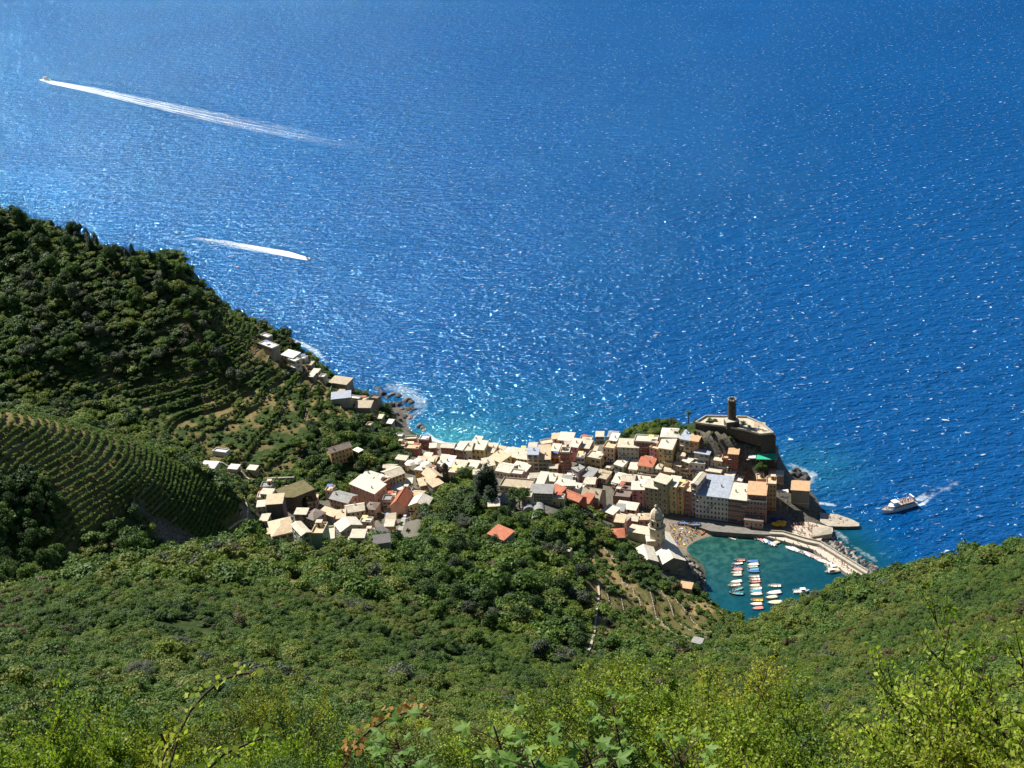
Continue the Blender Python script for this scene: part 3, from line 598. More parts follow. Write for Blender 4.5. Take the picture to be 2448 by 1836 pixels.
def house(c, ax, ay, bx, by, base, depth, wall, roof, kind, label, rise=None, win=1, chim=None, zb=None, name='house', cat='house', rows=None, group='houses of the harbour village', cols=None, ze=None, side=True, arches=0):
    global NH; NH += 1; rs = random.Random(NH*77)
    A = zc(c, ax, ay); B = zc(c, bx, by); _, yb = zc(c, 0, base); xm = (A[0]+B[0])/2; ym = (A[1]+B[1])/2
    if ze is None:
        g = gat(xm+(yb-ym)*.07, yb) if zb is None else at(xm+(yb-ym)*.07, yb, zb)
        lo, hi = g[2]-2, g[2]+60
        for _ in range(30):
            mid_ = (lo+hi)/2
            if proj((g[0], g[1], mid_))[1] > ym: lo = mid_
            else: hi = mid_
        ze = lo; zb = g[2]
    elif zb is None: zb = ze-8
    a = at(A[0], A[1], ze); b_ = at(B[0], B[1], ze); w = math.hypot(b_[0]-a[0], b_[1]-a[1]); ang = math.atan2(b_[1]-a[1], b_[0]-a[0])
    if w < 1.5: w = 1.5
    cx, cy = (a[0]+b_[0])/2, (a[1]+b_[1])/2; ca, sa = math.cos(ang), math.sin(ang)
    cor = [(cx+x*ca-y*sa, cy+x*sa+y*ca) for x, y in ((-w/2, 0), (w/2, 0), (w/2, depth), (-w/2, depth))]
    gm = min(float(hz(p[0], p[1])) for p in cor); z0 = min(zb, gm)-1.0; h = ze-z0
    if group in ('huts in the wood', 'houses on the hillside', 'houses on the headland', 'sheds above the vineyard', 'cemetery buildings', 'houses of the inland quarter', 'church buildings'):
        PATHS.append(([(cx-depth*.5*sa-w*.3*ca, cy+depth*.5*ca-w*.3*sa), (cx-depth*.5*sa+w*.3*ca, cy+depth*.5*ca+w*.3*sa)], depth*.5+1.4)); PATHS.append(([(cx+2.5*sa, cy-2.5*ca), (cx+5*sa, cy-5*ca)], w*.4+1))
    if rise is None: rise = {'gable': depth*.22, 'gablex': w*.22, 'hip': min(w, depth)*.2, 'shed': depth*.16, 'shedb': depth*.16, 'flat': 0}[kind]
    root = empty(name, (cx, cy, z0), ang, label=label, cat=cat, group=group)
    FP.append((cx-depth*.5*sa, cy+depth*.5*ca, max(w, depth)*.5, label, min(w, depth)*.5))
    wm = wallm(wall); mb = MB(); x0, x1 = -w/2, w/2
    if kind in ('shed', 'shedb'):
        f0, f1 = (h, h+rise) if kind == 'shed' else (h+rise, h)
        mb.prism([(x0, 0), (x1, 0), (x1, depth), (x0, depth)], 0, [f0, f0, f1, f1], wm)
    else:
        mb.box(x0, x1, 0, depth, 0, h, wm)
        if kind == 'gable':
            for x in (x0, x1): mb.poly([(x, 0, h), (x, depth, h), (x, depth/2, h+rise)], wm)
        if kind == 'gablex':
            for y in (0, depth): mb.poly([(x0, y, h), (x1, y, h), (0, y, h+rise)], wm)
    if h > 7 and rs.random() < .5:      # string course
        mb.box(x0-.04, x1+.04, -.05, 0, h*.36, h*.36+.18, TRIM)
    mb.build('walls', root)
    ro = roof_mesh(w, depth, kind, roofm(roof), rise).build('roof', root, loc=(0, 0, h))
    if chim is None: chim = 1 if (kind != 'flat' and w > 4 and rs.random() < .75) else 0
    for k in range(chim):
        yy = depth*(.3+.4*rs.random()); xx = (rs.random()-.5)*w*.7
        zz = {'gable': rise*(1-abs(yy-depth/2)/(depth/2)), 'gablex': rise*(1-abs(xx)/(w/2)), 'hip': rise*.5, 'shed': rise*yy/depth, 'shedb': rise*(1-yy/depth), 'flat': 0}[kind]
        link('chimney', CHIM[rs.random() < .3], ro, (xx, yy, zz+.1))
    if kind == 'flat' and min(w, depth) > 4 and name == 'house':
        q_ = rs.random()
        if q_ < .45: link('stair_hut', HATCH[rs.random() < .4], ro, ((w/2-1.8)*rs.choice((-1, 1)), depth-1.6, .02))
        elif q_ < .9: link('roof_awning', CLOTH[rs.randrange(4)], ro, ((w/2-2.0)*rs.uniform(-1, 1), depth/2, .02), rs.uniform(-.1, .1))
    if win:
        hv = ze-zb; wd = WINS[rs.randrange(4)]; nr = rows or max(1, int(round(hv/3.15))); fl = hv/nr
        def face(L, tf, ncol, skip=.06):
            for r in range(nr):
                for k in range(ncol):
                    if rs.random() < skip: continue
                    x, y, rz = tf(-L/2+(k+.5)*L/ncol)
                    link('window', wd, root, (x, y, (zb-z0)+r*fl+fl*.34), rz)
        nc = cols or max(1, int(round((w-.6)/2.5)))
        if w > 3.2 and hv > 6:
            for k in range(rs.choice((0, 1, 1, 2, 3))): link('balcony', BALC[w > 7 and rs.random() < .5], root, (-w/2+(rs.randrange(nc)+.5)*w/nc if nc > 1 else 0, -.003, (zb-z0)+rs.randrange(1, nr)*fl+.1 if nr > 1 else zb-z0+2.8), 0)
        if w > 2.2: face(w, lambda t_: (t_, -.003, 0), nc)
        link('door', DOORS[rs.randrange(3)], root, (rs.choice((-.5, .5))*w/nc if nc > 1 else 0, -.003, max(0, zb-z0-.1)), 0) if rs.random() < .8 else None
        if side and depth > 3.5:
            ns = max(1, int(depth/3.6)); 
            face(depth, lambda t_: (x1+.003, depth/2+t_, math.pi/2), ns, .2)
            if rs.random() < .8: face(depth, lambda t_: (x0-.003, depth/2-t_, -math.pi/2), ns, .35)
    return root
hp = house
# ---- harbour front, from the left
hp('R', 405, 925, 515, 925, 1075, 7, 'pink', 'pale', 'shed', 'narrow pink house with cream roof at left end of harbour front row')
hp('R', 522, 903, 638, 920, 1105, 10, 'olive', 'pale', 'gable', 'olive green house on the harbour front beside the narrow pink one', rows=5)
hp('R', 598, 845, 712, 878, 1122, 7, 'olive', 'cream', 'shed', 'taller olive green house rising behind the church tower dome', rows=6)
hp('R', 712, 888, 798, 902, 1132, 9, 'yellow', 'pale', 'shed', 'pale yellow harbour front house right behind the church tower', rows=6, name='house')
hp('R', 800, 900, 862, 912, 1142, 8, 'ochre', 'warm', 'flat', 'narrow deep yellow harbour front house with roof terrace', rows=6)
hp('R', 864, 928, 925, 940, 1150, 8, 'rose', 'warm', 'shed', 'narrow rose coloured harbour front house with small balconies', rows=6)
hp('R', 927, 872, 985, 884, 1160, 13, 'lilac', 'cream', 'gablex', 'tallest narrow greyish pink house left of the long white one', rows=7)
hp('R', 966, 968, 1256, 1000, 1188, 17, 'white', 'blue', 'shed', 'long white harbour house under a broad bluish grey roof', rise=3.6, rows=5, cols=9, chim=3)
hp('R', 1258, 1003, 1420, 1022, 1222, 13, 'rose', 'pale', 'shed', 'left half of the brick red harbour house with cream roof', rise=2.6, rows=5, cols=6, chim=2)
hp('R', 1420, 1022, 1592, 1036, 1240, 5, 'rose', 'pale', 'flat', 'right half of the brick red harbour house below the orange roof', rows=5, cols=6)
hp('R', 1424, 965, 1590, 976, 1228, 11, 'red', 'peach', 'shed', 'red attic house with a bright orange roof above the harbour', rise=1.6)
hp('R', 1592, 878, 1680, 882, 1110, 8, 'orange', 'warm', 'flat', 'tall orange tower house at right end of harbour row', rows=6, cols=3)
hp('R', 1400, 1190, 1562, 1205, 1262, 4, 'salmon', 'brown', 'shed', 'low salmon arcade building at the water below the red house', rows=1, cols=4, zb=3, win=1)
hp('R', 1510, 840, 1588, 838, 900, 6, 'salmon', 'warm', 'flat', 'small terrace house with pale pink roof left of the orange tower house')
# ---- second rows
hp('R', 228, 872, 308, 882, 925, 9, 'tan', 'pale', 'shed', 'tan house with white roof, first of three above the big dormer roof')
hp('R', 312, 850, 428, 858, 925, 8, 'cream', 'cream', 'gable', 'cream house, middle of the three white roofs above the dormer roof')
hp('R', 430, 862, 544, 876, 935, 7, 'peach', 'pale', 'shed', 'peach house, right one of three white roofs above the dormer roof')
hp('R', 246, 912, 385, 942, 985, 7, 'brown', 'brown', 'flat', 'dark brown terrace house behind the big dormer roof')
hp('R', 240, 985, 388, 1000, 1068, 8, 'darkred', 'brown', 'flat', 'dark red house with a sunken terrace left of the narrow pink house')
hp('V', 1640, 955, 1905, 990, 1080, 13, 'brown', 'buff', 'gable', 'large buff roofed hall with small dormers in the village centre', rise=4, chim=3, win=0)
hp('R', 458, 708, 590, 728, 800, 8, 'cream', 'red', 'shed', 'cream house with a bright red tile roof amid white roofs', rise=2.2)
hp('R', 592, 736, 662, 745, 812, 6, 'cream', 'cream', 'hip', 'small cream house touching the red tiled house')
hp('R', 655, 760, 782, 772, 818, 7, 'orange', 'cream', 'hip', 'bright orange yellow house with a cream hipped roof')
hp('R', 380, 742, 452, 748, 800, 9, 'cream', 'pale', 'shed', 'small house with steep pale roof left of the red tiled house')
hp('R', 250, 700, 325, 722, 765, 11, 'white', 'pale', 'shed', 'white roofed narrow house standing end on above the terraces')
hp('R', 0, 640, 130, 662, 742, 8, 'yellow', 'cream', 'flat', 'broad yellow house with arched ground floor and roof terrace')
hp('R', 150, 556, 250, 568, 680, 8, 'peach', 'warm', 'flat', 'peach tower like house with roof terrace near the sea wall')
hp('R', 208, 488, 272, 495, 600, 7, 'grey', 'white', 'shed', 'grey house with white roof at the sea side above the peach tower')
hp('R', 280, 548, 466, 556, 668, 8, 'grey', 'cream', 'shed', 'wide grey house with deep window bands on the upper slope', rows=3)
hp('R', 424, 500, 626, 512, 625, 8, 'darkred', 'pale', 'flat', 'dark red house with a long white roof on the upper slope')
hp('R', 562, 555, 636, 575, 672, 6, 'pink', 'warm', 'flat', 'bright pink narrow house on the upper slope')
hp('R', 640, 556, 762, 572, 702, 9, 'yellow', 'pale', 'shed', 'yellow house with balconies and tilted white roof on the upper slope', rise=2.2)
hp('R', 660, 460, 828, 466, 520, 11, 'darkred', 'pale', 'hip', 'brown red house with wide white hipped roof, highest on the left')
hp('R', 828, 476, 916, 492, 585, 9, 'cream', 'blue', 'shed', 'cream house with bluish roof below the castle hill')
hp('R', 916, 490, 992, 502, 602, 11, 'orange', 'peach', 'shed', 'orange house with peach roof standing against the castle hill', rise=2.2)
hp('R', 800, 618, 872, 630, 680, 6, 'peach', 'warm', 'shed', 'small peach roofed house between the pale ones')
hp('R', 834, 662, 912, 690, 765, 7, 'cream', 'pale', 'shed', 'cream house with steep white roof left of the stepped white terraces')
hp('R', 905, 692, 1050, 706, 792, 7, 'white', 'white', 'flat', 'whitewashed house with stepped terraces in the upper village')
hp('R', 958, 598, 1088, 618, 700, 8, 'grey', 'blue', 'shed', 'grey house with pale blue roof above the white terraces')
hp('R', 1100, 658, 1202, 674, 730, 9, 'tan', 'cream', 'shed', 'tan house with cream roof left of the dark red house')
hp('R', 1256, 608, 1346, 614, 742, 11, 'darkred', 'peach', 'shed', 'tall dark red house with a peach roof below the castle', rise=1.4)
hp('R', 1200, 650, 1256, 655, 730, 6, 'red', 'salmon' if False else 'peach', 'flat', 'low red wing with sun terrace beside the tall dark red house')
hp('R', 1060, 758, 1190, 776, 852, 6, 'tan', 'cream', 'shed', 'tan house with cream roof above the long white harbour house')
hp('R', 1195, 790, 1302, 812, 868, 7, 'salmon', 'cream', 'shed', 'salmon house with cream roof in the middle above the harbour row')
hp('R', 1275, 830, 1372, 850, 900, 7, 'cream', 'pale', 'shed', 'cream house just behind the brick red harbour house')
hp('R', 1170, 718, 1252, 730, 775, 5, 'peach', 'warm', 'gable', 'small peach house tucked under the dark red one')
hp('R', 836, 742, 900, 752, 812, 5, 'peach', 'warm', 'flat', 'small roof terrace house behind the olive house, left', cols=3)
hp('R', 940, 770, 1050, 782, 845, 5, 'cream', 'brown', 'flat', 'cream house half hidden behind the tallest harbour house')
hp('R', 690, 690, 760, 700, 745, 4, 'ochre', 'warm', 'flat', 'tiny ochre house between the orange and the yellow houses')
hp('R', 770, 700, 835, 722, 790, 4, 'tan', 'warm', 'shed', 'tan house with a leaning roof beside the orange yellow house')
hp('R', 600, 800, 650, 805, 850, 3, 'tan', 'brown', 'flat', 'tiny tan back house above the olive houses')
hp('R', 460, 790, 640, 812, 850, 3, 'tan', 'buff', 'flat', 'long low tan house below the red tiled one', rows=1)
hp('R', 1812, 926, 1970, 936, 1075, 8, 'stone', 'peach', 'shed', 'dark stone bastion house with orange roof above the quay', win=0, chim=0)
hp('R', 1612, 800, 1745, 806, 870, 5, 'stone', 'white', 'flat', 'stone terrace with white parapet above the orange tower house', win=0, chim=0)
# ---- middle of the village, toward the beach side
hp('M', 566, 258, 682, 264, 365, 6, 'red', 'pale', 'gable', 'deep pink house at the left end of the beach row')
hp('M', 690, 272, 758, 282, 375, 8, 'brown', 'pale', 'shed', 'brown fronted house next to the deep pink beach house')
hp('M', 758, 284, 836, 284, 378, 9, 'white', 'cream', 'shed', 'white fronted house with cream roof in the beach row')
hp('M', 836, 272, 946, 280, 370, 9, 'yellow', 'pale', 'shed', 'yellowish house with tall cream roof in the beach row', chim=2)
hp('M', 850, 200, 915, 206, 250, 5, 'cream', 'pale', 'shed', 'small attic house rising out of the beach row roofs', rows=1)
hp('M', 946, 295, 1030, 304, 365, 9, 'cream', 'cream', 'shed', 'cream house with broad roof at the right of the beach row')
hp('M', 1030, 298, 1092, 312, 352, 7, 'peach', 'warm', 'shed', 'peach house with a pointed loggia at the end of the beach row')
hp('M', 1092, 330, 1135, 340, 380, 9, 'cream', 'white', 'shed', 'thin house with a steep white roof beside the beach')
hp('M', 384, 382, 450, 388, 440, 9, 'ochre', 'pale', 'shed', 'ochre house at the foot of the wooded hill, left of a row of five')
hp('M', 450, 376, 520, 384, 435, 7, 'ochre', 'warm', 'gable', 'ochre house with cream gable roof, second of the row of five')
hp('M', 522, 418, 588, 424, 460, 11, 'cream', 'pale', 'shed', 'narrow white roofed house, third of the row of five')
hp('M', 590, 420, 652, 426, 465, 10, 'cream', 'white', 'shed', 'narrow white roofed house behind the small bell tower')
hp('M', 664, 430, 776, 440, 500, 7, 'orange', 'cream', 'shed', 'orange house with cream roof at left of the main street row')
hp('M', 778, 432, 880, 442, 500, 7, 'salmon', 'pale', 'shed', 'salmon house in the middle of the main street row')
hp('M', 882, 436, 945, 442, 495, 6, 'cream', 'warm', 'shed', 'small cream house in the main street row')
hp('M', 946, 428, 1045, 412, 490, 8, 'cream', 'cream', 'shed', 'cream house angled at the right end of the main street row')
hp('M', 336, 452, 415, 460, 560, 6, 'ochre', 'white', 'hip', 'ochre house with three white awnings on its terrace')
hp('M', 410, 462, 490, 472, 520, 6, 'cream', 'white', 'flat', 'cream terrace house right of the ochre house with awnings')
hp('M', 992, 345, 1090, 392, 430, 9, 'yellow', 'warm', 'shed', 'sunlit yellow house turned toward the main street')
hp('M', 1135, 330, 1250, 352, 400, 9, 'ochre', 'cream', 'shed', 'ochre house under a broad cream roof near the beach')
hp('M', 1235, 355, 1330, 366, 425, 8, 'ochre', 'cream', 'shed', 'ochre house with an overhanging cream roof and awning')
hp('M', 1254, 298, 1326, 304, 350, 6, 'orange', 'pale', 'flat', 'small orange house with white flat roof at the sea front')
hp('M', 1326, 320, 1424, 322, 505, 7, 'cream', 'blue', 'shed', 'tall cream house with pale blue roof and two arched windows', rows=5)
hp('M', 1426, 366, 1532, 362, 498, 12, 'green', 'warm', 'shed', 'tall pale green house with a steep beige roof', rise=3.2, rows=4)
hp('M', 1176, 490, 1282, 500, 575, 5, 'pink', 'pale', 'flat', 'small pink house with two arches standing in front of the street')
hp('M', 1052, 462, 1180, 485, 530, 10, 'cream', 'pale', 'gable', 'house under a wide cream roof in the middle of the village')
hp('M', 1185, 440, 1318, 470, 520, 7, 'tan', 'pale', 'shed', 'low house with pale jumbled roofs behind the small pink house')
hp('M', 1300, 545, 1372, 550, 585, 4, 'cream', 'white', 'shed', 'tiny house with a white awning roof by the small pink house', rows=1)
hp('M', 1400, 590, 1466, 596, 640, 11, 'cream', 'pale', 'shed', 'narrow house with tall pale roof above the cemetery wall')
hp('M', 1466, 548, 1570, 556, 610, 7, 'brown', 'pale', 'shed', 'dark fronted house with a square white roof')
hp('M', 1576, 548, 1656, 556, 600, 6, 'tan', 'warm', 'shed', 'house with a beige roof right of the square white roof')
hp('M', 1600, 192, 1724, 200, 285, 8, 'salmon', 'pale', 'shed', 'salmon house alone at the sea wall with a big white roof')
hp('M', 1455, 236, 1600, 214, 262, 6, 'stone', 'cream', 'flat', 'stone terrace above the sea beside the salmon house', win=0, chim=0)
hp('M', 1532, 286, 1602, 292, 402, 7, 'orange', 'pale', 'shed', 'orange house with white roof below the salmon house')
hp('M', 1534, 345, 1610, 352, 432, 5, 'ochre', 'warm', 'flat', 'ochre house half in shade below the orange house')
hp('M', 1618, 304, 1700, 306, 490, 6, 'red', 'pale', 'flat', 'tall windowless looking terracotta tower house', cols=2, rows=5)
hp('M', 1700, 248, 1772, 258, 380, 8, 'pink', 'pale', 'shed', 'tall pale pink house right of the terracotta tower house')
hp('M', 1778, 258, 1872, 268, 345, 8, 'darkred', 'cream', 'shed', 'dark red house with cream roof near the sea wall')
hp('M', 1785, 198, 1890, 206, 240, 6, 'tan', 'cream', 'flat', 'low tan house with terrace at the very sea edge')
hp('M', 1876, 290, 1935, 296, 345, 5, 'yellow', 'warm', 'shed', 'tiny yellow house with cream roof beside the dark slope')
hp('M', 1765, 350, 1832, 352, 470, 6, 'white', 'pale', 'flat', 'bright white narrow house beside the broad yellow one')
hp('M', 1720, 440, 1775, 470, 540, 5, 'lilac', 'grey', 'shed', 'small shaded house at the foot of the stairs')
# ---- lower centre
hp('V', 1655, 600, 1800, 640, 720, 8, 'brown', 'grey', 'shed', 'grey roofed house with pale ridges in the lower centre', rise=2)
hp('V', 1850, 610, 2020, 650, 710, 7, 'tan', 'buff', 'shed', 'house with a buff roof right of the grey roofed one')
hp('V', 1690, 705, 1830, 730, 790, 7, 'rose', 'cream', 'gable', 'small rose house with a cream roof in the lower centre')
hp('V', 2105, 690, 2212, 712, 790, 9, 'tan', 'pale', 'shed', 'tan house with a square white roof in the lower centre')
hp('V', 1440, 600, 1575, 615, 660, 5, 'cream', 'white', 'shed', 'small house with a curling white roof above the long red roof')
hp('V', 1240, 755, 1430, 800, 850, 8, 'cream', 'pale', 'shed', 'broad pale roof behind the long red roof, left one', win=0)
hp('V', 1452, 805, 1590, 835, 880, 7, 'cream', 'pale', 'shed', 'broad pale roof behind the long red roof, right one', win=0)
hp('V', 1600, 800, 1660, 812, 880, 6, 'white', 'white', 'flat', 'little white house beside the buff roofed hall')
hp('V', 1960, 560, 2060, 575, 640, 6, 'peach', 'warm', 'flat', 'peach terrace house above the square white roof')
hp('V', 1190, 815, 1345, 872, 930, 5, 'red', 'red', 'shed', 'left part of the long low building with red tile roof', rise=1.4, win=0, chim=0, group='long red roofs')
hp('V', 1350, 880, 1620, 990, 1050, 6, 'red', 'red', 'gable', 'main part of the long low building with red tile roof', rise=1.8, win=0, chim=0, group='long red roofs')
hp('V', 1640, 985, 1765, 1010, 1080, 8, 'red', 'red', 'shed', 'red brick end building under the long red roof', win=0, chim=0, group='long red roofs')
hp('V', 905, 850, 1230, 862, 990, 6, 'grey', 'grey', 'shed', 'stone burial hall with pillared front in the cemetery', rise=1.6, chim=0, rows=3, cols=14, cat='burial hall', name='burial_hall', group='cemetery buildings')
hp('V', 450, 760, 905, 800, 850, 9, 'tan', 'buff', 'flat', 'long low tan burial gallery at the cemetery edge', chim=0, rows=1, cat='burial gallery', name='burial_gallery', group='cemetery buildings')
hp('V', 640, 850, 820, 862, 900, 6, 'tan', 'warm', 'gable', 'cream gabled chapel behind the dark cemetery trees', chim=0, win=0, cat='chapel', name='chapel', group='cemetery buildings')
hp('V', 425, 985, 590, 1000, 1060, 8, 'tan', 'grey', 'hip', 'grey roofed cemetery house beside the tall cypresses', chim=0, cat='chapel', name='chapel', group='cemetery buildings')
# ---- around the church
hp('R', 150, 1112, 242, 1146, 1195, 6, 'tan', 'pale', 'shed', 'small house with a white roof above the wooded slope, left of the church')
hp('R', 268, 1082, 440, 1108, 1165, 6, 'salmon', 'pale', 'shed', 'salmon house with a long cream roof above the church square')
hp('R', 246, 1188, 345, 1215, 1260, 7, 'rose', 'cream', 'hip', 'rose house with a cream hipped roof above the church square')
hp('R', 358, 1190, 455, 1205, 1260, 6, 'rose', 'cream', 'gable', 'rose house with a low gable roof left of the church tower')
hp('R', 465, 1190, 562, 1188, 1300, 6, 'pink', 'warm', 'hip', 'dark pink house with two small windows beside the church tower')
hp('R', 362, 1310, 560, 1345, 1385, 9, 'cream', 'cream', 'shedb', 'low annex with a sweeping cream roof in front of the pink house', win=0, chim=0)
hp('R', 205, 1352, 345, 1345, 1400, 8, 'tan', 'red', 'hip', 'lone hut with red tiled hip roof on the wooded slope near the church', chim=0)
hp('R', 40, 1040, 120, 1060, 1100, 5, 'cream', 'white', 'shed', 'small white house at the edge of the wood')
# ---- inland part, left
hp('L', 242, 826, 418, 812, 1000, 8, 'dark', 'warm', 'shed', 'tall dark house with flat beige roof at the railway tunnel', rise=1.4, win=0, chim=0, group='houses of the inland quarter')
hp('L', 150, 760, 240, 752, 800, 6, 'cream', 'pale', 'flat', 'low white house behind the tall dark one', group='houses of the inland quarter')
hp('L', 312, 1162, 543, 1108, 1275, 12, 'salmon', 'warm', 'hip', 'salmon house with beige pyramid roof, leftmost of the inland quarter', group='houses of the inland quarter', rows=2, chim=0)
hp('L', 622, 1155, 720, 1118, 1290, 10, 'green', 'cream', 'gablex', 'pale green house with cream roof, left of a pair', group='houses of the inland quarter', rows=3)
hp('L', 722, 1140, 846, 1140, 1292, 8, 'green', 'warm', 'flat', 'pale green block, right of the green pair', group='houses of the inland quarter', win=0)
hp('L', 852, 1212, 975, 1195, 1275, 10, 'cream', 'cream', 'flat', 'cream house with roof terrace beside the green pair', group='houses of the inland quarter')
hp('L', 1036, 1115, 1262, 1040, 1235, 9, 'grey', 'pale', 'gablex', 'large grey house with a white gabled roof in the inland quarter', group='houses of the inland quarter', rise=2.4)
hp('L', 1092, 915, 1290, 885, 1010, 8, 'tan', 'cream', 'gable', 'tan house with a broken cream and brown roof', group='houses of the inland quarter')
hp('L', 990, 975, 1085, 965, 1080, 7, 'salmon', 'warm', 'shed', 'low salmon house left of the tan one', group='houses of the inland quarter')
hp('L', 1290, 870, 1400, 880, 970, 7, 'tan', 'brown', 'hip', 'tan house with a brown hipped roof next to trees', group='houses of the inland quarter')
hp('L', 918, 762, 1112, 812, 880, 9, 'salmon', 'grey', 'gable', 'pinkish house with grey metal roof on a stone platform', group='houses of the inland quarter', rise=2)
hp('L', 640, 952, 750, 992, 1060, 9, 'tan', 'brown', 'hip', 'small tan house with a brown hipped roof above the stream', group='houses of the inland quarter', chim=0)
hp('L', 805, 905, 960, 955, 1010, 5, 'grey', 'warm', 'shed', 'long low shed with pale ridge beside the brown roofed house', group='houses of the inland quarter', win=0, chim=0)
hp('L', 1132, 605, 1395, 712, 830, 9, 'salmon', 'pale', 'shed', 'long brownish pink house with a narrow white roof', group='houses of the inland quarter', rise=1.6, rows=3)
hp('L', 1245, 545, 1445, 612, 730, 9, 'red', 'pale', 'gable', 'red house with a broken white roof above the long pink one', group='houses of the inland quarter', rows=3)
hp('L', 1450, 625, 1560, 560, 770, 9, 'red', 'warm', 'flat', 'crimson end of the big house facing the street', group='houses of the inland quarter', rows=5)
hp('L', 1545, 552, 1714, 492, 690, 10, 'yellow', 'cream', 'gable', 'tall yellow house with cream roof and dark balcony band', group='houses of the inland quarter', rise=2, rows=4, cols=5)
hp('L', 1562, 842, 1715, 852, 960, 14, 'salmon', 'red', 'gablex', 'salmon house with a steep red tiled roof beside the car park', group='houses of the inland quarter', rise=4, chim=0, win=0)
hp('L', 1757, 838, 1950, 852, 960, 9, 'yellow', 'pale', 'gablex', 'pale yellow house with a white gabled roof at the wood edge', group='houses of the inland quarter', rise=2.4, chim=0)
hp('L', 1565, 690, 1700, 660, 740, 7, 'cream', 'white', 'shed', 'white roofed shed behind the steep red tiled roof', group='houses of the inland quarter', win=0)
hp('L', 1412, 1195, 1560, 1110, 1225, 6, 'grey', 'slate', 'shed', 'long dark grey station canopy, upper one', group='houses of the inland quarter', win=0, chim=0, cat='canopy', name='station_canopy')
hp('L', 1380, 1245, 1560, 1220, 1290, 5, 'grey', 'slate', 'shed', 'dark grey station canopy, lower one', group='houses of the inland quarter', win=0, chim=0, cat='canopy', name='station_canopy')
hp('L', 1290, 1140, 1375, 1140, 1200, 5, 'brown', 'white', 'flat', 'small brown hut with a white roof beside the large grey house', group='houses of the inland quarter')
hp('L', 1570, 1180, 1640, 1150, 1215, 4, 'tan', 'warm', 'flat', 'tiny house with beige roof at the end of the station canopies', group='houses of the inland quarter', win=0)
hp('L', 1095, 1235, 1170, 1240, 1260, 4, 'tan', 'warm', 'shed', 'low beige shed at the wood edge below the grey house', group='houses of the inland quarter', win=0)
# small church with dark bell tower
hp('M', 488, 560, 592, 522, 610, 12, 'tan', 'warm', 'gablex', 'old chapel with a steep beige roof beside the dark bell tower', rise=3, win=0, chim=0, cat='chapel', name='chapel', group='chapel by the wood')
hp('M', 500, 610, 590, 570, 640, 7, 'tan', 'warm', 'shed', 'lower annex of the old chapel at the edge of the wood', win=0, chim=0, cat='chapel', name='chapel', group='chapel by the wood')
hp('M', 385, 600, 480, 580, 640, 7, 'brown', 'warm', 'shed', 'brown walled house below the old chapel', group='chapel by the wood')
# upper hillside
hp('L', 930, 285, 1155, 215, 385, 7, 'ochre', 'brown', 'gable', 'lonely ochre house with a brown roof on the hillside above the village', group='houses on the hillside', rows=3, cols=6, rise=1.8)
# left headland
hp('P', 792, 955, 838, 950, 968, 8, 'grey', 'blue', 'shed', 'grey walled house with pale blue roof on the headland slope', group='houses on the headland', win=0, chim=0)
hp('P', 786, 914, 828, 920, 930, 8, 'stone', 'buff', 'shed', 'house with a broad buff roof on the headland edge', group='houses on the headland', win=0, chim=0)
hp('P', 848, 975, 885, 975, 992, 8, 'stone', 'buff', 'shed', 'stone house with buff roof below the square watch house', group='houses on the headland', win=0, chim=0)
hp('P', 882, 952, 902, 955, 985, 5, 'stone', 'brown', 'flat', 'dark square watch house above the headland rocks', group='houses on the headland', win=0, chim=0)
hp('P', 832, 952, 858, 955, 965, 4, 'cream', 'white', 'flat', 'long white terrace house beside the pale blue roof', group='houses on the headland', win=0, chim=0)
hp('P', 672, 848, 700, 856, 868, 7, 'cream', 'white', 'shed', 'upper of two white houses on the headland edge', group='houses on the headland', chim=0)
hp('P', 688, 860, 705, 866, 882, 5, 'cream', 'white', 'flat', 'lower of two white houses on the headland edge', group='houses on the headland', chim=0)
hp('P', 618, 822, 650, 834, 846, 6, 'stone', 'white', 'flat', 'white walled enclosure higher on the headland', group='houses on the headland', win=0, chim=0)
hp('P', 622, 802, 640, 808, 818, 4, 'stone', 'white', 'flat', 'small white ruin, topmost on the headland ridge', group='houses on the headland', win=0, chim=0)
hp('P', 478, 1118, 512, 1120, 1132, 6, 'white', 'white', 'shed', 'white tent like shelter at the bend above the vineyard', group='sheds above the vineyard', win=0, chim=0)
hp('P', 508, 1080, 540, 1084, 1092, 4, 'white', 'white', 'flat', 'long white shed on the terrace above the shelter', group='sheds above the vineyard', win=0, chim=0)
hp('P', 545, 1120, 566, 1122, 1130, 4, 'cream', 'white', 'shed', 'small white shed right of the shelter', group='sheds above the vineyard', win=0, chim=0)
hp('P', 590, 1122, 610, 1124, 1132, 4, 'tan', 'pale', 'shed', 'pale shed farther right above the tunnel road', group='sheds above the vineyard', win=0, chim=0)
hp('P', 1166, 1276, 1204, 1292, 1300, 7, 'tan', 'red', 'shed', 'red tiled roof showing alone among the trees below the cemetery', group='huts in the wood', win=0, chim=0)
hp('P', 1654, 1535, 1676, 1540, 1550, 3, 'grey', 'grey', 'shed', 'grey metal hut in the ravine above the harbour', group='huts in the wood', win=0, chim=0)
hp('P', 1340, 1318, 1362, 1322, 1330, 3, 'tan', 'buff', 'flat', 'tiny stone hut on the terraced slope above the church', group='huts in the wood', win=0, chim=0)
hp('P', 1625, 1404, 1652, 1408, 1414, 4, 'tan', 'peach', 'shed', 'small hut with orange roof on the cliff edge above the harbour rocks', group='huts in the wood', win=0, chim=0)
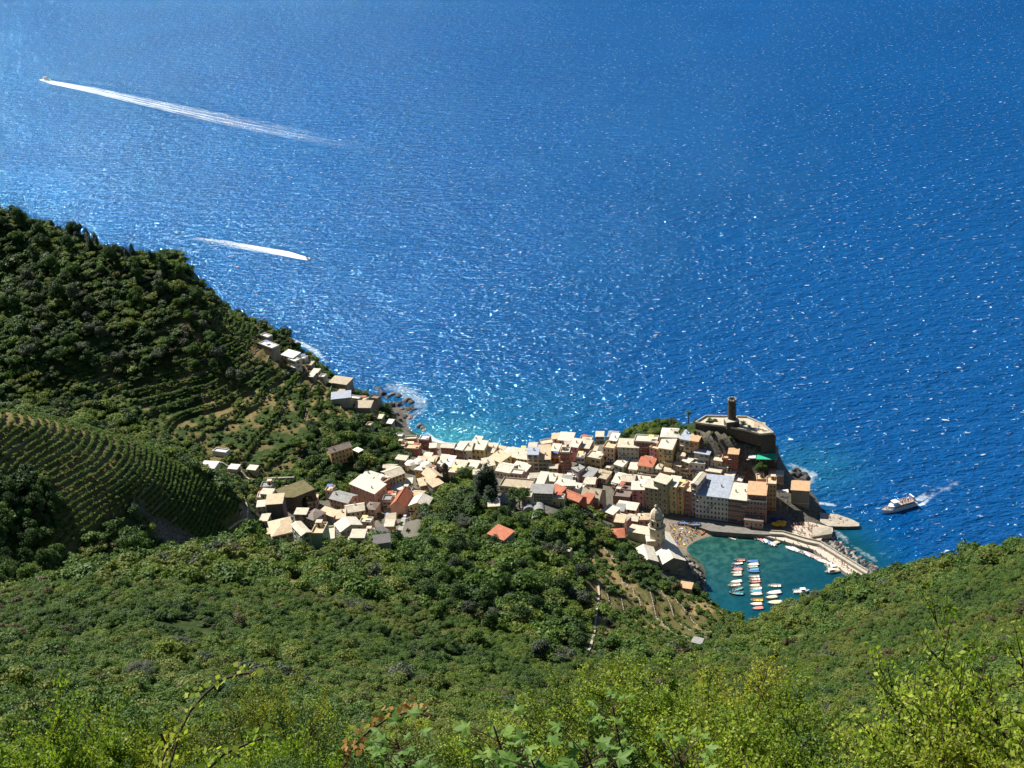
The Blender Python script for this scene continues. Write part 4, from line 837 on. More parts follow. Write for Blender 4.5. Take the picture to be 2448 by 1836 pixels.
# houses above the little beach, on the headland foot
hp('M', 170, 245, 245, 250, 290, 6, 'rose', 'warm', 'flat', 'rose terrace house under the dark cliff, left of three', group='houses above the small beach')
hp('M', 245, 270, 370, 275, 325, 6, 'rose', 'warm', 'flat', 'long shaded rose house with a yellow awning', group='houses above the small beach')
hp('M', 372, 190, 455, 195, 270, 6, 'red', 'white', 'flat', 'red terrace house right above the small beach', group='houses above the small beach')
hp('M', 165, 165, 225, 165, 215, 4, 'grey', 'white', 'flat', 'small grey house with a white roof against the dark cliff', group='houses above the small beach')
hp('M', 250, 190, 350, 185, 235, 4, 'tan', 'cream', 'flat', 'tan terrace above the long shaded rose house', group='houses above the small beach', win=0)
hp('P', 715, 858, 729, 859, 869, 4.5, 'cream', 'white', 'flat', 'small white house on the headland edge below the two white ones', group='houses on the headland', chim=0)
hp('P', 732, 872, 744, 873, 883, 4.5, 'stone', 'buff', 'shed', 'stone hut with buff roof on the headland edge', group='houses on the headland', chim=0)
hp('P', 744, 890, 759, 891, 901, 4.5, 'tan', 'pale', 'shed', 'tan house with pale roof midway down the headland edge', group='houses on the headland', chim=0)
hp('P', 762, 902, 774, 903, 913, 4.5, 'grey', 'white', 'flat', 'small grey house with a white roof left of the broad buff roof', group='houses on the headland', chim=0)
hp('P', 736, 900, 748, 901, 911, 4.5, 'stone', 'pale', 'shed', 'low stone hut on the terrace below the midway tan house', group='houses on the headland', chim=0)
hp('P', 805, 940, 818, 941, 951, 4.5, 'tan', 'buff', 'shed', 'tan hut between the buff roof and the pale blue roof', group='houses on the headland', chim=0)
hp('P', 861, 958, 875, 959, 969, 4.5, 'cream', 'pale', 'flat', 'cream house just above the square watch house', group='houses on the headland', chim=0)
hp('P', 898, 1000, 912, 1001, 1011, 4.5, 'stone', 'cream', 'shed', 'stone house with cream roof above the sea rocks', group='houses on the headland', chim=0)
hp('P', 924, 1012, 936, 1013, 1023, 4.5, 'tan', 'white', 'shed', 'tan house with a white roof where the headland meets the little beach', group='houses on the headland', chim=0)
hp('P', 874, 1018, 886, 1019, 1029, 4.5, 'grey', 'buff', 'flat', 'grey hut on the dark cliff above the little beach', group='houses on the headland', chim=0)
hp('P', 694, 878, 706, 879, 889, 4.5, 'stone', 'white', 'shed', 'white roofed hut on a terrace under the white houses', group='houses on the headland', chim=0)
hp('P', 649, 845, 661, 846, 856, 4.5, 'tan', 'pale', 'shed', 'tan hut just right of the white walled enclosure', group='houses on the headland', chim=0)
# ================================================================== castle, church, tunnel, walls
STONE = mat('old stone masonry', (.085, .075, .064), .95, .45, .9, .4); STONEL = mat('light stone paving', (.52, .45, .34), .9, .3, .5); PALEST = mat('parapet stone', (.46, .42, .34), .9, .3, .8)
CONC = mat('concrete', (.36, .33, .28), .9, .25, .4); PLCH = mat('plaster church', (.66, .56, .40), .85, .25, .3)
def wpoly(c, pts, z): return [tuple(at(*zc(c, x, y), z)[:2]) for x, y in pts]
def local(pts, o): return [(p[0]-o[0], p[1]-o[1]) for p in pts]
def wall_strip(mb, pts, z0, z1, t, m):
    for (ax, ay), (bx, by) in zip(pts[:-1], pts[1:]):
        L = math.hypot(bx-ax, by-ay); mb.box(-t*.3, L+t*.3, -t/2, t/2, z0, z1, m, math.atan2(by-ay, bx-ax), (ax, ay, 0))
# castle terrace
tz = 39.0
T = wpoly('R', [(968, 338), (1062, 282), (1250, 284), (1420, 290), (1560, 352), (1655, 432), (1540, 444), (1400, 404), (1200, 370), (1040, 352)], tz); o = (sum(p[0] for p in T)/10, sum(p[1] for p in T)/10)
root = empty('castle_terrace', (o[0], o[1], 0), label='paved lookout terrace of the castle with a low stone parapet', cat='terrace')
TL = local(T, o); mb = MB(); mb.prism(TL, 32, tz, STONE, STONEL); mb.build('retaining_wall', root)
mb = MB(); wall_strip(mb, TL+[TL[0]], tz+.002, tz+1.1, .5, PALEST); mb.build('parapet', root)
mb = MB(); wall_strip(mb, local(wpoly('R', [(1060, 330), (1130, 322)], tz), o), tz+.002, tz+.8, .4, STONE); wall_strip(mb, local(wpoly('R', [(1450, 385), (1540, 395), (1590, 410)], tz), o), tz+.002, tz+.7, .4, PALEST); mb.build('bench_wall', root)
# round tower
p = at(*zc('R', 1290, 352), tz); root = empty('watch_tower', (p[0], p[1], tz), label='dark round watch tower on the castle terrace above the sea', cat='tower'); root.scale = (.84, .84, .94)
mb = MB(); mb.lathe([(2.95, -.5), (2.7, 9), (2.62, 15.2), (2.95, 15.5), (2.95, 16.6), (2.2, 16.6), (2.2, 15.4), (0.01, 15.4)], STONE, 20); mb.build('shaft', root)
mb = MB()
for i in range(9):
    a = i*2*math.pi/9; mb.box(-.45, .45, -.33, .33, 0, .9, PALEST, a+math.pi/2, (2.6*math.cos(a), 2.6*math.sin(a), 16.603))
mb.build('battlements', root)
mb = MB(); mb.box(-5.0, 3.6, -5.0, 2.0, -.5, 4.0, STONE); mb.box(-5.2, 3.8, -5.2, 2.2, 4.0, 4.35, PALEST); mb.build('base_block', root, rotz=.08)
mb = MB()
for i, z in enumerate((7.5, 11.5)): mb.box(-.3, .3, -.08, 0, z, z+1.1, GLASS, 0, (-.2+i*.8, -2.72, 0))
mb.build('window', root)
# big shaded wall and terraces under the castle
T = wpoly('R', [(1542, 447), (1668, 441), (1676, 462), (1552, 468)], 37); o = T[0]
root = empty('bastion_wall', (o[0], o[1], 0), label='massive dark bastion wall dropping to the sea right of the castle', cat='bastion')
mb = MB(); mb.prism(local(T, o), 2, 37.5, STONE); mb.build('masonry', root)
T = wpoly('R', [(1405, 660), (1688, 668), (1700, 610), (1420, 590)], 24); o = T[0]
root = empty('restaurant_terrace', (o[0], o[1], 24), label='restaurant terrace under the castle with a bright green awning', cat='restaurant')
mb = MB(); mb.prism(local(T, o), -16, 0, STONE, STONEL); mb.build('terrace', root)
G = wpoly('R', [(1502, 652), (1674, 656), (1682, 602), (1518, 600)], 26.4); gl = local(G, o); mb = MB(); gm = mat('green awning cloth', (.02, .42, .25), .7, .1)
mb.mesh([(gl[0][0], gl[0][1], 2.2), (gl[1][0], gl[1][1], 2.2), (gl[2][0], gl[2][1], 3.3), (gl[3][0], gl[3][1], 3.3)]+[(gl[i][0], gl[i][1], (2.2, 2.2, 3.3, 3.3)[i]-.08) for i in range(4)], [(0, 1, 2, 3), (7, 6, 5, 4), (0, 4, 5, 1), (1, 5, 6, 2), (2, 6, 7, 3), (3, 7, 4, 0)], gm); mb.build('awning', root)
for q, h in ((gl[0], 2.15), (gl[1], 2.15), (((gl[0][0]+gl[1][0])/2, (gl[0][1]+gl[1][1])/2), 2.15)):
    mb = MB(); mb.tube((q[0], q[1]+.1, 0), (q[0], q[1]+.1, h), .06, .06, FRAME, 6); mb.build('post', root)
W2 = local(wpoly('R', [(1412, 600), (1700, 612), (1700, 596), (1412, 584)], 24), o); mb = MB(); mb.prism(W2, .002, 4.6, wallm('grey'), roofm('blue')); mb.build('back_building', root)
W3 = local(wpoly('R', [(1432, 650), (1498, 650), (1505, 618), (1440, 616)], 26), o); mb = MB(); mb.prism(W3, 2.1, 2.25, roofm('white')); mb.build('white_awning', root)
# ---- church
p = at(*zc('R', 632, 1385), 17.0); root = empty('bell_tower', (p[0], p[1], 5), label='tall octagonal church bell tower with a pointed dome above the harbour', cat='bell tower'); root.scale = (1, 1, .85)
n8 = math.pi/8
def octo(mb, prof, m): 
    base = len(mb.v); mb.lathe(prof, m, 8); 
    for i in range(base, len(mb.v)):
        x, y, z = mb.v[i]; mb.v[i] = (x*math.cos(n8)-y*math.sin(n8), x*math.sin(n8)+y*math.cos(n8), z)
mb = MB(); octo(mb, [(4.3, -1), (4.3, 10), (4.1, 11), (4.1, 25.2)], PLCH); mb.build('shaft', root)
mb = MB(); octo(mb, [(4.1, 25.2), (4.7, 25.4), (4.7, 25.8), (3.9, 26.0)], PALEST); octo(mb, [(4.11, 17.5), (4.28, 17.6), (4.28, 17.9), (4.11, 18)], PALEST); octo(mb, [(3.6, 30.8), (4.1, 31.0), (4.1, 31.3), (3.4, 31.4)], PALEST); mb.build('cornice', root)
mb = MB(); octo(mb, [(3.55, 25.9), (3.55, 30.9)], PLCH); mb.build('belfry', root)
mb = MB(); octo(mb, [(3.45, 31.35), (3.4, 32.6), (3.1, 34.2), (2.5, 35.8), (1.7, 37.0), (.9, 37.7)], PLCH); mb.build('dome', root)
mb = MB(); octo(mb, [(.75, 37.5), (.7, 39.2), (.95, 39.3), (.5, 40), (.01, 40.6)], PALEST); mb.tube((0, 0, 40.5), (0, 0, 42), .06, .06, DOORM); mb.box(-.4, .4, -.05, .05, 41.2, 41.35, DOORM); mb.build('lantern', root)
for i in range(8):
    a = i*math.pi/4; ap = 3.55*math.cos(n8)
    mb = MB(); mb.box(-.5, .5, -.06, 0, 0, 2.2, GLASS); mb.box(-.35, .35, -.06, 0, 2.2, 2.7, GLASS); mb.build('belfry_opening', root, loc=(ap*math.cos(a), ap*math.sin(a), 27), rotz=a+math.pi/2)
for a, z in ((-math.pi/2, 20.5), (-math.pi/4, 21), (-math.pi/2, 14.2)):
    ap = 4.1*math.cos(n8)+.01; mb = MB(); mb.box(-.35, .35, -.06, 0, 0, 1.9, GLASS); mb.build('window', root, loc=(ap*math.cos(a), ap*math.sin(a), z), rotz=a+math.pi/2)
for i in range(8):
    a = i*math.pi/4+n8; mb = MB(); mb.tube((3.9*math.cos(a), 3.9*math.sin(a), 31.4), (3.9*math.cos(a), 3.9*math.sin(a), 32.6), .22, .08, PALEST, 6); mb.build('pinnacle', root)
house('R', 668, 1590, 880, 1552, 1690, 27, 'stone', 'pale', 'gablex', 'long church nave with a bright slate roof beside the bell tower', rise=3.2, chim=0, win=1, rows=2, cols=2, cat='church', name='church', group='church buildings', zb=7)
house('R', 470, 1580, 640, 1560, 1650, 13, 'tan', 'pale', 'gablex', 'lower side wing of the church with a pale gabled roof', rise=2.4, chim=0, win=1, rows=1, cols=2, cat='church', name='church_wing', group='church buildings', zb=14)
house('R', 540, 1400, 640, 1395, 1470, 9, 'tan', 'pale', 'shedb', 'small sacristy roof between bell tower and church wing', chim=0, win=0, cat='church', name='church_annex', group='church buildings', zb=14)
# rock foot under the church, rounded bath like arch
# ---- dark little bell tower
p = gat(*zc('M', 622, 600)); root = empty('chapel_bell_tower', (p[0], p[1], p[2]), label='small dark square bell tower beside the old chapel', cat='bell tower')
mb = MB(); mb.box(-1.6, 1.6, -1.6, 1.6, -2, 12.5, STONE); mb.build('shaft', root)
mb = MB(); mb.box(-1.9, 1.9, -1.9, 1.9, 12.5, 12.9, STONE); mb.lathe([(1.7, 12.9), (1.5, 13.8), (.9, 14.8), (.05, 15.4)], STONE, 8); mb.build('cap', root)
mb = MB(); mb.lathe([(.45, 0), (.01, 0)], PALEST, 12); o_ = mb.build('clock_face', root, loc=(0, -1.62, 9.6)); o_.rotation_euler = (math.pi/2, 0, 0)
# ---- chapels with half domes
for (x, y, r, lab) in ((1345, 845, 2.6, 'left of two domed tomb chapels at the cemetery edge'), (1435, 862, 3.0, 'right and larger of two domed tomb chapels at the cemetery edge'), (1405, 925, 1.8, 'small domed tomb below the two tomb chapels')):
    p = gat(*zc('M', x, y)); root = empty('tomb_chapel', (p[0], p[1], p[2]), label=lab, cat='tomb', group='domed tombs in the cemetery')
    mb = MB(); mb.box(-r*.9, r*.9, -r*.7, r*1.2, -1.5, 3.0, wallm('tan')); mb.build('walls', root)
    mb = MB(); n = 10; V = [(r*math.cos(math.pi*i/n), y_, 3.0+r*.9*math.sin(math.pi*i/n)) for y_ in (-r*.7-.2, r*1.2+.2) for i in range(n+1)]
    mb.mesh(V, [(i+1, i, n+1+i, n+2+i) for i in range(n)]+[tuple(range(n+1)), tuple(range(2*n+1, n, -1))], roofm('grey')); mb.build('dome', root)
    mb = MB(); mb.box(-.8, .8, -.08, 0, 0, 2.6, GLASS); mb.build('door', root, loc=(0, -r*.7-.003, .2))
# ---- railway tunnel mouth
T = [gat(*zc('L', x, y)) for x, y in ((430, 870), (575, 905), (800, 850))]
root = empty('tunnel_portal', tuple(T[1]), label='stone railway tunnel mouth with a dark arch and dry grass on top', cat='tunnel portal')
a0, a1, a2 = [np.array(q)-np.array(T[1]) for q in T]; mb = MB()
hgt = 9.0; d1 = (a2-a1)[:2]; L = np.hypot(*d1); ang = math.atan2(d1[1], d1[0]); k = 10; rr = min(4.6, L*.26); cxm = L*.55
def fr(x, z, y=0.0): return (x*math.cos(ang)-y*math.sin(ang), x*math.sin(ang)+y*math.cos(ang), z)
arc = [(cxm-rr*math.cos(math.pi*i/k), 4.2+rr*math.sin(math.pi*i/k)) for i in range(k+1)]
out = [(0, hgt)]+[(L*i/k, hgt) for i in range(1, k)]+[(L, hgt)]
for i in range(k): mb.poly([fr(*arc[i]), fr(*arc[i+1]), fr(*out[i+1]), fr(*out[i])], STONE)
mb.poly([fr(0, -3), fr(arc[0][0], -3), fr(*arc[0]), fr(*out[0])], STONE); mb.poly([fr(arc[-1][0], -3), fr(L, -3), fr(*out[-1]), fr(*arc[-1])], STONE)
mb.poly([fr(L, -3), fr(L, -3, 14), fr(L, hgt, 14), fr(L, hgt)], STONE)
for i in range(k): mb.poly([fr(*arc[i+1]), fr(*arc[i]), fr(arc[i][0], arc[i][1], 13), fr(arc[i+1][0], arc[i+1][1], 13)], STONE)
mb.poly([fr(arc[0][0], -3, 13), fr(arc[-1][0], -3, 13)]+[fr(a_, b2, 13) for a_, b2 in arc[::-1]], mat('tunnel dark', (.01, .01, .012), .95))
mb.poly([(a0[0], a0[1], -3), fr(0, -3), fr(0, hgt), (a0[0], a0[1], hgt)], STONE); mb.build('masonry', root)
mb = MB(); mb.prism([(a0[0], a0[1]), fr(0, 0)[:2], fr(L, 0)[:2], fr(L, 0, 14)[:2], fr(-4, 0, 15)[:2]], hgt+.002, hgt+.35, mat('dry grass', (.15, .13, .06), .95, .4, .8, .5)); mb.build('grass_top', root)
# ---- long pale walls, paths and stairs (photo outlines thrown on the ground)
def ribbon(name, pts, w, h, m, label, cat, group=None, z0=-1.2, seg=3.0, kind=None):
    P = [gat(x, y) for x, y in pts]; Q = [P[0]]
    for a_, b2 in zip(P[:-1], P[1:]):
        n = max(1, int(np.hypot(*(b2-a_)[:2])/seg)); Q += [a_+(b2-a_)*(i+1)/n for i in range(n)]
    Q = np.array(Q); Q[:, 2] = hz(Q[:, 0], Q[:, 1]); o = Q[0].copy(); Q = Q-o; mb = MB(); n = len(Q); V = []
    for i in range(n):
        t_ = Q[min(i+1, n-1)]-Q[max(i-1, 0)]; l = math.hypot(t_[0], t_[1])+1e-6; nx, ny = -t_[1]/l*w/2, t_[0]/l*w/2
        V += [(Q[i][0]+nx, Q[i][1]+ny, Q[i][2]+z0), (Q[i][0]-nx, Q[i][1]-ny, Q[i][2]+z0), (Q[i][0]-nx, Q[i][1]-ny, Q[i][2]+h), (Q[i][0]+nx, Q[i][1]+ny, Q[i][2]+h)]
    Fs = [(0, 1, 2, 3), ((n-1)*4+3, (n-1)*4+2, (n-1)*4+1, (n-1)*4)]
    for i in range(n-1):
        b0 = i*4; b1 = b0+4; Fs += [(b0+3, b0+2, b1+2, b1+3), (b0+1, b0, b1, b1+1), (b0+2, b0+1, b1+1, b1+2), (b0, b0+3, b1+3, b1)]
    mb.mesh(V, Fs, m); ob = mb.build(name, None, loc=tuple(o)); PATHS.append(([tuple((q+o)[:2]) for q in Q], w/2+(1.0 if kind is None else 1.6)))
    return tag(ob, label, cat, group, kind)
PATHM = mat('dusty path', (.42, .36, .27), .95, .25, .6); ASPH = mat('road concrete', (.30, .28, .25), .9, .2, .5)
ribbon('garden_wall', [(640, 1152), (705, 1149)], .8, 2.2, PALEST, 'long pale wall above the tunnel, upper one', 'wall', 'pale walls above the tunnel')
ribbon('garden_wall', [(655, 1175), (700, 1166), (745, 1163)], .8, 1.8, PALEST, 'wavy pale wall right above the tunnel mouth', 'wall', 'pale walls above the tunnel')
ribbon('garden_wall', [(520, 1108), (560, 1122), (600, 1150), (632, 1156)], .7, 1.2, PALEST, 'thin pale wall climbing past the white sheds', 'wall', 'pale walls above the tunnel')
ribbon('path', [(1428, 1386), (1432, 1420), (1424, 1480), (1416, 1530), (1404, 1562)], .9, .25, PATHM, 'thin pale path running down the wooded slope', 'path', None, kind='structure')
ribbon('road', [(936, 1262), (930, 1246), (928, 1232)], 4, .3, ASPH, 'village car park road', 'road', None, kind='structure')
ribbon('road', [(958, 1270), (966, 1245), (972, 1225)], 3.5, .3, ASPH, 'lane beside the white gabled house', 'road', None, kind='structure')
ribbon('mule_track', [(438, 940), (480, 1000), (560, 1120)], 1.2, .25, PATHM, 'mule track', 'path', None, kind='structure') if False else None
ribbon('vineyard_path', [(640, 1180), (650, 1215), (700, 1240)], 1.2, .25, PATHM, 'lane', 'path', None, kind='structure') if False else None
ribbon('path', [(575, 1172), (592, 1215), (590, 1240), (545, 1265)], .8, .2, PATHM, 'monorail track in the vineyard', 'path', None, kind='structure')
# ================================================================== quay, pier, rocks
def slab_obj(name, c, pts, z0, z1, mside, mtop, label, cat, kind=None, group=None):
    T = wpoly(c, pts, z1); o = T[0]; mb = MB(); mb.prism(local(T, o), z0, z1, mside, mtop); ob = mb.build(name, None, loc=(o[0], o[1], 0)); return tag(ob, label, cat, group, kind)
WETS = mat('quay stone', (.16, .14, .12), .9, .35, .5, .3)
slab_obj('promenade', 'R', [(660, 1140), (980, 1180), (1400, 1240), (1600, 1225), (1800, 1180), (1830, 1260), (1700, 1320), (1560, 1318), (1380, 1310), (1100, 1288), (980, 1246), (700, 1212)], -6, 2.9, WETS, mat('promenade paving', (.20, .18, .16), .9, .3, .4), 'shaded harbour promenade', 'quay', 'structure')
pier = empty('harbour_pier', tuple(at(*zc('H', 1200, 440), 0)), label='long concrete pier with a raised walkway curving round the harbour', cat='pier')
o = tuple(at(*zc('H', 1200, 440), 0))
def hl(pts, z): return local(wpoly('H', pts, z), o)
mb = MB(); mb.prism(hl([(808, 362), (870, 345), (1000, 350), (1200, 412), (1325, 440), (1745, 700), (1760, 760), (1640, 790), (1610, 735), (1410, 592), (1270, 492), (1060, 432)], 2.0), -9, 2.0, CONC, mat('pier deck', (.52, .46, .37), .9, .18, .5)); mb.build('deck', pier)
mb = MB(); mb.prism(hl([(880, 338), (1000, 342), (1205, 402), (1330, 430), (1750, 690), (1738, 706), (1318, 446), (1196, 420), (1000, 358), (890, 352)], 3.6), 2.003, 3.6, mat('walkway wall', (.30, .27, .23), .9, .3, .5), mat('walkway deck', (.44, .39, .32), .9, .2, .5)); mb.build('raised_walkway', pier)
mb = MB(); wall_strip(mb, hl([(900, 334), (1000, 338), (1207, 398), (1334, 426), (1752, 686)], 3.6), 3.603, 4.4, .35, PALEST); mb.build('parapet', pier)
P_ = hl([(820, 364), (1060, 436), (1268, 496), (1408, 596), (1606, 738)], 2.0)
for (ax, ay), (bx, by) in zip(P_[:-1], P_[1:]):
    n = int(math.hypot(bx-ax, by-ay)/6)+1
    for i in range(n):
        t_ = (i+.5)/n; mb = MB(); mb.lathe([(.22, 0), (.18, .35), (.28, .4), (.28, .55), (.01, .6)], DOORM, 8, (ax+(bx-ax)*t_, ay+(by-ay)*t_+.6, 2.002)); mb.build('bollard', pier)
slab_obj('quay', 'H', [(1040, 340), (1110, 252), (1240, 250), (1440, 300), (1442, 340), (1360, 372), (1325, 424), (1204, 396), (1010, 336)], -7, 2.2, CONC, mat('quay paving', (.50, .43, .34), .9, .25, .5), 'sunny quay platform where bathers lie', 'quay', 'structure')
slab_obj('jetty', 'H', [(1325, 165), (1480, 182), (1600, 222), (1672, 258), (1676, 286), (1560, 290), (1400, 286), (1330, 250)], -7, 1.8, WETS, mat('jetty paving', (.40, .35, .28), .9, .35, .5), 'low pointed stone jetty running out to sea beyond the quay', 'jetty')
mb = MB(); T = wpoly('H', [(1262, 300), (1430, 296), (1436, 330), (1262, 356)], 5.0); mb.prism(local(T, T[0]), -3, [5.2, 5.2, 3.4, 3.4], mat('sea wall block', (.50, .44, .34), .9, .25, .5)); tag(mb.build('sea_wall', None, loc=(T[0][0], T[0][1], 0)), 'smooth pale concrete block at the end of the quay', 'sea wall')
# rocks
ROCKM = [mat('grey rock', (.20, .18, .16), .95, .45, .8, .4), mat('pale rock', (.38, .34, .29), .95, .35, .8, .4), mat('dark wet rock', (.055, .05, .048), .7, .4, .8, .4)]
def rock_mesh(seed, m):
    rs = np.random.RandomState(seed); bm = bmesh.new(); bmesh.ops.create_icosphere(bm, subdivisions=2, radius=1)
    sx, sy, sz = .8+.5*rs.rand(), .7+.4*rs.rand(), .5+.3*rs.rand(); pl = rs.normal(size=(9, 3)); pl /= np.linalg.norm(pl, axis=1)[:, None]
    for v in bm.verts:
        c = np.array(v.co[:])
        for q in pl:
            t_ = c@q
            if t_ > .68: c = c-q*(t_-.68)
        v.co = (c[0]*sx, c[1]*sy, c[2]*sz)
    me = bpy.data.meshes.new('boulder'); bm.to_mesh(me); bm.free(); me.materials.append(m); return me
ROCKS = [[rock_mesh(40+i+10*j, ROCKM[j]) for i in range(4)] for j in range(3)]
def rocks(c, poly, n, r0, r1, tones, label, group, zoff=.2, seed=1, name='boulder'):
    rs = random.Random(seed); xs = [p[0] for p in poly]; ys = [p[1] for p in poly]; k = 0
    while k < n:
        x = rs.uniform(min(xs), max(xs)); y = rs.uniform(min(ys), max(ys))
        if not inpoly(np.array([x]), np.array([y]), poly)[0]: continue
        p = at(*zc(c, x, y), .6); g = max(float(hz(p[0], p[1])), -.6); r = rs.uniform(r0, r1)
        ob = link(name, rs.choice(ROCKS[rs.choice(tones)]), None, (p[0], p[1], g+zoff*r)); ob.rotation_euler = (rs.uniform(-.4, .4), rs.uniform(-.4, .4), rs.uniform(0, 6.28)); ob.scale = (r, r, r)
        tag(ob, label, 'boulder', group); k += 1
rocks('H', [(1335, 385), (1450, 355), (1560, 450), (1700, 560), (1840, 630), (1850, 690), (1760, 702), (1500, 540), (1335, 432)], 190, .9, 1.9, (0, 0, 1, 2), 'grey boulder of the breakwater on the sea side of the pier', 'boulders of the breakwater', seed=3)
rocks('H', [(120, 590), (170, 600), (260, 650), (310, 720), (320, 830), (270, 880), (210, 760), (160, 690)], 60, .7, 1.6, (0, 1, 2), 'boulder on the harbour shore below the church', 'boulders below the church', seed=4)
rocks('H', [(1500, 790), (1560, 745), (1660, 725), (1700, 750), (1640, 800), (1560, 812)], 22, .8, 1.7, (1, 1, 0), 'pale boulder where the pier meets the wooded shore', 'boulders at the landward end of the pier', seed=5)
rocks('R', [(1725, 745), (1850, 738), (1960, 800), (1970, 835), (1850, 835), (1770, 800)], 22, 1.5, 3.2, (2, 2, 0), 'dark wet rock in the surf right of the castle', 'dark rocks under the castle', seed=6, name='sea_rock')
rocks('R', [(2080, 1130), (2150, 1140), (2260, 1200), (2180, 1230), (2090, 1190)], 14, 1.0, 2.2, (2, 0), 'dark rock at the root of the pointed jetty', 'dark rocks by the jetty', seed=7, name='sea_rock')
rocks('P', [(868, 925), (905, 922), (960, 945), (1000, 968), (985, 985), (960, 978), (985, 1000), (960, 1012), (915, 1000), (900, 960)], 46, 2.0, 4.6, (2, 2, 0), 'dark slab of the rocky point at the foot of the headland', 'rocks of the headland point', seed=8, name='sea_rock', zoff=-.1)
rocks('P', [(1000, 1018), (1018, 1012), (1024, 1024), (1008, 1036)], 6, 2.0, 3.2, (0, 1), 'grey rock standing beside the little beach', 'rocks beside the little beach', seed=9, name='sea_rock')
rocks('P', [(690, 822), (730, 838), (790, 885), (835, 925), (815, 925), (750, 862)], 26, 1.5, 3.5, (2, 0), 'rock at the foot of the headland cliff', 'cliff foot rocks of the headland', seed=12, name='sea_rock')
# ================================================================== boats
def boat_parts(L, Wd, hullc, inc, kind):
    """local frame: bow at +x, waterline z=0"""
    n = 9; V = []; xs = np.linspace(-L/2, L/2, n); parts = {}
    hm = mat('boat hull %s' % str(hullc), hullc, .35, .08, spec=.5); im = mat('boat inside %s' % str(inc), inc, .6, .15)
    def wid(t): return Wd/2*(1-max(0, (t-.45)/.55)**2.2)*(.86+.14*min(1, t/.3)) if t < .999 else .02
    H0 = .55*L/5; sect = []
    mb = MB()
    for x in xs:
        t_ = (x+L/2)/L; w = wid(t_); sh = H0*(1+.35*t_**2.5); V += [(x, -w, sh), (x, -w*.82, .05), (x, 0, -.25), (x, w*.82, .05), (x, w, sh)]
    Fs = []
    for i in range(n-1):
        for k in range(4): a = i*5+k; Fs.append((a, a+1, a+6, a+5))
    Fs.append((0, 5*0+4, 3, 2, 1)); mb.mesh(V, Fs, hm); parts['hull'] = mb.data('hull', False)
    mb = MB(); V2 = []; 
    for x in xs: t_ = (x+L/2)/L; w = max(.02, wid(t_)-.07*L/5); sh = H0*(1+.35*t_**2.5); V2 += [(x*.97, -w, sh-.01), (x*.97, -w*.8, sh*.35), (x*.97, w*.8, sh*.35), (x*.97, w, sh-.01)]
    Fs = []
    for i in range(n-1):
        for k in range(3): a = i*4+k; Fs.append((a+4, a+5, a+1, a))
    Fs.append((0, 1, 2, 3)); mb.mesh(V2, Fs, im); parts['deck_well'] = mb.data('deck_well')
    mb = MB()
    for i in range(n-1):
        for s in (0, 4):
            a, b_ = V[i*5+s], V[(i+1)*5+s]; mb.tube((a[0], a[1], a[2]+.01), (b_[0], b_[1], b_[2]+.01), .045*L/5, .045*L/5, mat('gunwale', (.66, .62, .54), .6, .1), 5)
    parts['gunwale'] = mb.data('gunwale')
    if kind != 'kayak':
        for q, x in enumerate((-.22*L, .12*L)): mb = MB(); mb.box(x-.14, x+.14, -wid(.5)*.9, wid(.5)*.9, H0*.72, H0*.8, mat('thwart wood', (.38, .26, .15), .7, .25)); parts['seat%d' % q] = mb.data('seat')
        mb = MB(); mb.box(-L/2-.35, -L/2+.02, -.14, .14, H0*.6, H0*1.35, mat('outboard cowl', (.06, .06, .07), .4, .2)); mb.box(-L/2-.24, -L/2-.06, -.05, .05, -.5, H0*.6, DOORM); parts['outboard_motor'] = mb.data('outboard_motor')
    if kind == 'cover': mb = MB(); mb.mesh([(-L*.46, -Wd*.44, H0), (L*.2, -Wd*.46, H0*1.06), (L*.44, 0, H0*1.3), (L*.2, Wd*.46, H0*1.06), (-L*.46, Wd*.44, H0), (-L*.4, 0, H0*1.5), (L*.15, 0, H0*1.7)], [(0, 1, 6, 5), (1, 2, 6), (2, 3, 6), (3, 4, 5, 6), (4, 0, 5)], mat('canvas %s' % str(inc), inc, .8, .12)); parts['cover'] = mb.data('cover')
    if kind == 'cabin': mb = MB(); wm_ = mat('cabin white', (.78, .77, .74), .4, .06, spec=.5); mb.box(-L*.02, L*.22, -Wd*.28, Wd*.28, H0*.5, H0*2.2, wm_); mb.box(-L*.02, L*.19, -Wd*.285, Wd*.285, H0*1.45, H0*1.95, GLASS); mb.box(-L*.08, L*.25, -Wd*.34, Wd*.34, H0*2.2, H0*2.32, wm_); parts['cabin'] = mb.data('cabin')
    return parts
BK = {}
WHT = (.80, .79, .76); BLU = (.05, .20, .48); RED_ = (.45, .08, .05); CRM = (.74, .66, .48); TEAL = (.08, .36, .42); DRK = (.10, .09, .09); YEL = (.85, .55, .04); ORG = (.85, .22, .04); WOOD = (.30, .15, .07); PNK = (.75, .30, .28)
def boat(px_, py_, deg, hull, inc, kind, L, label, group, c='H', z=0.0, tilt=0, name='rowing_boat', cat='boat'):
    key = (hull, inc, kind, round(L*2)/2)
    if key not in BK: BK[key] = boat_parts(key[3], key[3]*(.36 if kind != 'kayak' else .22), hull, inc, kind)
    p = at(*zc(c, px_, py_), z); r = empty(name, (p[0], p[1], z), R(deg), label=label, cat=cat, group=group)
    if tilt: r.rotation_euler = (tilt, 0, R(deg))
    for nme, me in BK[key].items(): link(nme.rstrip('0123456789'), me, r)
    return r
def run(rows, group, where):
    for i, (x, y, dg, h, n_, k, L, desc) in enumerate(rows): boat(x, y, dg, h, n_, k, L, '%s, %s' % (desc, where(i)), group)
ordn = ['first', 'second', 'third', 'fourth', 'fifth', 'sixth', 'seventh', 'eighth', 'ninth', 'tenth', 'eleventh', 'twelfth', 'thirteenth', 'fourteenth', 'fifteenth', 'sixteenth', 'seventeenth']
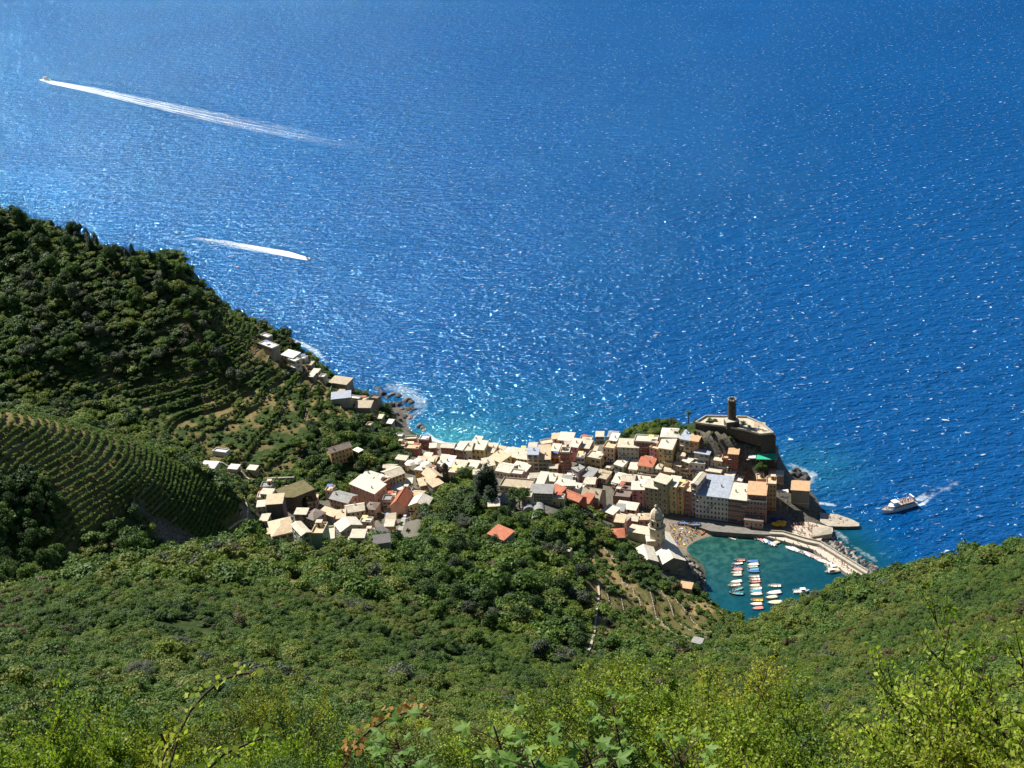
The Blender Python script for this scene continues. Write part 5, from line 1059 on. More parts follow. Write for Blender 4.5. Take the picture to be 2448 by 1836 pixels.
run([(620, 592, 172, DRK, PNK, 'open', 5.5, 'dark boat'), (600, 622, 185, TEAL, WHT, 'open', 5.5, 'teal boat'), (590, 655, 165, DRK, BLU, 'open', 5, 'dark boat'), (600, 676, 178, RED_, PNK, 'cover', 5.5, 'red covered boat'), (588, 700, 182, WHT, WHT, 'open', 5.5, 'white boat'), (598, 723, 182, WHT, CRM, 'cover', 5, 'white covered boat'),
     (590, 782, 186, WHT, WHT, 'cover', 6, 'white covered boat'), (570, 812, 184, WHT, CRM, 'open', 6.5, 'white boat with cream inside'), (600, 848, 204, WHT, TEAL, 'open', 6, 'white boat turned askew'), (590, 884, 166, DRK, TEAL, 'open', 7, 'long dark boat')], 'left mooring row', lambda i: '%s from the far end of the left mooring row' % ordn[i])
run([(735, 606, 176, BLU, BLU, 'cover', 6, 'blue covered boat'), (738, 632, 182, WHT, WHT, 'cover', 6, 'white covered boat'), (730, 650, 182, TEAL, WHT, 'open', 5.5, 'teal boat'), (735, 670, 182, WHT, TEAL, 'open', 6, 'white boat with teal inside'), (742, 690, 176, BLU, BLU, 'cover', 6, 'blue covered boat'), (745, 736, 180, WHT, WHT, 'open', 5.5, 'white boat'),
     (752, 760, 178, WOOD, WHT, 'open', 5.5, 'brown boat'), (750, 782, 182, WOOD, PNK, 'open', 6, 'brown boat with pink inside'), (752, 816, 180, WHT, CRM, 'cover', 5.5, 'cream covered boat'), (762, 842, 182, WHT, WHT, 'open', 6, 'white boat'), (762, 866, 180, WHT, TEAL, 'cover', 6, 'pale teal covered boat'), (765, 892, 181, WHT, WHT, 'cover', 6, 'white covered boat'),
     (770, 944, 172, CRM, YEL, 'open', 6, 'cream boat with yellow inside'), (765, 980, 178, WHT, WHT, 'cover', 6, 'white covered boat'), (780, 1016, 183, WHT, PNK, 'cover', 5.5, 'pinkish white boat')], 'middle mooring row', lambda i: '%s from the far end of the middle mooring row' % ordn[i])
run([(925, 819, 172, WHT, WHT, 'open', 6.5, 'white boat'), (920, 882, 186, WHT, WHT, 'cover', 7.5, 'long white covered boat'), (900, 919, 184, CRM, CRM, 'cover', 6, 'cream covered boat'), (930, 968, 178, WHT, CRM, 'cover', 7.5, 'long white boat with cream cover')], 'right mooring row', lambda i: '%s from the far end of the right mooring row' % ordn[i])
boat(1163, 868, -4, WHT, WHT, 'cabin', 8, 'white cabin motor boat alone in the right of the harbour', None, name='motor_boat')
for i, (x, y, dg, col, k) in enumerate(((560, 358, 60, YEL, 'yellow'), (575, 372, 100, ORG, 'orange'), (556, 402, 150, ORG, 'orange'), (600, 378, 70, CRM, 'cream'), (618, 362, 80, YEL, 'pale yellow'))):
    boat(x, y, dg, col, WHT, 'kayak', 4, '%s kayak in the bunch at the harbour wall, %s from the left' % (k, ordn[i]), 'kayaks at the harbour wall', name='kayak', cat='kayak')
boat(298, 350, 35, YEL, ORG, 'kayak', 4, 'yellow kayak drawn up on the beach edge', None, name='kayak', cat='kayak', z=.8)
boat(115, 262, 175, WHT, BLU, 'open', 6, 'white boat lying on the promenade at the back of the beach', None, z=3.1); boat(215, 275, 170, WHT, BLU, 'open', 7, 'pale blue boat hauled out beside the promenade wall', None, z=3.1)
rs_ = random.Random(5)
PAL = [(WHT, WHT, 'cover', 'white covered'), (WHT, TEAL, 'open', 'white and teal'), (WHT, BLU, 'cover', 'white boat with blue cover'), (RED_, PNK, 'open', 'red'), (TEAL, WHT, 'open', 'teal'), (WHT, PNK, 'cover', 'pink covered'), (WHT, CRM, 'open', 'white and cream'), (BLU, WHT, 'open', 'blue')]
def rank(pts, n, pal, L, deg, group, lab):
    for i in range(n):
        t_ = i/(n-1)*(len(pts)-1); k = min(int(t_), len(pts)-2); f = t_-k; x = pts[k][0]+(pts[k+1][0]-pts[k][0])*f; y = pts[k][1]+(pts[k+1][1]-pts[k][1])*f
        h, n_, kk, d = PAL[pal[i % len(pal)]]; boat(x+rs_.uniform(-4, 4), y+rs_.uniform(-4, 4), deg+rs_.uniform(-12, 12), h, n_, kk, L, '%s boat, %s from the left %s' % (d.replace(' boat', ''), ordn[i], lab), group)
rank([(702, 368), (745, 384), (800, 402), (850, 425), (905, 448)], 12, [0, 0, 1, 6, 0, 3, 5, 1, 0, 3, 2, 0], 5, 112, 'boats at the inner part of the pier', 'at the inner part of the pier')
for i, (x, y) in enumerate(((935, 442), (962, 432))): boat(x, y, 24, WHT, CRM, 'cover', 6.5, '%s cream boat at the corner of the pier' % ('left' if i == 0 else 'right'), 'cream boats at the pier corner')
rank([(1068, 486), (1150, 512), (1230, 538), (1290, 572), (1355, 606)], 16, [0, 1, 0, 6, 1, 1, 4, 0, 5, 3, 5, 7, 0, 5, 6, 0], 6, 128, 'boats along the outer pier', 'along the outer pier')
for i, (x, y, L, d) in enumerate(((1425, 640, 7, 'cream motor boat, nearest the others of five at the pier head'), (1455, 662, 8, 'large cream boat with dark windows at the pier head'), (1480, 675, 8, 'cream boat beside the large one at the pier head'), (1435, 692, 8, 'cream boat lying lowest at the pier head'), (1510, 672, 6.5, 'small cream boat against the end of the pier head'))):
    boat(x, y, 172+5*i, WHT, CRM, ('cabin', 'cabin', 'cover', 'cabin', 'cover')[i], L, d, 'boats at the pier head', name='motor_boat')
# ================================================================== people, umbrellas
def person_mesh(seed, skin, top, bottom, lying=False):
    me = bpy.data.meshes.new('p'); J = [(0, 0, .95), (0, 0, 1.2), (0, 0, 1.42), (0, 0, 1.52), (0, .01, 1.64), (0, .01, 1.74), (-.1, 0, .9), (-.12, .02, .5), (-.13, 0, .06), (-.13, .14, .03), (.1, 0, .9), (.13, -.04, .5), (.15, -.02, .06), (.15, .12, .03), (-.19, 0, 1.4), (-.26, .03, 1.12), (-.24, .12, .9), (.19, 0, 1.4), (.27, 0, 1.13), (.27, .1, .9)]
    E = [(0, 1), (1, 2), (2, 3), (3, 4), (4, 5), (0, 6), (6, 7), (7, 8), (8, 9), (0, 10), (10, 11), (11, 12), (12, 13), (2, 14), (14, 15), (15, 16), (2, 17), (17, 18), (18, 19)]
    rad = [.15, .13, .15, .055, .1, .08, .095, .065, .045, .035, .095, .065, .045, .035, .06, .045, .035, .06, .045, .035]
    me.from_pydata(J, E, []); ob = bpy.data.objects.new('p', me); COL.objects.link(ob); md = ob.modifiers.new('s', 'SKIN')
    for i, v in enumerate(me.skin_vertices[0].data): v.radius = (rad[i], rad[i]*.8); v.use_root = (i == 0)
    dg = bpy.context.evaluated_depsgraph_get(); dg.update(); me2 = bpy.data.meshes.new_from_object(ob.evaluated_get(dg)); me2.name = 'person'; bpy.data.objects.remove(ob)
    me2.materials.clear()
    for m in (skin, top, bottom, mat('dark hair', (.04, .025, .015), .8)): me2.materials.append(m)
    for p in me2.polygons:
        z = p.center.z; x = abs(p.center.x); p.material_index = 3 if (z > 1.66 or (z > 1.56 and p.center.y < -.02)) else 1 if (1.0 < z < 1.46 and x < .25) else 2 if (.62 < z <= 1.0 and x < .2) else 0
    if lying:
        for v in me2.vertices: x, y, z = v.co; v.co = (x, z-.9, y*.8+.17)
    return me2
SK = mat('skin', (.50, .28, .18), .6, .1); SK2 = mat('tanned skin', (.34, .17, .10), .6, .1)
cl = {k: mat('cloth '+k, v, .85, .1) for k, v in dict(white=(.8, .8, .78), red=(.55, .06, .05), blue=(.07, .15, .40), black=(.03, .03, .03), yellow=(.8, .6, .1), green=(.1, .3, .15), pink=(.7, .3, .35)).items()}
PM = [('white', 'blue'), ('red', 'black'), ('blue', 'white'), ('black', 'black'), ('pink', 'white'), ('yellow', 'blue')]
STAND = [person_mesh(i, (SK, SK2)[i % 2], cl[a], cl[b_]) for i, (a, b_) in enumerate(PM)]; LIE = [person_mesh(i, (SK, SK2)[i % 2], cl[b_] if i % 2 else SK, cl[a], True) for i, (a, b_) in enumerate(PM)]
def crowd(c, poly, n, z, lie, label, group, seed):
    rs = random.Random(seed); xs = [p[0] for p in poly]; ys = [p[1] for p in poly]; k = 0
    while k < n:
        x = rs.uniform(min(xs), max(xs)); y = rs.uniform(min(ys), max(ys))
        if not inpoly(np.array([x]), np.array([y]), poly)[0]: continue
        if z is None: p = gat(*zc(c, x, y)); zz = p[2]
        else: p = at(*zc(c, x, y), z); zz = z
        l = rs.random() < lie; ob = link('person', rs.choice(LIE if l else STAND), None, (p[0], p[1], zz+.003), rs.uniform(0, 6.28)); s = rs.uniform(.9, 1.05); ob.scale = (s, s, s); tag(ob, label, 'person', group); k += 1
BEACHP = [(720, 1232), (880, 1240), (1010, 1290), (960, 1350), (860, 1420), (800, 1400), (750, 1330)]
crowd('R', BEACHP, 85, None, .5, 'tiny bather on the sandy harbour beach', 'bathers on the harbour beach', 1)
crowd('H', [(1050, 332), (1110, 262), (1230, 258), (1330, 290), (1250, 360), (1310, 410), (1200, 385)], 80, 2.2, .5, 'tiny bather on the sunny quay by the pier', 'bathers on the quay', 2)
crowd('H', [(1250, 450), (1330, 455), (1650, 680), (1620, 720), (1420, 580), (1290, 490), (1080, 420), (1090, 405)], 26, 2.0, 0, 'tiny walker on the long pier', 'walkers on the pier', 3)
crowd('H', [(1350, 195), (1480, 200), (1600, 240), (1560, 270), (1400, 265)], 12, 1.8, .6, 'tiny bather on the pointed jetty', 'bathers on the jetty', 4)
crowd('R', [(1440, 370), (1560, 380), (1640, 425), (1500, 415)], 12, 39.0, 0, 'tiny visitor on the castle terrace', 'visitors on the castle terrace', 5)
def towel_mesh(m):
    mb = MB(); mb.box(-.5, .5, -.95, .95, 0, .03, m); return mb.data('beach_towel')
TOW = [towel_mesh(cl[k]) for k in ('white', 'red', 'blue', 'yellow', 'pink', 'green')]
rs_ = random.Random(9); k = 0
while k < 18:
    x, y = rs_.uniform(720, 1010), rs_.uniform(1235, 1420)
    if not inpoly(np.array([x]), np.array([y]), BEACHP)[0]: continue
    p = gat(*zc('R', x, y)); tag(link('beach_towel', rs_.choice(TOW), None, (p[0], p[1], p[2]+.12), rs_.uniform(0, 6.28)), 'small coloured towel on the harbour beach', 'towel', 'towels on the harbour beach'); k += 1
def umbrella(c, x, y, z, r, m, label, group, h=2.3):
    p = at(*zc(c, x, y), z); rt = empty('parasol', (p[0], p[1], z), label=label, cat='parasol', group=group)
    mb = MB(); mb.lathe([(r, h), (r*.6, h+.32*r), (.02, h+.5*r)], m, 8); mb.lathe([(.02, h+.47*r), (r*.6, h+.29*r), (r, h-.03)], m, 8); mb.build('canopy', rt)
    mb = MB(); mb.tube((0, 0, 0), (0, 0, h+.4*r), .04, .04, FRAME, 6); mb.build('pole', rt)
YM = mat('yellow parasol cloth', (.85, .42, .02), .7, .1); CM = mat('cream parasol cloth', (.80, .74, .60), .7, .06); YLT = mat('lemon parasol cloth', (.85, .66, .28), .7, .06); RM = mat('orange red parasol cloth', (.75, .16, .06), .7, .06)
for i, (x, y) in enumerate(((925, 298), (950, 306), (985, 300), (968, 282), (1005, 285), (1000, 306))): umbrella('H', x, y, 2.9, 1.7, YM, 'yellow orange parasol on the promenade, %s of the bunch by the pier' % ordn[i], 'yellow parasols by the pier')
umbrella('H', 925, 262, 2.9, 2.2, mat('navy parasol cloth', (.03, .03, .16), .7, .06), 'navy parasol left of the yellow ones in the shade', None); umbrella('H', 1000, 262, 2.9, 2.4, mat('navy parasol cloth', (.03, .03, .16), .7, .06), 'navy parasol right behind the yellow ones in the shade', None)
def awn(c, pts, z, m, label, group=None):
    T = wpoly(c, pts, z); o = T[0]; rt = empty('awning', (o[0], o[1], 0), label=label, cat='awning', group=group); l = local(T, o); mb = MB(); mb.prism(l, z, z+.12, m); mb.build('cloth', rt)
    for q in l:
        mb = MB(); g = float(hz(q[0]+o[0], q[1]+o[1])); mb.tube((q[0]*.96, q[1]*.96, min(g, z-2.5)), (q[0]*.96, q[1]*.96, z), .06, .06, FRAME, 6); mb.build('post', rt)
awn('G', [(1898, 358), (2078, 342), (2085, 402), (1905, 410)], 15, CM, 'upper of two white awnings left of the stone bastion house', 'awnings by the bastion'); awn('G', [(1925, 480), (2070, 492), (2072, 540), (1935, 515)], 13, CM, 'lower of two white awnings left of the stone bastion house', 'awnings by the bastion')
awn('M', [(256, 205), (330, 205), (332, 240), (258, 245)], 12.5, YLT, 'lemon yellow awning on the shaded rose terrace by the small beach')
for i, (x, y) in enumerate(((430, 222), (455, 232), (440, 246))):
    p = gat(*zc('M', x, y)); umbrella('M', x, y, float(hz(p[0], p[1])), 1.8, RM, 'orange red parasol above the small beach, %s from the left' % ordn[i], 'parasols above the small beach')
for i, (x, y) in enumerate(((305, 425), (372, 412), (440, 440))): umbrella('M', x, y, 21, 3.6, CM, 'round white parasol on the ochre house terrace, %s from the left' % ordn[i], 'white parasols on the ochre terrace')
awn('L', [(1160, 245), (1215, 215), (1280, 245), (1225, 275)], 34, CM, 'square white parasol beside the lonely ochre house')
# cars in the lane
def car(c, x, y, deg, col, cname, label):
    p = gat(*zc(c, x, y)); rt = empty('parked_car', tuple(p+np.array([0, 0, .35])), R(deg), label=label, cat='car', group='parked cars'); pm = mat('car paint '+cname, col, .3, .05, spec=.6); mb = MB()
    prof = [(-2.0, .35), (-2.05, .8), (-1.5, .95), (1.0, .95), (1.95, .75), (2.05, .35)]
    V = [(x_, s*.85, z) for s in (-1, 1) for x_, z in prof]; mb.mesh(V, [tuple(range(6)), tuple(range(11, 5, -1))]+[(i, i+6, (i+1) % 6+6, (i+1) % 6) for i in range(6)], pm); mb.build('body', rt)
    mb = MB(); V = [(-1.5, -.8, .951), (1.0, -.8, .951), (.5, -.68, 1.45), (-1.1, -.68, 1.45), (-1.5, .8, .951), (1.0, .8, .951), (.5, .68, 1.45), (-1.1, .68, 1.45)]; mb.mesh(V, [(0, 1, 2, 3), (7, 6, 5, 4), (1, 5, 6, 2), (4, 0, 3, 7)], GLASS); mb.mesh([V[3], V[2], V[6], V[7]], [(0, 1, 2, 3)], pm); mb.build('cabin', rt)
    for sx in (-1.25, 1.3):
        for sy in (-.86, .86): mb = MB(); mb.tube((sx, sy-.1, .32), (sx, sy+.1, .32), .32, .32, DOORM, 12); mb.build('wheel', rt)
car('L', 1538, 975, 80, (.75, .76, .78), 'white', 'white car parked in the lane by the steep red tiled roof'); car('L', 1530, 945, 80, (.10, .2, .4), 'blue', 'blue car parked behind the white car'); car('L', 1722, 968, 80, (.7, .7, .68), 'pale', 'pale car beside the white gabled house'); car('L', 1745, 1000, 80, (.12, .12, .13), 'dark', 'dark car in front of the pale car')
# ================================================================== ferry and fast boats, wakes
FM = bpy.data.materials.new('white foam'); FM.use_nodes = True
def foam_mat():
    m, nt, b = base_mat('sea foam'); f = nd(nt, 'ShaderNodeAttribute', attribute_name='flow'); a = nd(nt, 'ShaderNodeAttribute', attribute_name='cover'); g = nd(nt, 'ShaderNodeNewGeometry')
    n = nd(nt, 'ShaderNodeTexNoise', i_Scale=1.0, i_Detail=6.0, i_Roughness=.72, i_Distortion=.5); nt.links.new(f.outputs['Vector'], n.inputs['Vector'])
    n2 = nd(nt, 'ShaderNodeTexNoise', i_Scale=.45, i_Detail=4.0, i_Roughness=.7); nt.links.new(g.outputs['Position'], n2.inputs['Vector'])
    av = nd(nt, 'ShaderNodeMix', data_type='FLOAT'); av.inputs[0].default_value = .4; nt.links.new(n.outputs[0], av.inputs[2]); nt.links.new(n2.outputs[0], av.inputs[3])
    ad = nd(nt, 'ShaderNodeMath', operation='ADD'); nt.links.new(av.outputs[0], ad.inputs[0]); nt.links.new(a.outputs['Fac'], ad.inputs[1])
    mr = nd(nt, 'ShaderNodeMapRange'); mr.inputs[1].default_value = .93; mr.inputs[2].default_value = 1.45; nt.links.new(ad.outputs[0], mr.inputs[0])
    tr = nd(nt, 'ShaderNodeBsdfTransparent'); ms = nd(nt, 'ShaderNodeMixShader'); nt.links.new(mr.outputs[0], ms.inputs[0]); nt.links.new(tr.outputs[0], ms.inputs[1]); nt.links.new(b.outputs[0], ms.inputs[2]); nt.links.new(ms.outputs[0], nt.nodes['Material Output'].inputs[0])
    b.inputs['Base Color'].default_value = (.70, .82, .88, 1); b.inputs['Roughness'].default_value = .9; return m
FOAM = foam_mat()
def foam(pts, ws, cov, label, across=7, sub=10, edge=.75, wake=False):
    """strip of foam on the water: centre line, width in metres, cover 0..1 along it"""
    C_ = [np.array(at(x, y, 0)[:2]) for x, y in pts]; Cn = []; Wn = []; Kn = []
    if wake: across = 17
    for i in range(len(C_)-1):
        for j in range(sub): f = j/sub; Cn.append(C_[i]*(1-f)+C_[i+1]*f); Wn.append(ws[i]*(1-f)+ws[i+1]*f); Kn.append(cov[i]*(1-f)+cov[i+1]*f)
    Cn.append(C_[-1]); Wn.append(ws[-1]); Kn.append(cov[-1]); V = []; K = []; FL = []; L = 0
    for i, c in enumerate(Cn):
        t_ = Cn[min(i+1, len(Cn)-1)]-Cn[max(i-1, 0)]; t_ = t_/(np.hypot(*t_)+1e-6); nrm = np.array([-t_[1], t_[0]])
        if i: L += float(np.hypot(*(c-Cn[i-1])))
        for k in range(across):
            s = (k/(across-1)-.5)*2; q = c+nrm*s*Wn[i]/2; V.append((q[0], q[1], .12)); base = Kn[i]*(1-edge*abs(s)**3)
            if wake: base = Kn[i]*(.80+.24*math.cos(s*math.pi*2.2)**2-.10*(s > 0)) if abs(s) < .96 else Kn[i]*.4
            K.append(base if k not in (0, across-1) else -.2); FL.append((L*.018, s*Wn[i]/2*.28, 0) if wake else (q[0]*.16, q[1]*.16, 3.0))
    Fs = [(i*across+k, i*across+k+1, (i+1)*across+k+1, (i+1)*across+k) for i in range(len(Cn)-1) for k in range(across-1)]
    me = mesh_np('wake_foam', V, Fs, [FOAM]); me.attributes.new('cover', 'FLOAT', 'POINT').data.foreach_set('value', np.array(K, np.float32)); me.attributes.new('flow', 'FLOAT_VECTOR', 'POINT').data.foreach_set('vector', np.array(FL, np.float32).ravel()); ob = link('wake_foam', me); tag(ob, label, 'foam', kind='stuff')
foam([(98, 190), (135, 199), (220, 215), (330, 240), (450, 266), (560, 290), (700, 318), (900, 357)], [8, 20, 28, 34, 40, 46, 46, 40], [1.15, .98, .80, .70, .64, .58, .52, .44], 'long white wake behind the far ship', wake=True)
foam([(200, 196), (300, 203), (380, 212), (450, 222)], [6, 8, 8, 6], [.5, .52, .45, .35], 'thin side wave beside the far wake')
foam([(736, 621), (720, 616), (680, 606), (620, 596), (560, 585), (500, 575), (460, 571)], [3, 9, 13, 14, 13, 11, 8], [1.2, 1.1, .96, .82, .70, .6, .5], 'white wake of the nearer speedboat', wake=True)
foam([(2190, 1196), (2205, 1192), (2240, 1172), (2262, 1165), (2300, 1146), (2330, 1125)], [4, 10, 12, 9, 7, 5], [.62, .58, .44, .50, .38, .3], 'churned wake of the excursion ferry')
foam([(2190, 1210), (2205, 1206), (2225, 1190)], [2, 4, 3], [.8, .75, .5], 'stern foam of the excursion ferry')
foam([(680, 806), (712, 818), (748, 836), (785, 868)], [5, 9, 9, 5], [.5, .62, .64, .5], 'surf at the foot of the headland cliff')
foam([(905, 918), (940, 925), (975, 940), (1008, 958), (1000, 985), (975, 1005), (985, 1030)], [10, 24, 24, 16, 14, 12, 8], [.38, .52, .54, .54, .5, .5, .45], 'surf washing round the rocky point')
foam([(1018, 1036), (1036, 1052), (1060, 1060), (1090, 1064)], [5, 7, 5, 3], [.7, .78, .7, .5], 'surf on the small beach')
foam([(1870, 1105), (1905, 1118), (1940, 1135), (1930, 1155), (1900, 1160)], [6, 11, 11, 12, 9], [.4, .52, .62, .54, .42], 'surf round the rocks right of the castle')
foam([(1950, 1202), (1980, 1206), (2000, 1210)], [4, 5, 3], [.6, .68, .5], 'surf by the dark rocks of the jetty'); foam([(1985, 1262), (2010, 1280), (2045, 1310), (2085, 1335), (2105, 1352)], [5, 7, 6, 6, 5], [.42, .52, .46, .5, .42], 'surf along the breakwater boulders')
foam([(770, 790), (800, 792), (830, 796)], [8, 14, 8], [.35, .42, .35], 'light foam over a sunken reef off the headland')
def ferry():
    a = at(2106, 1228, 0); b_ = at(2188, 1205, 0); c = (a+b_)/2; L = float(np.hypot(*(a-b_)[:2])); ang = math.atan2(a[1]-b_[1], a[0]-b_[0]); s = L/26
    rt = empty('excursion_ferry', (c[0], c[1], 0), ang, label='white excursion ferry with passengers on the upper deck, leaving wake on the open sea', cat='ferry'); rt.scale = (s, s, s)
    wm_ = mat('ferry white', (.80, .79, .77), .4, .06, spec=.5); bm_ = mat('ferry blue stripe', (.12, .2, .35), .4, .1); dk = mat('ferry deck', (.50, .42, .36), .8, .2)
    xs = [-13, -8, -2, 4, 8, 11, 13]; ws = [2.7, 3.0, 3.1, 3.0, 2.3, 1.2, .05]; hs = [2.1, 2.0, 2.0, 2.1, 2.4, 2.8, 3.1]; V = []; 
    for x, w, h in zip(xs, ws, hs): V += [(x, -w, h), (x-.2, -w*.85, .0), (x-.6, 0, -.5), (x-.2, w*.85, 0), (x, w, h)]
    mb = MB(); Fs = [(i*5+k, i*5+k+1, i*5+k+6, i*5+k+5) for i in range(6) for k in range(4)]; Fs.append((0, 4, 3, 2, 1)); mb.mesh(V, Fs, wm_); mb.build('hull', rt)
    mb = MB(); mb.poly([(x, -w*.98, h-.25) for x, w, h in zip(xs, ws, hs)]+[(x, w*.98, h-.25) for x, w, h in list(zip(xs, ws, hs))[::-1]], dk); mb.build('main_deck', rt)
    mb = MB(); V = []
    for z, k in ((1.9, 1.0), (4.2, .96)): V += [(-11, -2.5*k, z), (5.5*k, -2.5*k, z), (8.2*k, 0, z), (5.5*k, 2.5*k, z), (-11, 2.5*k, z)]
    mb.mesh(V, [(i, (i+1) % 5, 5+(i+1) % 5, 5+i) for i in range(5)]+[(5, 6, 7, 8, 9)], wm_); sal = mb.build('saloon', rt)
    for i in range(8):
        for sy in (-1, 1): mb = MB(); mb.box(-.7, .7, -.03, .03, 0, .9, GLASS); mb.build('window', sal, loc=(-9.6+i*1.9, sy*2.5, 2.7))
    mb = MB(); mb.box(-11.5, 2.4, -2.7, 2.7, 4.21, 4.4, dk); mb.build('upper_deck', rt)
    mb = MB(); mb.mesh([(1.6, -1.7, 4.41), (5.2, -1.6, 4.21), (5.2, 1.6, 4.21), (1.6, 1.7, 4.41), (1.6, -1.6, 6.4), (4.2, -1.4, 6.4), (4.2, 1.4, 6.4), (1.6, 1.6, 6.4)], [(0, 1, 5, 4), (1, 2, 6, 5), (2, 3, 7, 6), (3, 0, 4, 7), (4, 5, 6, 7)], wm_); wh = mb.build('wheelhouse', rt)
    mb = MB(); mb.box(-.03, .03, -1.2, 1.2, 0, .8, GLASS); mb.build('window', wh, loc=(4.75, 0, 5.3)); mb = MB(); mb.box(.9, 4.9, -2.0, 2.0, 6.41, 6.65, wm_); mb.build('roof', wh)
    mb = MB()
    for sy in (-2.65, 2.65):
        for z in (4.9, 5.4): mb.tube((-11.4, sy, z), (2.3, sy, z), .04, .04, wm_, 5)
        for i in range(9): mb.tube((-11.4+i*1.7, sy, 4.4), (-11.4+i*1.7, sy, 5.4), .04, .04, wm_, 5)
    for sy in (-1, 1):
        for i in range(2, 6): mb.tube((xs[i], sy*ws[i]*.95, hs[i]), (xs[i+1], sy*ws[i+1]*.95, hs[i+1]+.9), .04, .04, wm_, 5); mb.tube((xs[i], sy*ws[i]*.95, hs[i]), (xs[i], sy*ws[i]*.95, hs[i]+.9), .04, .04, wm_, 5)
    mb.build('railing', rt)
    mb = MB(); mb.tube((-9.3, -2.2, 4.4), (-9.8, -2.0, 7.2), .12, .1, wm_); mb.tube((-9.3, 2.2, 4.4), (-9.8, 2.0, 7.2), .12, .1, wm_); mb.box(-10.3, -9.3, -2.3, 2.3, 7.2, 7.45, wm_); mb.build('stern_arch', rt)
    rs = random.Random(3); mw = rt.matrix_basis.copy()
    bpy.context.view_layer.update()
    for i in range(40):
        x, y, z = (rs.uniform(-11, -1), rs.uniform(-2.4, 2.4), 4.41) if i < 34 else (rs.uniform(8.4, 10), rs.uniform(-1, 1), 2.3)
        q = Matrix.Translation((c[0], c[1], 0)) @ Matrix.Rotation(ang, 4, 'Z') @ Vector((x*s, y*s, z*s)); tag(link('person', rs.choice(STAND), None, q, rs.uniform(0, 6.28)), 'tiny passenger standing on the ferry deck', 'person', 'passengers on the ferry')
ferry()
def fastboat(a, b_, L, label, hull, name):
    a = at(*a, 0); b_ = at(*b_, 0); c = (a+b_)/2; ang = math.atan2(a[1]-b_[1], a[0]-b_[0]); P_ = boat_parts(L, L*.3, hull, DRK, 'cabin'); rt = empty(name, (c[0], c[1], .15), ang, label=label, cat='speedboat')
    for k, me in P_.items(): link(k.rstrip('0123456789'), me, rt)
fastboat((101, 191), (121, 195), 26, 'far ship at the head of the long wake', WHT, 'passenger_ship'); fastboat((742, 623), (735, 620), 8, 'small dark speedboat at the head of the short wake', DRK, 'speedboat')
p = at(1567, 802, 0); boat(1567, 802, 30, WHT, WHT, 'open', 4, 'tiny white boat alone on the open sea', None, c='P')
# ================================================================== single trees
def plant(name, crown_me, trunk_me, p, s, rz, label, cat, group, sz=1.0):
    rt = empty(name, (p[0], p[1], p[2]), rz, label=label, cat=cat, group=group); rt.scale = (s, s, s*sz); link('crown', crown_me, rt)
    if trunk_me is not None: link('trunk', trunk_me, rt)
    return rt
def cypress_mesh(seed):
    rs = np.random.RandomState(seed); cs, rd = [], []
    for i in range(16): t_ = i/15; cs.append((rs.normal()*.03, rs.normal()*.03, .08+.84*t_)); rd.append(.03+.13*math.sin(math.pi*min(1, (t_*.82+.18)))**.8)
    V, Fc = leaf_cloud(rs, cs, rd, 2600, .035, flat=1.2, shell=.3, up=.8); return mesh_np('cypress', V, Fc, [LM['pine']])
CYP = [cypress_mesh(i) for i in range(3)]; TRK = [add_trunk('trunk', i, .8, .09) for i in range(3)]; CTR = add_trunk('trunk', 9, .3, .03, .02, 0)
for i, (x, y, hpx, lab) in enumerate(((290, 980, 490, 'tallest of the dark cypresses at the cemetery'), (215, 1010, 430, 'tall cypress left of the tallest one at the cemetery'), (345, 960, 420, 'tall cypress right of the tallest one at the cemetery'), (135, 1150, 260, 'lower dark cypress at the left cemetery edge'), (330, 1120, 330, 'broad dark cypress in front of the tallest one'), (255, 840, 250, 'cypress half hidden behind the tall group'))):
    p = gat(*zc('V', x, y)); h = hpx*.16275/3.55; ob = plant('cypress_tree', CYP[i % 3], CTR, p, h, i*1.3, lab, 'cypress', 'cypresses at the cemetery'); ob.scale = (h*(1.15 if i != 4 else 1.5), h*1.15, h)
BIG = [crown_mesh('crown', 500+i, LM['dark'], n=5200, size=.085, nl=22, rl=.34, rz=1.1, shell=.5) for i in range(2)]
BIGM = [crown_mesh('crown', 520+i, LM['mid'], n=5200, size=.085, nl=22, rl=.34, rz=1.0, shell=.5) for i in range(2)]
p = gat(*zc('V', 740, 1080)); plant('oak_tree', BIG[0], TRK[0], p, 6.2, 0, 'dark round tree in front of the burial hall', 'tree', None, 1.15)
p = gat(*zc('M', 1120, 960)); plant('oak_tree', BIG[1], TRK[1], p, 5.6, 2, 'dark bushy tree above the lone red roof in the wood', 'tree', None, 1.1)
p = gat(*zc('M', 775, 560)); plant('oak_tree', BIG[0], TRK[1], p, 4.2, 1, 'dark tree right of the small chapel bell tower', 'tree', None, 1.2)
p = gat(*zc('L', 860, 1130)); plant('oak_tree', BIG[1], TRK[1], p, 4.5, 1, 'dark spreading tree between the houses of the inland quarter', 'tree', None, .9)
p = gat(330, 1352); plant('umbrella_pine', BIGM[0], TRK[2], p, 8.2, 1, 'big round pine standing over the foot of the vineyard', 'tree', None, 1.05)
p = gat(*zc('L', 1230, 470)); plant('bougainvillea', crown_mesh('crown', 77, LM['pink'], n=1500, size=.16), TRK[0], p, 3.0, 1, 'pink flowering tree below the lonely ochre house', 'tree', None)
p = gat(*zc('M', 1965, 840)); plant('bougainvillea', crown_mesh('crown', 78, LM['pink'], n=1200, size=.16), TRK[0], p, 3.0, 1, 'magenta flowering bush left of the church square', 'bush', None)
p = gat(*zc('R', 1410, 800)); plant('bougainvillea', crown_mesh('crown', 79, LM['rust'], n=1200, size=.16), TRK[0], p, 2.2, 1, 'reddish creeper beside the orange tower house', 'bush', None)
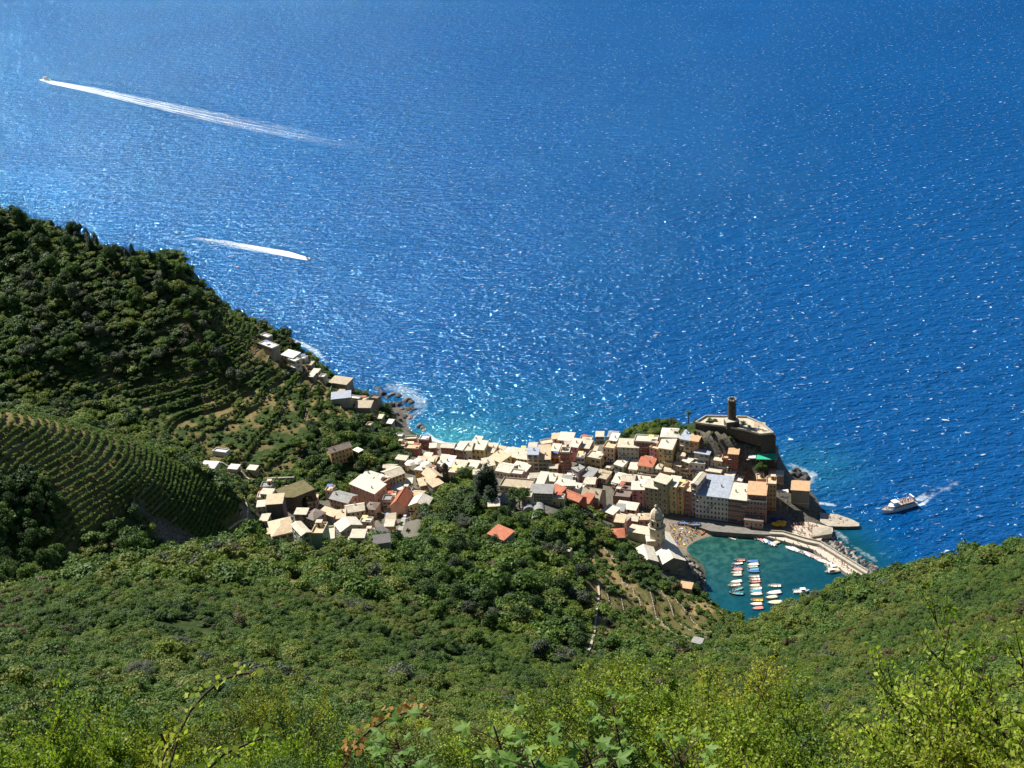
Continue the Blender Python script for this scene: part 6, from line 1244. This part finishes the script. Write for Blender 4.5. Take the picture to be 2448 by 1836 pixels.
p = gat(*zc('R', 1545, 770)); plant('olive_tree', BIGM[1], TRK[0], p, 4.2, 1, 'green tree between the restaurant terrace and the orange tower house', 'tree', None, .9)
for i, (x, y, r_, lab) in enumerate(((1092, 322, 2.2, 'low green shrub at the left end of the castle terrace'), (1140, 318, 1.5, 'small round shrub near the left end of the castle terrace'), (1385, 345, 2.0, 'dark shrub right of the watch tower'), (1440, 372, 1.3, 'small bush on the right part of the castle terrace'), (1330, 372, 1.6, 'bush in the shade of the watch tower'))):
    plant('terrace_shrub', BIGM[i % 2], None, at(*zc('R', x, y), 39), r_, i*1.1, lab, 'shrub', 'shrubs on the castle terrace', .5)
# palm
def palm(p, h, label):
    rt = empty('palm_tree', tuple(p), label=label, cat='palm', group=None); mb = MB(); mb.tube((0, 0, -1), (.3, 0, h), .35, .24, BARK, 8); mb.build('trunk', rt); rs = random.Random(2)
    V = []; Fs = []
    for i in range(26):
        a = i*2.4; el = rs.uniform(-.1, 1.2); L = rs.uniform(2.6, 3.4); pr = None
        for k in range(7):
            t_ = k/6; r = L*t_; z = h+math.sin(el)*r-1.6*t_*t_*L*.42; cx = .3+math.cos(a)*math.cos(el)*r; cy = math.sin(a)*math.cos(el)*r; w = .5*(1-t_)+.06
            V += [(cx-math.sin(a)*w, cy+math.cos(a)*w, z-.25*w), (cx, cy, z), (cx+math.sin(a)*w, cy-math.cos(a)*w, z-.25*w)]
            if k: b0 = len(V)-6; Fs += [(b0, b0+1, b0+4, b0+3), (b0+1, b0+2, b0+5, b0+4)]
    mb = MB(); mb.mesh(V, Fs, LM['dark']); mb.build('crown', rt)
palm(at(*zc('R', 905, 392), 27), 11, 'tall palm standing at the sea edge left of the castle')
# distinct trees of the slopes
FC = {k: [crown_mesh('crown', 600+i+9*j, LM[k], n=1900, size=.14, nl=14, rl=.42, rz=1.1) for i in range(3)] for j, k in enumerate(('dark', 'mid', 'grey'))}
def grove(n, poly, dmin, dmax, r0, r1, kinds, label, group, seed, tall=1.1, name='oak_tree'):
    rs = random.Random(seed); xs = [p[0] for p in poly]; ys = [p[1] for p in poly]; k = 0; tries = 0; done = []
    while k < n and tries < n*60:
        tries += 1; x = rs.uniform(min(xs), max(xs)); y = rs.uniform(min(ys), max(ys))
        if not inpoly(np.array([x]), np.array([y]), poly)[0]: continue
        p = gat(x, y); d = math.hypot(p[0], p[1])
        if p[2] < 3 or not (dmin < d < dmax) or grid_sample(M_VILL, p[0], p[1]) or grid_sample(M_VINE, p[0], p[1]): continue
        if any(math.hypot(p[0]-q[0], p[1]-q[1]) < r0*1.7 for q in done): continue
        done.append(p); r = rs.uniform(r0, r1); kk = rs.choice(kinds)
        if kk == 'cyp': ob = plant('cypress_tree', rs.choice(CYP), CTR, p, r*3.4, rs.uniform(0, 6), label, 'tree', group)
        else: plant(name, rs.choice(FC[kk]), rs.choice(TRK), p, r, rs.uniform(0, 6), label, 'tree', group, tall*rs.uniform(.85, 1.25))
        k += 1
grove(34, [(0, 510), (90, 520), (230, 600), (360, 630), (440, 640), (480, 720), (540, 790), (400, 760), (200, 700), (0, 620)], 600, 1000, 3.4, 5.4, ['dark', 'dark', 'mid'], 'dark tree near the skyline of the far headland', 'trees on the headland skyline', 1, 1.3)
grove(16, [(140, 530), (230, 570), (340, 610), (300, 640), (180, 590)], 600, 1000, 2.6, 3.8, ['cyp'], 'slim dark cypress on the skyline of the headland', 'cypresses on the headland skyline', 2)
grove(46, [(0, 640), (200, 700), (480, 800), (600, 880), (560, 960), (350, 900), (180, 900), (0, 900)], 520, 900, 3.2, 5.6, ['dark', 'dark', 'mid', 'grey'], 'rounded dark tree on the wooded flank of the headland', 'trees on the headland flank', 3, 1.15)
grove(36, [(0, 1170), (130, 1180), (140, 1380), (70, 1420), (0, 1430)], 380, 560, 3.0, 4.6, ['dark', 'dark', 'mid'], 'shaded tree in the dark wood left of the vineyard', 'trees left of the vineyard', 4, 1.3)
grove(60, [(960, 1300), (1180, 1200), (1330, 1300), (1420, 1420), (1380, 1600), (1150, 1560), (1000, 1450)], 300, 520, 2.8, 4.4, ['dark', 'dark', 'mid', 'grey'], 'dark rounded tree in the wood below the cemetery', 'trees in the wood below the cemetery', 5, 1.15)
grove(26, [(730, 1000), (880, 1040), (930, 1110), (860, 1180), (740, 1150), (700, 1060)], 500, 720, 2.6, 4.2, ['dark', 'mid', 'dark'], 'tree on the shaded slope above the inland houses', 'trees above the inland houses', 6, 1.15)
grove(12, [(950, 1150), (1000, 1165), (1020, 1230), (960, 1290), (940, 1200)], 380, 600, 2.4, 3.6, ['mid', 'dark'], 'green tree between the chapel and the white gabled house', 'trees by the chapel', 7, 1.1)
# ================================================================== foreground bushes
def spray_mesh(name, seed, h, r, stems, m, leaf, n, wood):
    """arching twigs with leaves set along them"""
    rs = np.random.RandomState(seed); mb = MB(); segs = []
    def twig(p, d, L, rad, lvl):
        q = p; k = 4
        for i in range(k):
            d = d+rs.normal(size=3)*.16+np.array([0, 0, .06]); d = d/np.linalg.norm(d); e = q+d*L/k
            mb.tube(tuple(q), tuple(e), rad*(1-.2*i), rad*(1-.2*(i+1)), wood, 5, False); 
            if lvl > 0 or i > 1: segs.append((q, e, L))
            if lvl < 2 and i >= 1:
                for _ in range(2): dd = d+rs.normal(size=3)*.75; dd[2] = abs(dd[2])*.6+.15; twig(e, dd/np.linalg.norm(dd), L*.52, rad*.5, lvl+1)
            q = e
    for s in range(stems):
        a = rs.rand()*6.283; l = rs.rand()*.6; twig(np.array([math.cos(a)*r*.25, math.sin(a)*r*.25, -.3]), np.array([math.cos(a)*l, math.sin(a)*l, 1.0]), h*rs.uniform(.55, .85), .018*h, 0)
    S0 = np.array([s[0] for s in segs]); S1 = np.array([s[1] for s in segs]); k = rs.randint(len(segs), size=n); t_ = rs.rand(n)[:, None]; c = S0[k]*(1-t_)+S1[k]*t_+rs.normal(size=(n, 3))*leaf*.8
    nrm = rs.normal(size=(n, 3))*.7+np.array([0, 0, .7]); nrm /= np.linalg.norm(nrm, axis=1)[:, None]; ax = np.cross(nrm, rs.normal(size=(n, 3))); ax /= np.linalg.norm(ax, axis=1)[:, None]; bx = np.cross(nrm, ax); s = leaf*(.6+.8*rs.rand(n))[:, None]
    V = np.stack([c-ax*s*.5, c+bx*s*.27+nrm*s*.05, c+ax*s*.5, c-bx*s*.27+nrm*s*.05], 1).reshape(-1, 3); return mesh_np(name, V, np.arange(4*n).reshape(-1, 4), [m]), mb.data('stems')
TW = mat('twig bark', (.07, .045, .03), .9, .3, 8.0)
SP = {}
def spray(key, *a): SP[key] = [spray_mesh('leaves', 700+i*5+len(SP)*40, *a, TW) for i in range(2)]
spray('bright', 2.2, 1.2, 9, LM['bright'], .062, 6500); spray('yellow', 2.0, 1.1, 9, LM['yellow'], .052, 6500); spray('thin', 3.2, .9, 6, LM['bright'], .085, 2600); spray('olive', 1.8, 1.1, 9, LM['olive'], .05, 7000); spray('midg', 1.8, 1.1, 8, LM['mid'], .06, 6500)
SPK = dict(bright=('bright', .062, 1.0), yellow=('yellow', .052, 1.0), thin=('bright', .075, .45), olive=('olive', .05, 1.1), midg=('mid', .058, 1.0))
def gbush(x, dist, topy, key, label, group, wid=1.0, name='bush'):
    """bush whose top reaches photo row topy, standing at the given distance"""
    d = ray(x, topy); d = d/math.hypot(d[0], d[1]); top = CAM+d*dist; g = float(hz(top[0], top[1])); full = max(.5, top[2]-g)+.2; h = min(full, {'thin': 2.6}.get(key, 1.9)); sd = int(x*7+topy)
    mk, lf, dn = SPK[key]; n = int(min(14000, 5600*dn*(h**.8)*wid)); lm, sm = spray_mesh('leaves', sd, h, .55*wid+.1*h, 10 if key != 'thin' else 6, LM[mk], lf, n, TW); hh = np.percentile([v.co.z for v in lm.vertices], 99.3)
    rt = empty(name, (top[0], top[1], top[2]-h), 0, label=label, cat='bush', group=group); rt.scale = (wid*.62, wid*.62, h/hh); link('leaves', lm, rt); link('stems', sm, rt)
    if full > h+.1:
        mb = MB()
        for q in range(3): mb.tube((.12*q-.12, .1*q, -(full-h+.3)*hh/h), (.2*q-.2, .12*q, .1), .035, .03, TW, 6)
        mb.build('trunk', rt)
for k_ in ('bright', 'yellow', 'olive', 'midg'): PROTO['s_'+k_] = [q[0] for q in SP[k_]]
G1 = 'yellow green bushes in the foreground'
for x, dist, ty, key, lab, w in ((1330, 17, 1665, 'yellow', 'yellow green bush at the left end of the big foreground thicket', 1.3), (1420, 15, 1640, 'bright', 'leafy bush in the left part of the big foreground thicket', 1.3), (1530, 16, 1655, 'yellow', 'yellowish bush second from left in the big foreground thicket', 1.3), (1650, 15, 1612, 'bright', 'tallest leafy bush in the middle of the foreground thicket', 1.35), (1745, 16, 1640, 'yellow', 'yellow tipped bush right of the tallest one in the thicket', 1.3),
    (1850, 15, 1690, 'bright', 'leafy bush in the right part of the big foreground thicket', 1.3), (1960, 16, 1735, 'yellow', 'low bush at the right end of the big foreground thicket', 1.3), (1480, 11, 1745, 'midg', 'low green bush at the near edge of the thicket, left', 1.2), (1700, 11, 1730, 'bright', 'low green bush at the near edge of the thicket, middle', 1.3), (1900, 11, 1770, 'bright', 'low green bush at the near edge of the thicket, right', 1.3),
    (2090, 13, 1760, 'thin', 'thin twiggy bush between the thicket and the tall corner bush', 1.0), (2350, 10, 1530, 'thin', 'tall airy bush with bright leaves in the right corner', 1.0), (2270, 11, 1640, 'thin', 'airy bush left of the tall one in the right corner', 1.0), (2440, 9, 1590, 'thin', 'airy bush at the right edge of the photo', 1.1), (2380, 8, 1730, 'yellow', 'low yellowish bush under the tall airy one', 1.1), (2200, 12, 1740, 'bright', 'low leafy bush left of the airy bushes', 1.0),
    (30, 12, 1745, 'bright', 'pale green bush in the lower left corner', 1.2), (150, 13, 1770, 'yellow', 'yellow green bush right of the lower left corner', 1.2), (260, 12, 1790, 'bright', 'small pale bush third from the lower left corner', 1.2), (370, 12, 1775, 'yellow', 'yellow bush below the bramble arch', 1.2), (520, 13, 1795, 'bright', 'small green bush right of the bramble arch', 1.1), (620, 20, 1660, 'yellow', 'light yellowish bush left of the dark oak shrub', 1.3), (560, 22, 1690, 'olive', 'olive bush behind the bramble arch', 1.3), (720, 16, 1770, 'olive', 'olive green bush at the bottom edge', 1.2),
    (840, 18, 1730, 'bright', 'leafy bush with reddish tips near the bottom centre', .9), (1080, 17, 1770, 'olive', 'olive bush between the two large leaved plants', 1.2), (1200, 14, 1790, 'midg', 'green bush at the bottom centre', 1.1), (960, 15, 1800, 'olive', 'olive bush under the large leaved plant', 1.1)):
    gbush(x, dist, ty, key, lab, G1, w)
for i, (x, dist, ty, key, w) in enumerate(((90, 15, 1700, 'midg', 1.5), (220, 16, 1720, 'bright', 1.4), (340, 15, 1735, 'midg', 1.4), (460, 15, 1755, 'olive', 1.4), (570, 16, 1745, 'midg', 1.4), (680, 14, 1770, 'bright', 1.3), (800, 15, 1775, 'midg', 1.4), (910, 16, 1765, 'olive', 1.3), (1010, 15, 1785, 'midg', 1.3), (1130, 15, 1770, 'bright', 1.3), (1250, 15, 1745, 'midg', 1.4), (2040, 12, 1790, 'midg', 1.3), (2150, 12, 1785, 'olive', 1.2))):
    gbush(x, dist, ty, key, 'leafy green shrub in the low fringe along the bottom edge, %s from the left' % ordn[i], 'fringe shrubs along the bottom edge', w)
# dark oak shrubs in the nearer slope
NB = crown_mesh('crown', 811, LM['grey'], n=9000, size=.055, nl=20, rl=.36, shell=.5); ND = crown_mesh('crown', 812, LM['dark'], n=9000, size=.055, nl=20, rl=.36, shell=.5)
for x, y, s, me, lab in ((60, 1640, 3.1, NB, 'large dark grey green shrub at the left edge'), (180, 1600, 2.2, ND, 'dark shrub right of the large one at the left edge'), (330, 1620, 3.0, NB, 'broad shrub with small shining leaves in the left middle ground'), (780, 1700, 2.6, ND, 'darkest oak shrub left of centre in the middle ground'), (880, 1690, 2.2, NB, 'grey green shrub right of the darkest oak shrub'), (420, 1730, 1.7, NB, 'low shrub beneath the bramble arch'), (1320, 1700, 1.5, NB, 'silvery tufted shrub left of the thicket')):
    p = gat(x, y); plant('oak_shrub', me, TRK[0], p-np.array([0, 0, .6*s]), s, x*.1, lab, 'shrub', 'single shrubs of the near slope', .8)
# large leaved plants (fig) and bramble arch
def fig_leaf(mb, c, d, up, s, m):
    d = Vector(d).normalized(); u = Vector(up); side = d.cross(u).normalized(); u = side.cross(d).normalized(); pts = []
    for a, r in ((-2.6, .25), (-2.0, .75), (-1.55, .45), (-1.0, .95), (-.6, .5), (-.32, .8), (0, 1.15), (.32, .8), (.6, .5), (1.0, .95), (1.55, .45), (2.0, .75), (2.6, .25)): pts.append(Vector(c)+d*(math.cos(a)*r*s+.25*s)+side*math.sin(a)*r*s+u*(.12*s*math.cos(a*2)-.08*s*r))
    cen = Vector(c)+d*.3*s+u*.05*s
    for i in range(len(pts)-1): mb.poly([cen, pts[i], pts[i+1]], m)
def fig(x, y, dist, h, s, n, label, seed):
    d = ray(x, y); d = d/math.hypot(d[0], d[1]); top = CAM+d*dist; g = float(hz(top[0], top[1])); rt = empty('fig_plant', (top[0], top[1], g), label=label, cat='plant', group='large leaved plants in the foreground'); H_ = top[2]-g; rs = random.Random(seed)
    mb = MB(); mb.tube((0, 0, -.2), (.05, 0, H_*.6), .013, .010, TW, 6); mb.tube((.05, 0, H_*.6), (0, 0, H_), .010, .006, TW, 6); mb.build('stem', rt); m = LM['fig']; mb = MB()
    for i in range(n):
        a = i*2.399; z = H_-rs.random()**1.3*h; L = rs.uniform(.06, .2); c = (math.cos(a)*L, math.sin(a)*L, z+L*.4); mb.tube((0, 0, z-.05), c, .004, .003, TW, 4, False); fig_leaf(mb, c, (math.cos(a), math.sin(a), rs.uniform(-.2, .5)), (rs.uniform(-.3, .3), rs.uniform(-.3, .3), 1), s*rs.uniform(.6, 1.1), m)
    mb.build('leaves', rt)
LM['fig'] = leaf_mat('fig leaves', [(.07, .15, .022), (.12, .22, .035), (.20, .30, .05)], .35, spread=.6)
fig(945, 1765, 6.5, .55, .085, 26, 'large leaved plant left of centre at the bottom edge', 1); fig(1180, 1735, 6.0, .6, .085, 22, 'large leaved plant with a red stem at the bottom centre', 2); fig(1400, 1790, 5.5, .5, .09, 24, 'large leaved plant in front of the thicket', 3); fig(1465, 1690, 8, .7, .07, 26, 'leafy upright shoot rising in front of the thicket', 4); fig(1620, 1800, 5.5, .4, .06, 20, 'small leaved plant at the lower edge of the thicket', 5); fig(1270, 1815, 5.5, .4, .08, 18, 'large leaved plant at the very bottom, left of the thicket', 6)
def bramble(pts, dist, label, seed, dense=9, col='bright'):
    rs = random.Random(seed); P = []
    for x, y in pts: d = ray(x, y); d = d/math.hypot(d[0], d[1]); P.append(Vector(tuple(CAM+d*dist)))
    o = P[0].copy(); P = [p-o for p in P]; rt = empty('bramble', tuple(o), label=label, cat='bramble', group='bramble shoots'); mb = MB(); ml = MB(); m = LM[col]
    for a, b_ in zip(P[:-1], P[1:]):
        mb.tube(a, b_, .010, .008, TW, 5, False)
        for k in range(dense):
            c = a.lerp(b_, rs.random()); c = c+Vector((rs.uniform(-.06, .06), rs.uniform(-.06, .06), rs.uniform(-.02, .08))); d = Vector((rs.uniform(-1, 1), rs.uniform(-1, 1), rs.uniform(-.3, .6))).normalized(); sd = d.orthogonal().normalized(); s = rs.uniform(.03, .055)
            ml.poly([c, c+d*s*.5+sd*s*.45, c+d*s*1.2, c+d*s*.5-sd*s*.45], m)
    mb.build('stem', rt); ml.build('leaves', rt)
bramble([(405, 1836), (430, 1750), (455, 1700), (490, 1660), (530, 1625), (575, 1612), (620, 1606)], 7, 'arching bramble shoot with pale leaves at the lower left', 1)
bramble([(820, 1836), (840, 1790), (880, 1750), (930, 1715), (985, 1700), (1030, 1715)], 7, 'bramble arch with reddish and pale leaves near the bottom centre', 2, 14, 'rust')
bramble([(380, 1836), (400, 1790), (385, 1755)], 6, 'dry yellow sprig in front of the bramble arch', 3, 14, 'yellow'); bramble([(500, 1836), (540, 1800), (600, 1775), (640, 1760)], 6, 'pale bramble shoot at the lower left, right one', 4, 12, 'bright')

# ================================================================== lower buildings and gardens between the houses
def fill():
    rs = random.Random(21); world = (lambda p: proj(p)); cnt = 0; gard = 0; n0 = len(FP)
    for _ in range(9000):
        u = rs.uniform(600, 1860); v = rs.uniform(1050, 1330)
        if not inpoly(np.array([u]), np.array([v]), VILL)[0]: continue
        p = gat(u, v)
        if p[2] < 3 or grid_sample(BEACH, p[0], p[1]) or (u > 1540 and v > 1215): continue
        if u > 1560 and v > 1150: continue
        near = min(FP, key=lambda q: math.hypot(p[0]-q[0], p[1]-q[1])-q[2]*.9); d = math.hypot(p[0]-near[0], p[1]-near[1])-near[2]*.9
        if PTS_ and min(math.hypot(p[0]-q[0], p[1]-q[1]) for q in PTS_) < 4.5: continue
        if d > 3.0 and cnt < 46:
            w = rs.uniform(4.0, 6.5); dep = rs.uniform(4, 6); hgt = rs.uniform(3.2, 8.5); wl = rs.choice(['cream', 'ochre', 'tan', 'peach', 'rose', 'salmon', 'grey', 'yellow']); k = 2822/math.hypot(p[0], p[1], 350)
            base = v; ey = v-hgt*k*.85; half = w*k/2; tilt = rs.uniform(-.12, .12)*half
            near = min(FP[:n0], key=lambda q: math.hypot(p[0]-q[0], p[1]-q[1])); nm = ' '.join(near[3].replace(',', '').split()[:8])
            while nm.split()[-1] in ('a', 'with', 'the', 'of', 'and', 'at', 'in', 'by', 'its', 'beside', 'left', 'right', 'behind', 'above', 'below', 'first', 'under', 'on', 'bright', 'broad', 'wide', 'white', 'cream', 'turned', 'toward', 'pale'): nm = nm.rsplit(' ', 1)[0]
            lab = 'small %s %s building next to the %s' % (wl, ('low', 'mid height', 'tallish')[min(2, int((hgt-3.2)/1.8))], nm)
            while lab in USED: wl = rs.choice(['cream', 'ochre', 'tan', 'peach', 'rose', 'salmon', 'grey', 'yellow', 'pink', 'orange', 'lilac', 'white', 'brown']); lab = 'small %s %s building next to the %s' % (wl, ('low', 'mid height', 'tallish')[min(2, int((hgt-3.2)/1.8))], nm)
            USED.add(lab); house('P', u-half, ey-tilt, u+half, ey+tilt, base, dep, wl, rs.choice(['pale', 'cream', 'cream', 'warm', 'buff', 'grey']), rs.choice(['shed', 'gable', 'flat', 'shed']), lab, chim=0, group='small buildings between the village houses'); cnt += 1; PTS_.append((p[0], p[1]))
        elif d > 1.1 and gard < 60 and rs.random() < .5:
            plant('garden_tree', rs.choice(FC[rs.choice(('mid', 'dark', 'mid'))]), None, p, rs.uniform(.8, 1.7), rs.uniform(0, 6), 'small green garden tree between the village houses', 'tree', 'garden trees in the village', 1.1); gard += 1; PTS_.append((p[0], p[1]))
USED = set(); PTS_ = []
fill()
# ================================================================== scrub, woods, vines
Bv = blur(M_VILL, 2); Bn = blur(M_VINE, 1); Bt = blur(M_TERR, 1); Bd = blur(M_DRY | M_DRY2, 1)
GREENIN = [(1560, 1022), (1640, 1010), (1668, 1022), (1700, 1026), (1840, 1050), (1835, 1085), (1760, 1078), (1690, 1088), (1660, 1045), (1600, 1034)]
M_GI = blur(region(GREENIN, 500, 620) , 1)
def scrub(name, x0, x1, y0, y1, s, seed, rlo, rhi, pre, label, dmin, dmax):
    x, y = jgrid(x0, x1, y0, y1, s, seed); z = hz(x, y); d = np.hypot(x, y)
    ok, u, v = inframe(x, y, z); rs = np.random.RandomState(seed+1); r = rs.rand(len(x))
    vil = grid_sample(Bv, x, y); vin = grid_sample(Bn, x, y); ter = grid_sample(Bt, x, y); dr = grid_sample(Bd, x, y); gi = grid_sample(M_GI, x, y); sl = grid_sample(SLOPE, x, y); bch = grid_sample(BEACH, x, y)
    ok &= (d >= dmin) & (d < dmax) & (z > 2.5+3*rs.rand(len(x))) & ~bch
    ok &= (vil < .35) | (gi > .5); ok &= (vin < .3); ok &= ~((ter > .4) & (r > .40)); ok &= ~((dr > .4) & (r > .42)); ok &= ~(grid_sample(blur(M_SPOT, 1), x, y) > .25)
    ok &= ~((sl > 1.5) & (r > .25) & (gi < .3)); ok &= ~((grid_sample(a_rock, x, y) > .6) & (r > .2) & (gi < .5))
    ok &= clear_strip(x, y)
    ok &= ~((gi > .3) & (z > 36.5))
    nz = fbm(x/28, y/28, 3, 31); ok &= (nz > .22)
    x, y, z, u, v = x[ok], y[ok], z[ok], u[ok], v[ok]; nz = nz[ok]; n2 = fbm(x/7, y/7, 2, 77); n = len(x); r = rs.rand(n)
    lush = np.clip((v-1250)/500, 0, 1)                # nearer slopes are lighter scrub
    q = .35*n2+.62*nz+.14*r
    kid = np.where(q < .42, 0, np.where(q < .60, 1, np.where(q < .76, 2, 3)))
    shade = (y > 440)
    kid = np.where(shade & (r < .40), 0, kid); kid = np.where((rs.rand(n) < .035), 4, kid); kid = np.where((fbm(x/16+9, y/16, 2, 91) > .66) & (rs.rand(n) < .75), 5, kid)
    sc_ = (rlo+(rhi-rlo)*rs.rand(n)**1.6)*(.8+.5*n2); sc_ = np.where((grid_sample(Bt, x, y) > .3) | (grid_sample(M_GI, x, y) > .3), sc_*.55, sc_); sc_ = sc_*np.where(rs.rand(n) < .25, .5, 1)*np.where(rs.rand(n) < .06, 1.45, 1); sc_ = np.where(grid_sample(Bd, x, y) > .3, sc_*.5, sc_); sc_ = np.where((x > 40) & (y > 150), sc_*.8, sc_)
    if pre == 'c':
        room = (v-(1772+60*rs.rand(n)))*np.hypot(x, y)/2822; sc_ = np.clip(room/1.9, .12, .62)*(.7+.5*rs.rand(n))
    rot = np.stack([(rs.rand(n)-.5)*.3, (rs.rand(n)-.5)*.3, rs.rand(n)*6.28], -1)
    kinds = ['s_bright', 's_midg', 's_midg', 's_olive', 's_olive', 's_bright'] if pre == 'c' else [pre+'_dark', pre+'_mid', pre+'_olive', pre+'_grey', pre+'_brown', pre+'_lime'] if pre != 'n' else ['n_mid', 'n_olive', 'n_yellow', 'n_olive', 'n_grey', 'n_bright']
    return scatter_object(name, np.stack([x, y, z-.25*sc_], -1), kinds, kid, sc_, rot, label, 'scrub', zs=.6+.5*rs.rand(n))
scrub('woodland', -520, 420, 300, 900, 3.3, 5, 1.7, 3.9, 'f', 'dense dark green woods covering the far slopes', 330, 1100)
scrub('scrub', -300, 320, 90, 360, 1.7, 6, .85, 2.0, 'm', 'thick evergreen scrub covering the slopes below the viewpoint', 110, 330)
scrub('undergrowth', -110, 120, 18, 118, 1.15, 8, .55, 1.25, 'n', 'leafy undergrowth close below the viewpoint', 22, 110)
scrub('leafy_thicket', -32, 32, 4, 26, .7, 9, .42, .8, 'c', 'pale leafy thicket at the foot of the viewpoint', 5.5, 24)
# vine rows following the contours
def contour_pts(mask, step, ds, seed, off=.0):
    out = []; rs = np.random.RandomState(seed)
    ys_, xs_ = np.where(mask[:-1, :-1])
    for iy, ix in zip(ys_, xs_):
        a, b_, c_, d_ = H[iy, ix], H[iy, ix+1], H[iy+1, ix+1], H[iy+1, ix]; lo, hi = min(a, b_, c_, d_), max(a, b_, c_, d_)
        if hi-lo > 5: continue
        for k in range(math.ceil(lo/step), math.floor(hi/step)+1):
            lv = k*step; P = []
            for (z0, z1, p, q_) in ((a, b_, (0, 0), (1, 0)), (b_, c_, (1, 0), (1, 1)), (c_, d_, (1, 1), (0, 1)), (d_, a, (0, 1), (0, 0))):
                if (z0 < lv) != (z1 < lv):
                    t_ = (lv-z0)/(z1-z0); P.append((p[0]+(q_[0]-p[0])*t_, p[1]+(q_[1]-p[1])*t_))
            if len(P) >= 2:
                (ax, ay), (bx, by) = P[:2]; L = math.hypot(bx-ax, by-ay)*GS; m_ = max(1, int(L/ds+rs.rand()))
                for j in range(m_):
                    t_ = (j+rs.rand()*.6+.2)/m_; out.append((gx[ix]+(ax+(bx-ax)*t_)*GS, gy[iy]+(ay+(by-ay)*t_)*GS))
    return np.array(out)
def vines(name, mask, step, ds, seed, s0, s1, thin, label):
    P = contour_pts(mask, step, ds, seed); rs = np.random.RandomState(seed); x, y = P[:, 0], P[:, 1]; z = hz(x, y)
    ok, u, v = inframe(x, y, z); ok &= clear_strip(x, y) & (fbm(x/11, y/11, 2, seed) > thin) & (rs.rand(len(x)) > .05); x, y, z = x[ok], y[ok], z[ok]; n = len(x)
    s = s0+(s1-s0)*rs.rand(n)
    scatter_object(name, np.stack([x, y, z-.1], -1), ['vine', 'f_olive'], (rs.rand(n) < .03).astype(int), s, np.stack([np.zeros(n), np.zeros(n), rs.rand(n)*6.28], -1), label, 'vines')
def walls(name, mask, step, hh, seed, label, keep=.75):
    rs = np.random.RandomState(seed); V = []; Fs = []; ys_, xs_ = np.where(mask[:-1, :-1]); ph = fbm(XX/30, YY/30, 2, seed+5)
    for iy, ix in zip(ys_, xs_):
        a, b_, c_, d_ = H[iy, ix], H[iy, ix+1], H[iy+1, ix+1], H[iy+1, ix]; lo, hi = min(a, b_, c_, d_), max(a, b_, c_, d_)
        if hi-lo > 6 or ph[iy, ix] < .36: continue
        for k in range(math.ceil(lo/step), math.floor(hi/step)+1):
            lv = k*step; P = []
            for (z0, z1, p, q_) in ((a, b_, (0, 0), (1, 0)), (b_, c_, (1, 0), (1, 1)), (c_, d_, (1, 1), (0, 1)), (d_, a, (0, 1), (0, 0))):
                if (z0 < lv) != (z1 < lv): t_ = (lv-z0)/(z1-z0); P.append((gx[ix]+(p[0]+(q_[0]-p[0])*t_)*GS, gy[iy]+(p[1]+(q_[1]-p[1])*t_)*GS))
            if len(P) < 2: continue
            (ax, ay), (bx, by) = P[:2]; L = math.hypot(bx-ax, by-ay)+1e-6; nx, ny = -(by-ay)/L*.22, (bx-ax)/L*.22; g = hh*(.7+.5*rs.rand()); n0 = len(V)
            for (qx, qy) in ((ax, ay), (bx, by)):
                for s_ in (-1, 1):
                    for z in (lv-1.6, lv+g): V.append((qx+nx*s_, qy+ny*s_, z))
            Fs += [[n0+i for i in f] for f in ((0, 1, 3, 2), (4, 6, 7, 5), (0, 4, 5, 1), (2, 3, 7, 6), (1, 5, 7, 3))]
    me = mesh_np(name, V, Fs, [mat('dry stone wall', (.26, .22, .17), .95, .4, .9, .4)]); tag(link(name, me), label, kind='structure')
walls('terrace_walls', M_TERR, 4.2, .55, 2, 'dry stone terrace walls of the far hillside'); walls('vineyard_walls', M_VINE, 8.0, .5, 3, 'dry stone walls between the vine rows'); walls('harbour_terrace_walls', M_DRY, 4.0, .4, 4, 'dry stone terrace walls above the harbour')
vines('vineyard', M_VINE, 2.0, .72, 3, 1.0, 1.5, .14, 'rows of green vines on the terraced spur at the left')
vines('terrace_vines', (M_TERR | (M_DRY & (fbm(XX/12, YY/12, 2, 66) > .45))), 1.8, .8, 4, .8, 1.5, .16, 'vines on the narrow terraces of the far hillside')
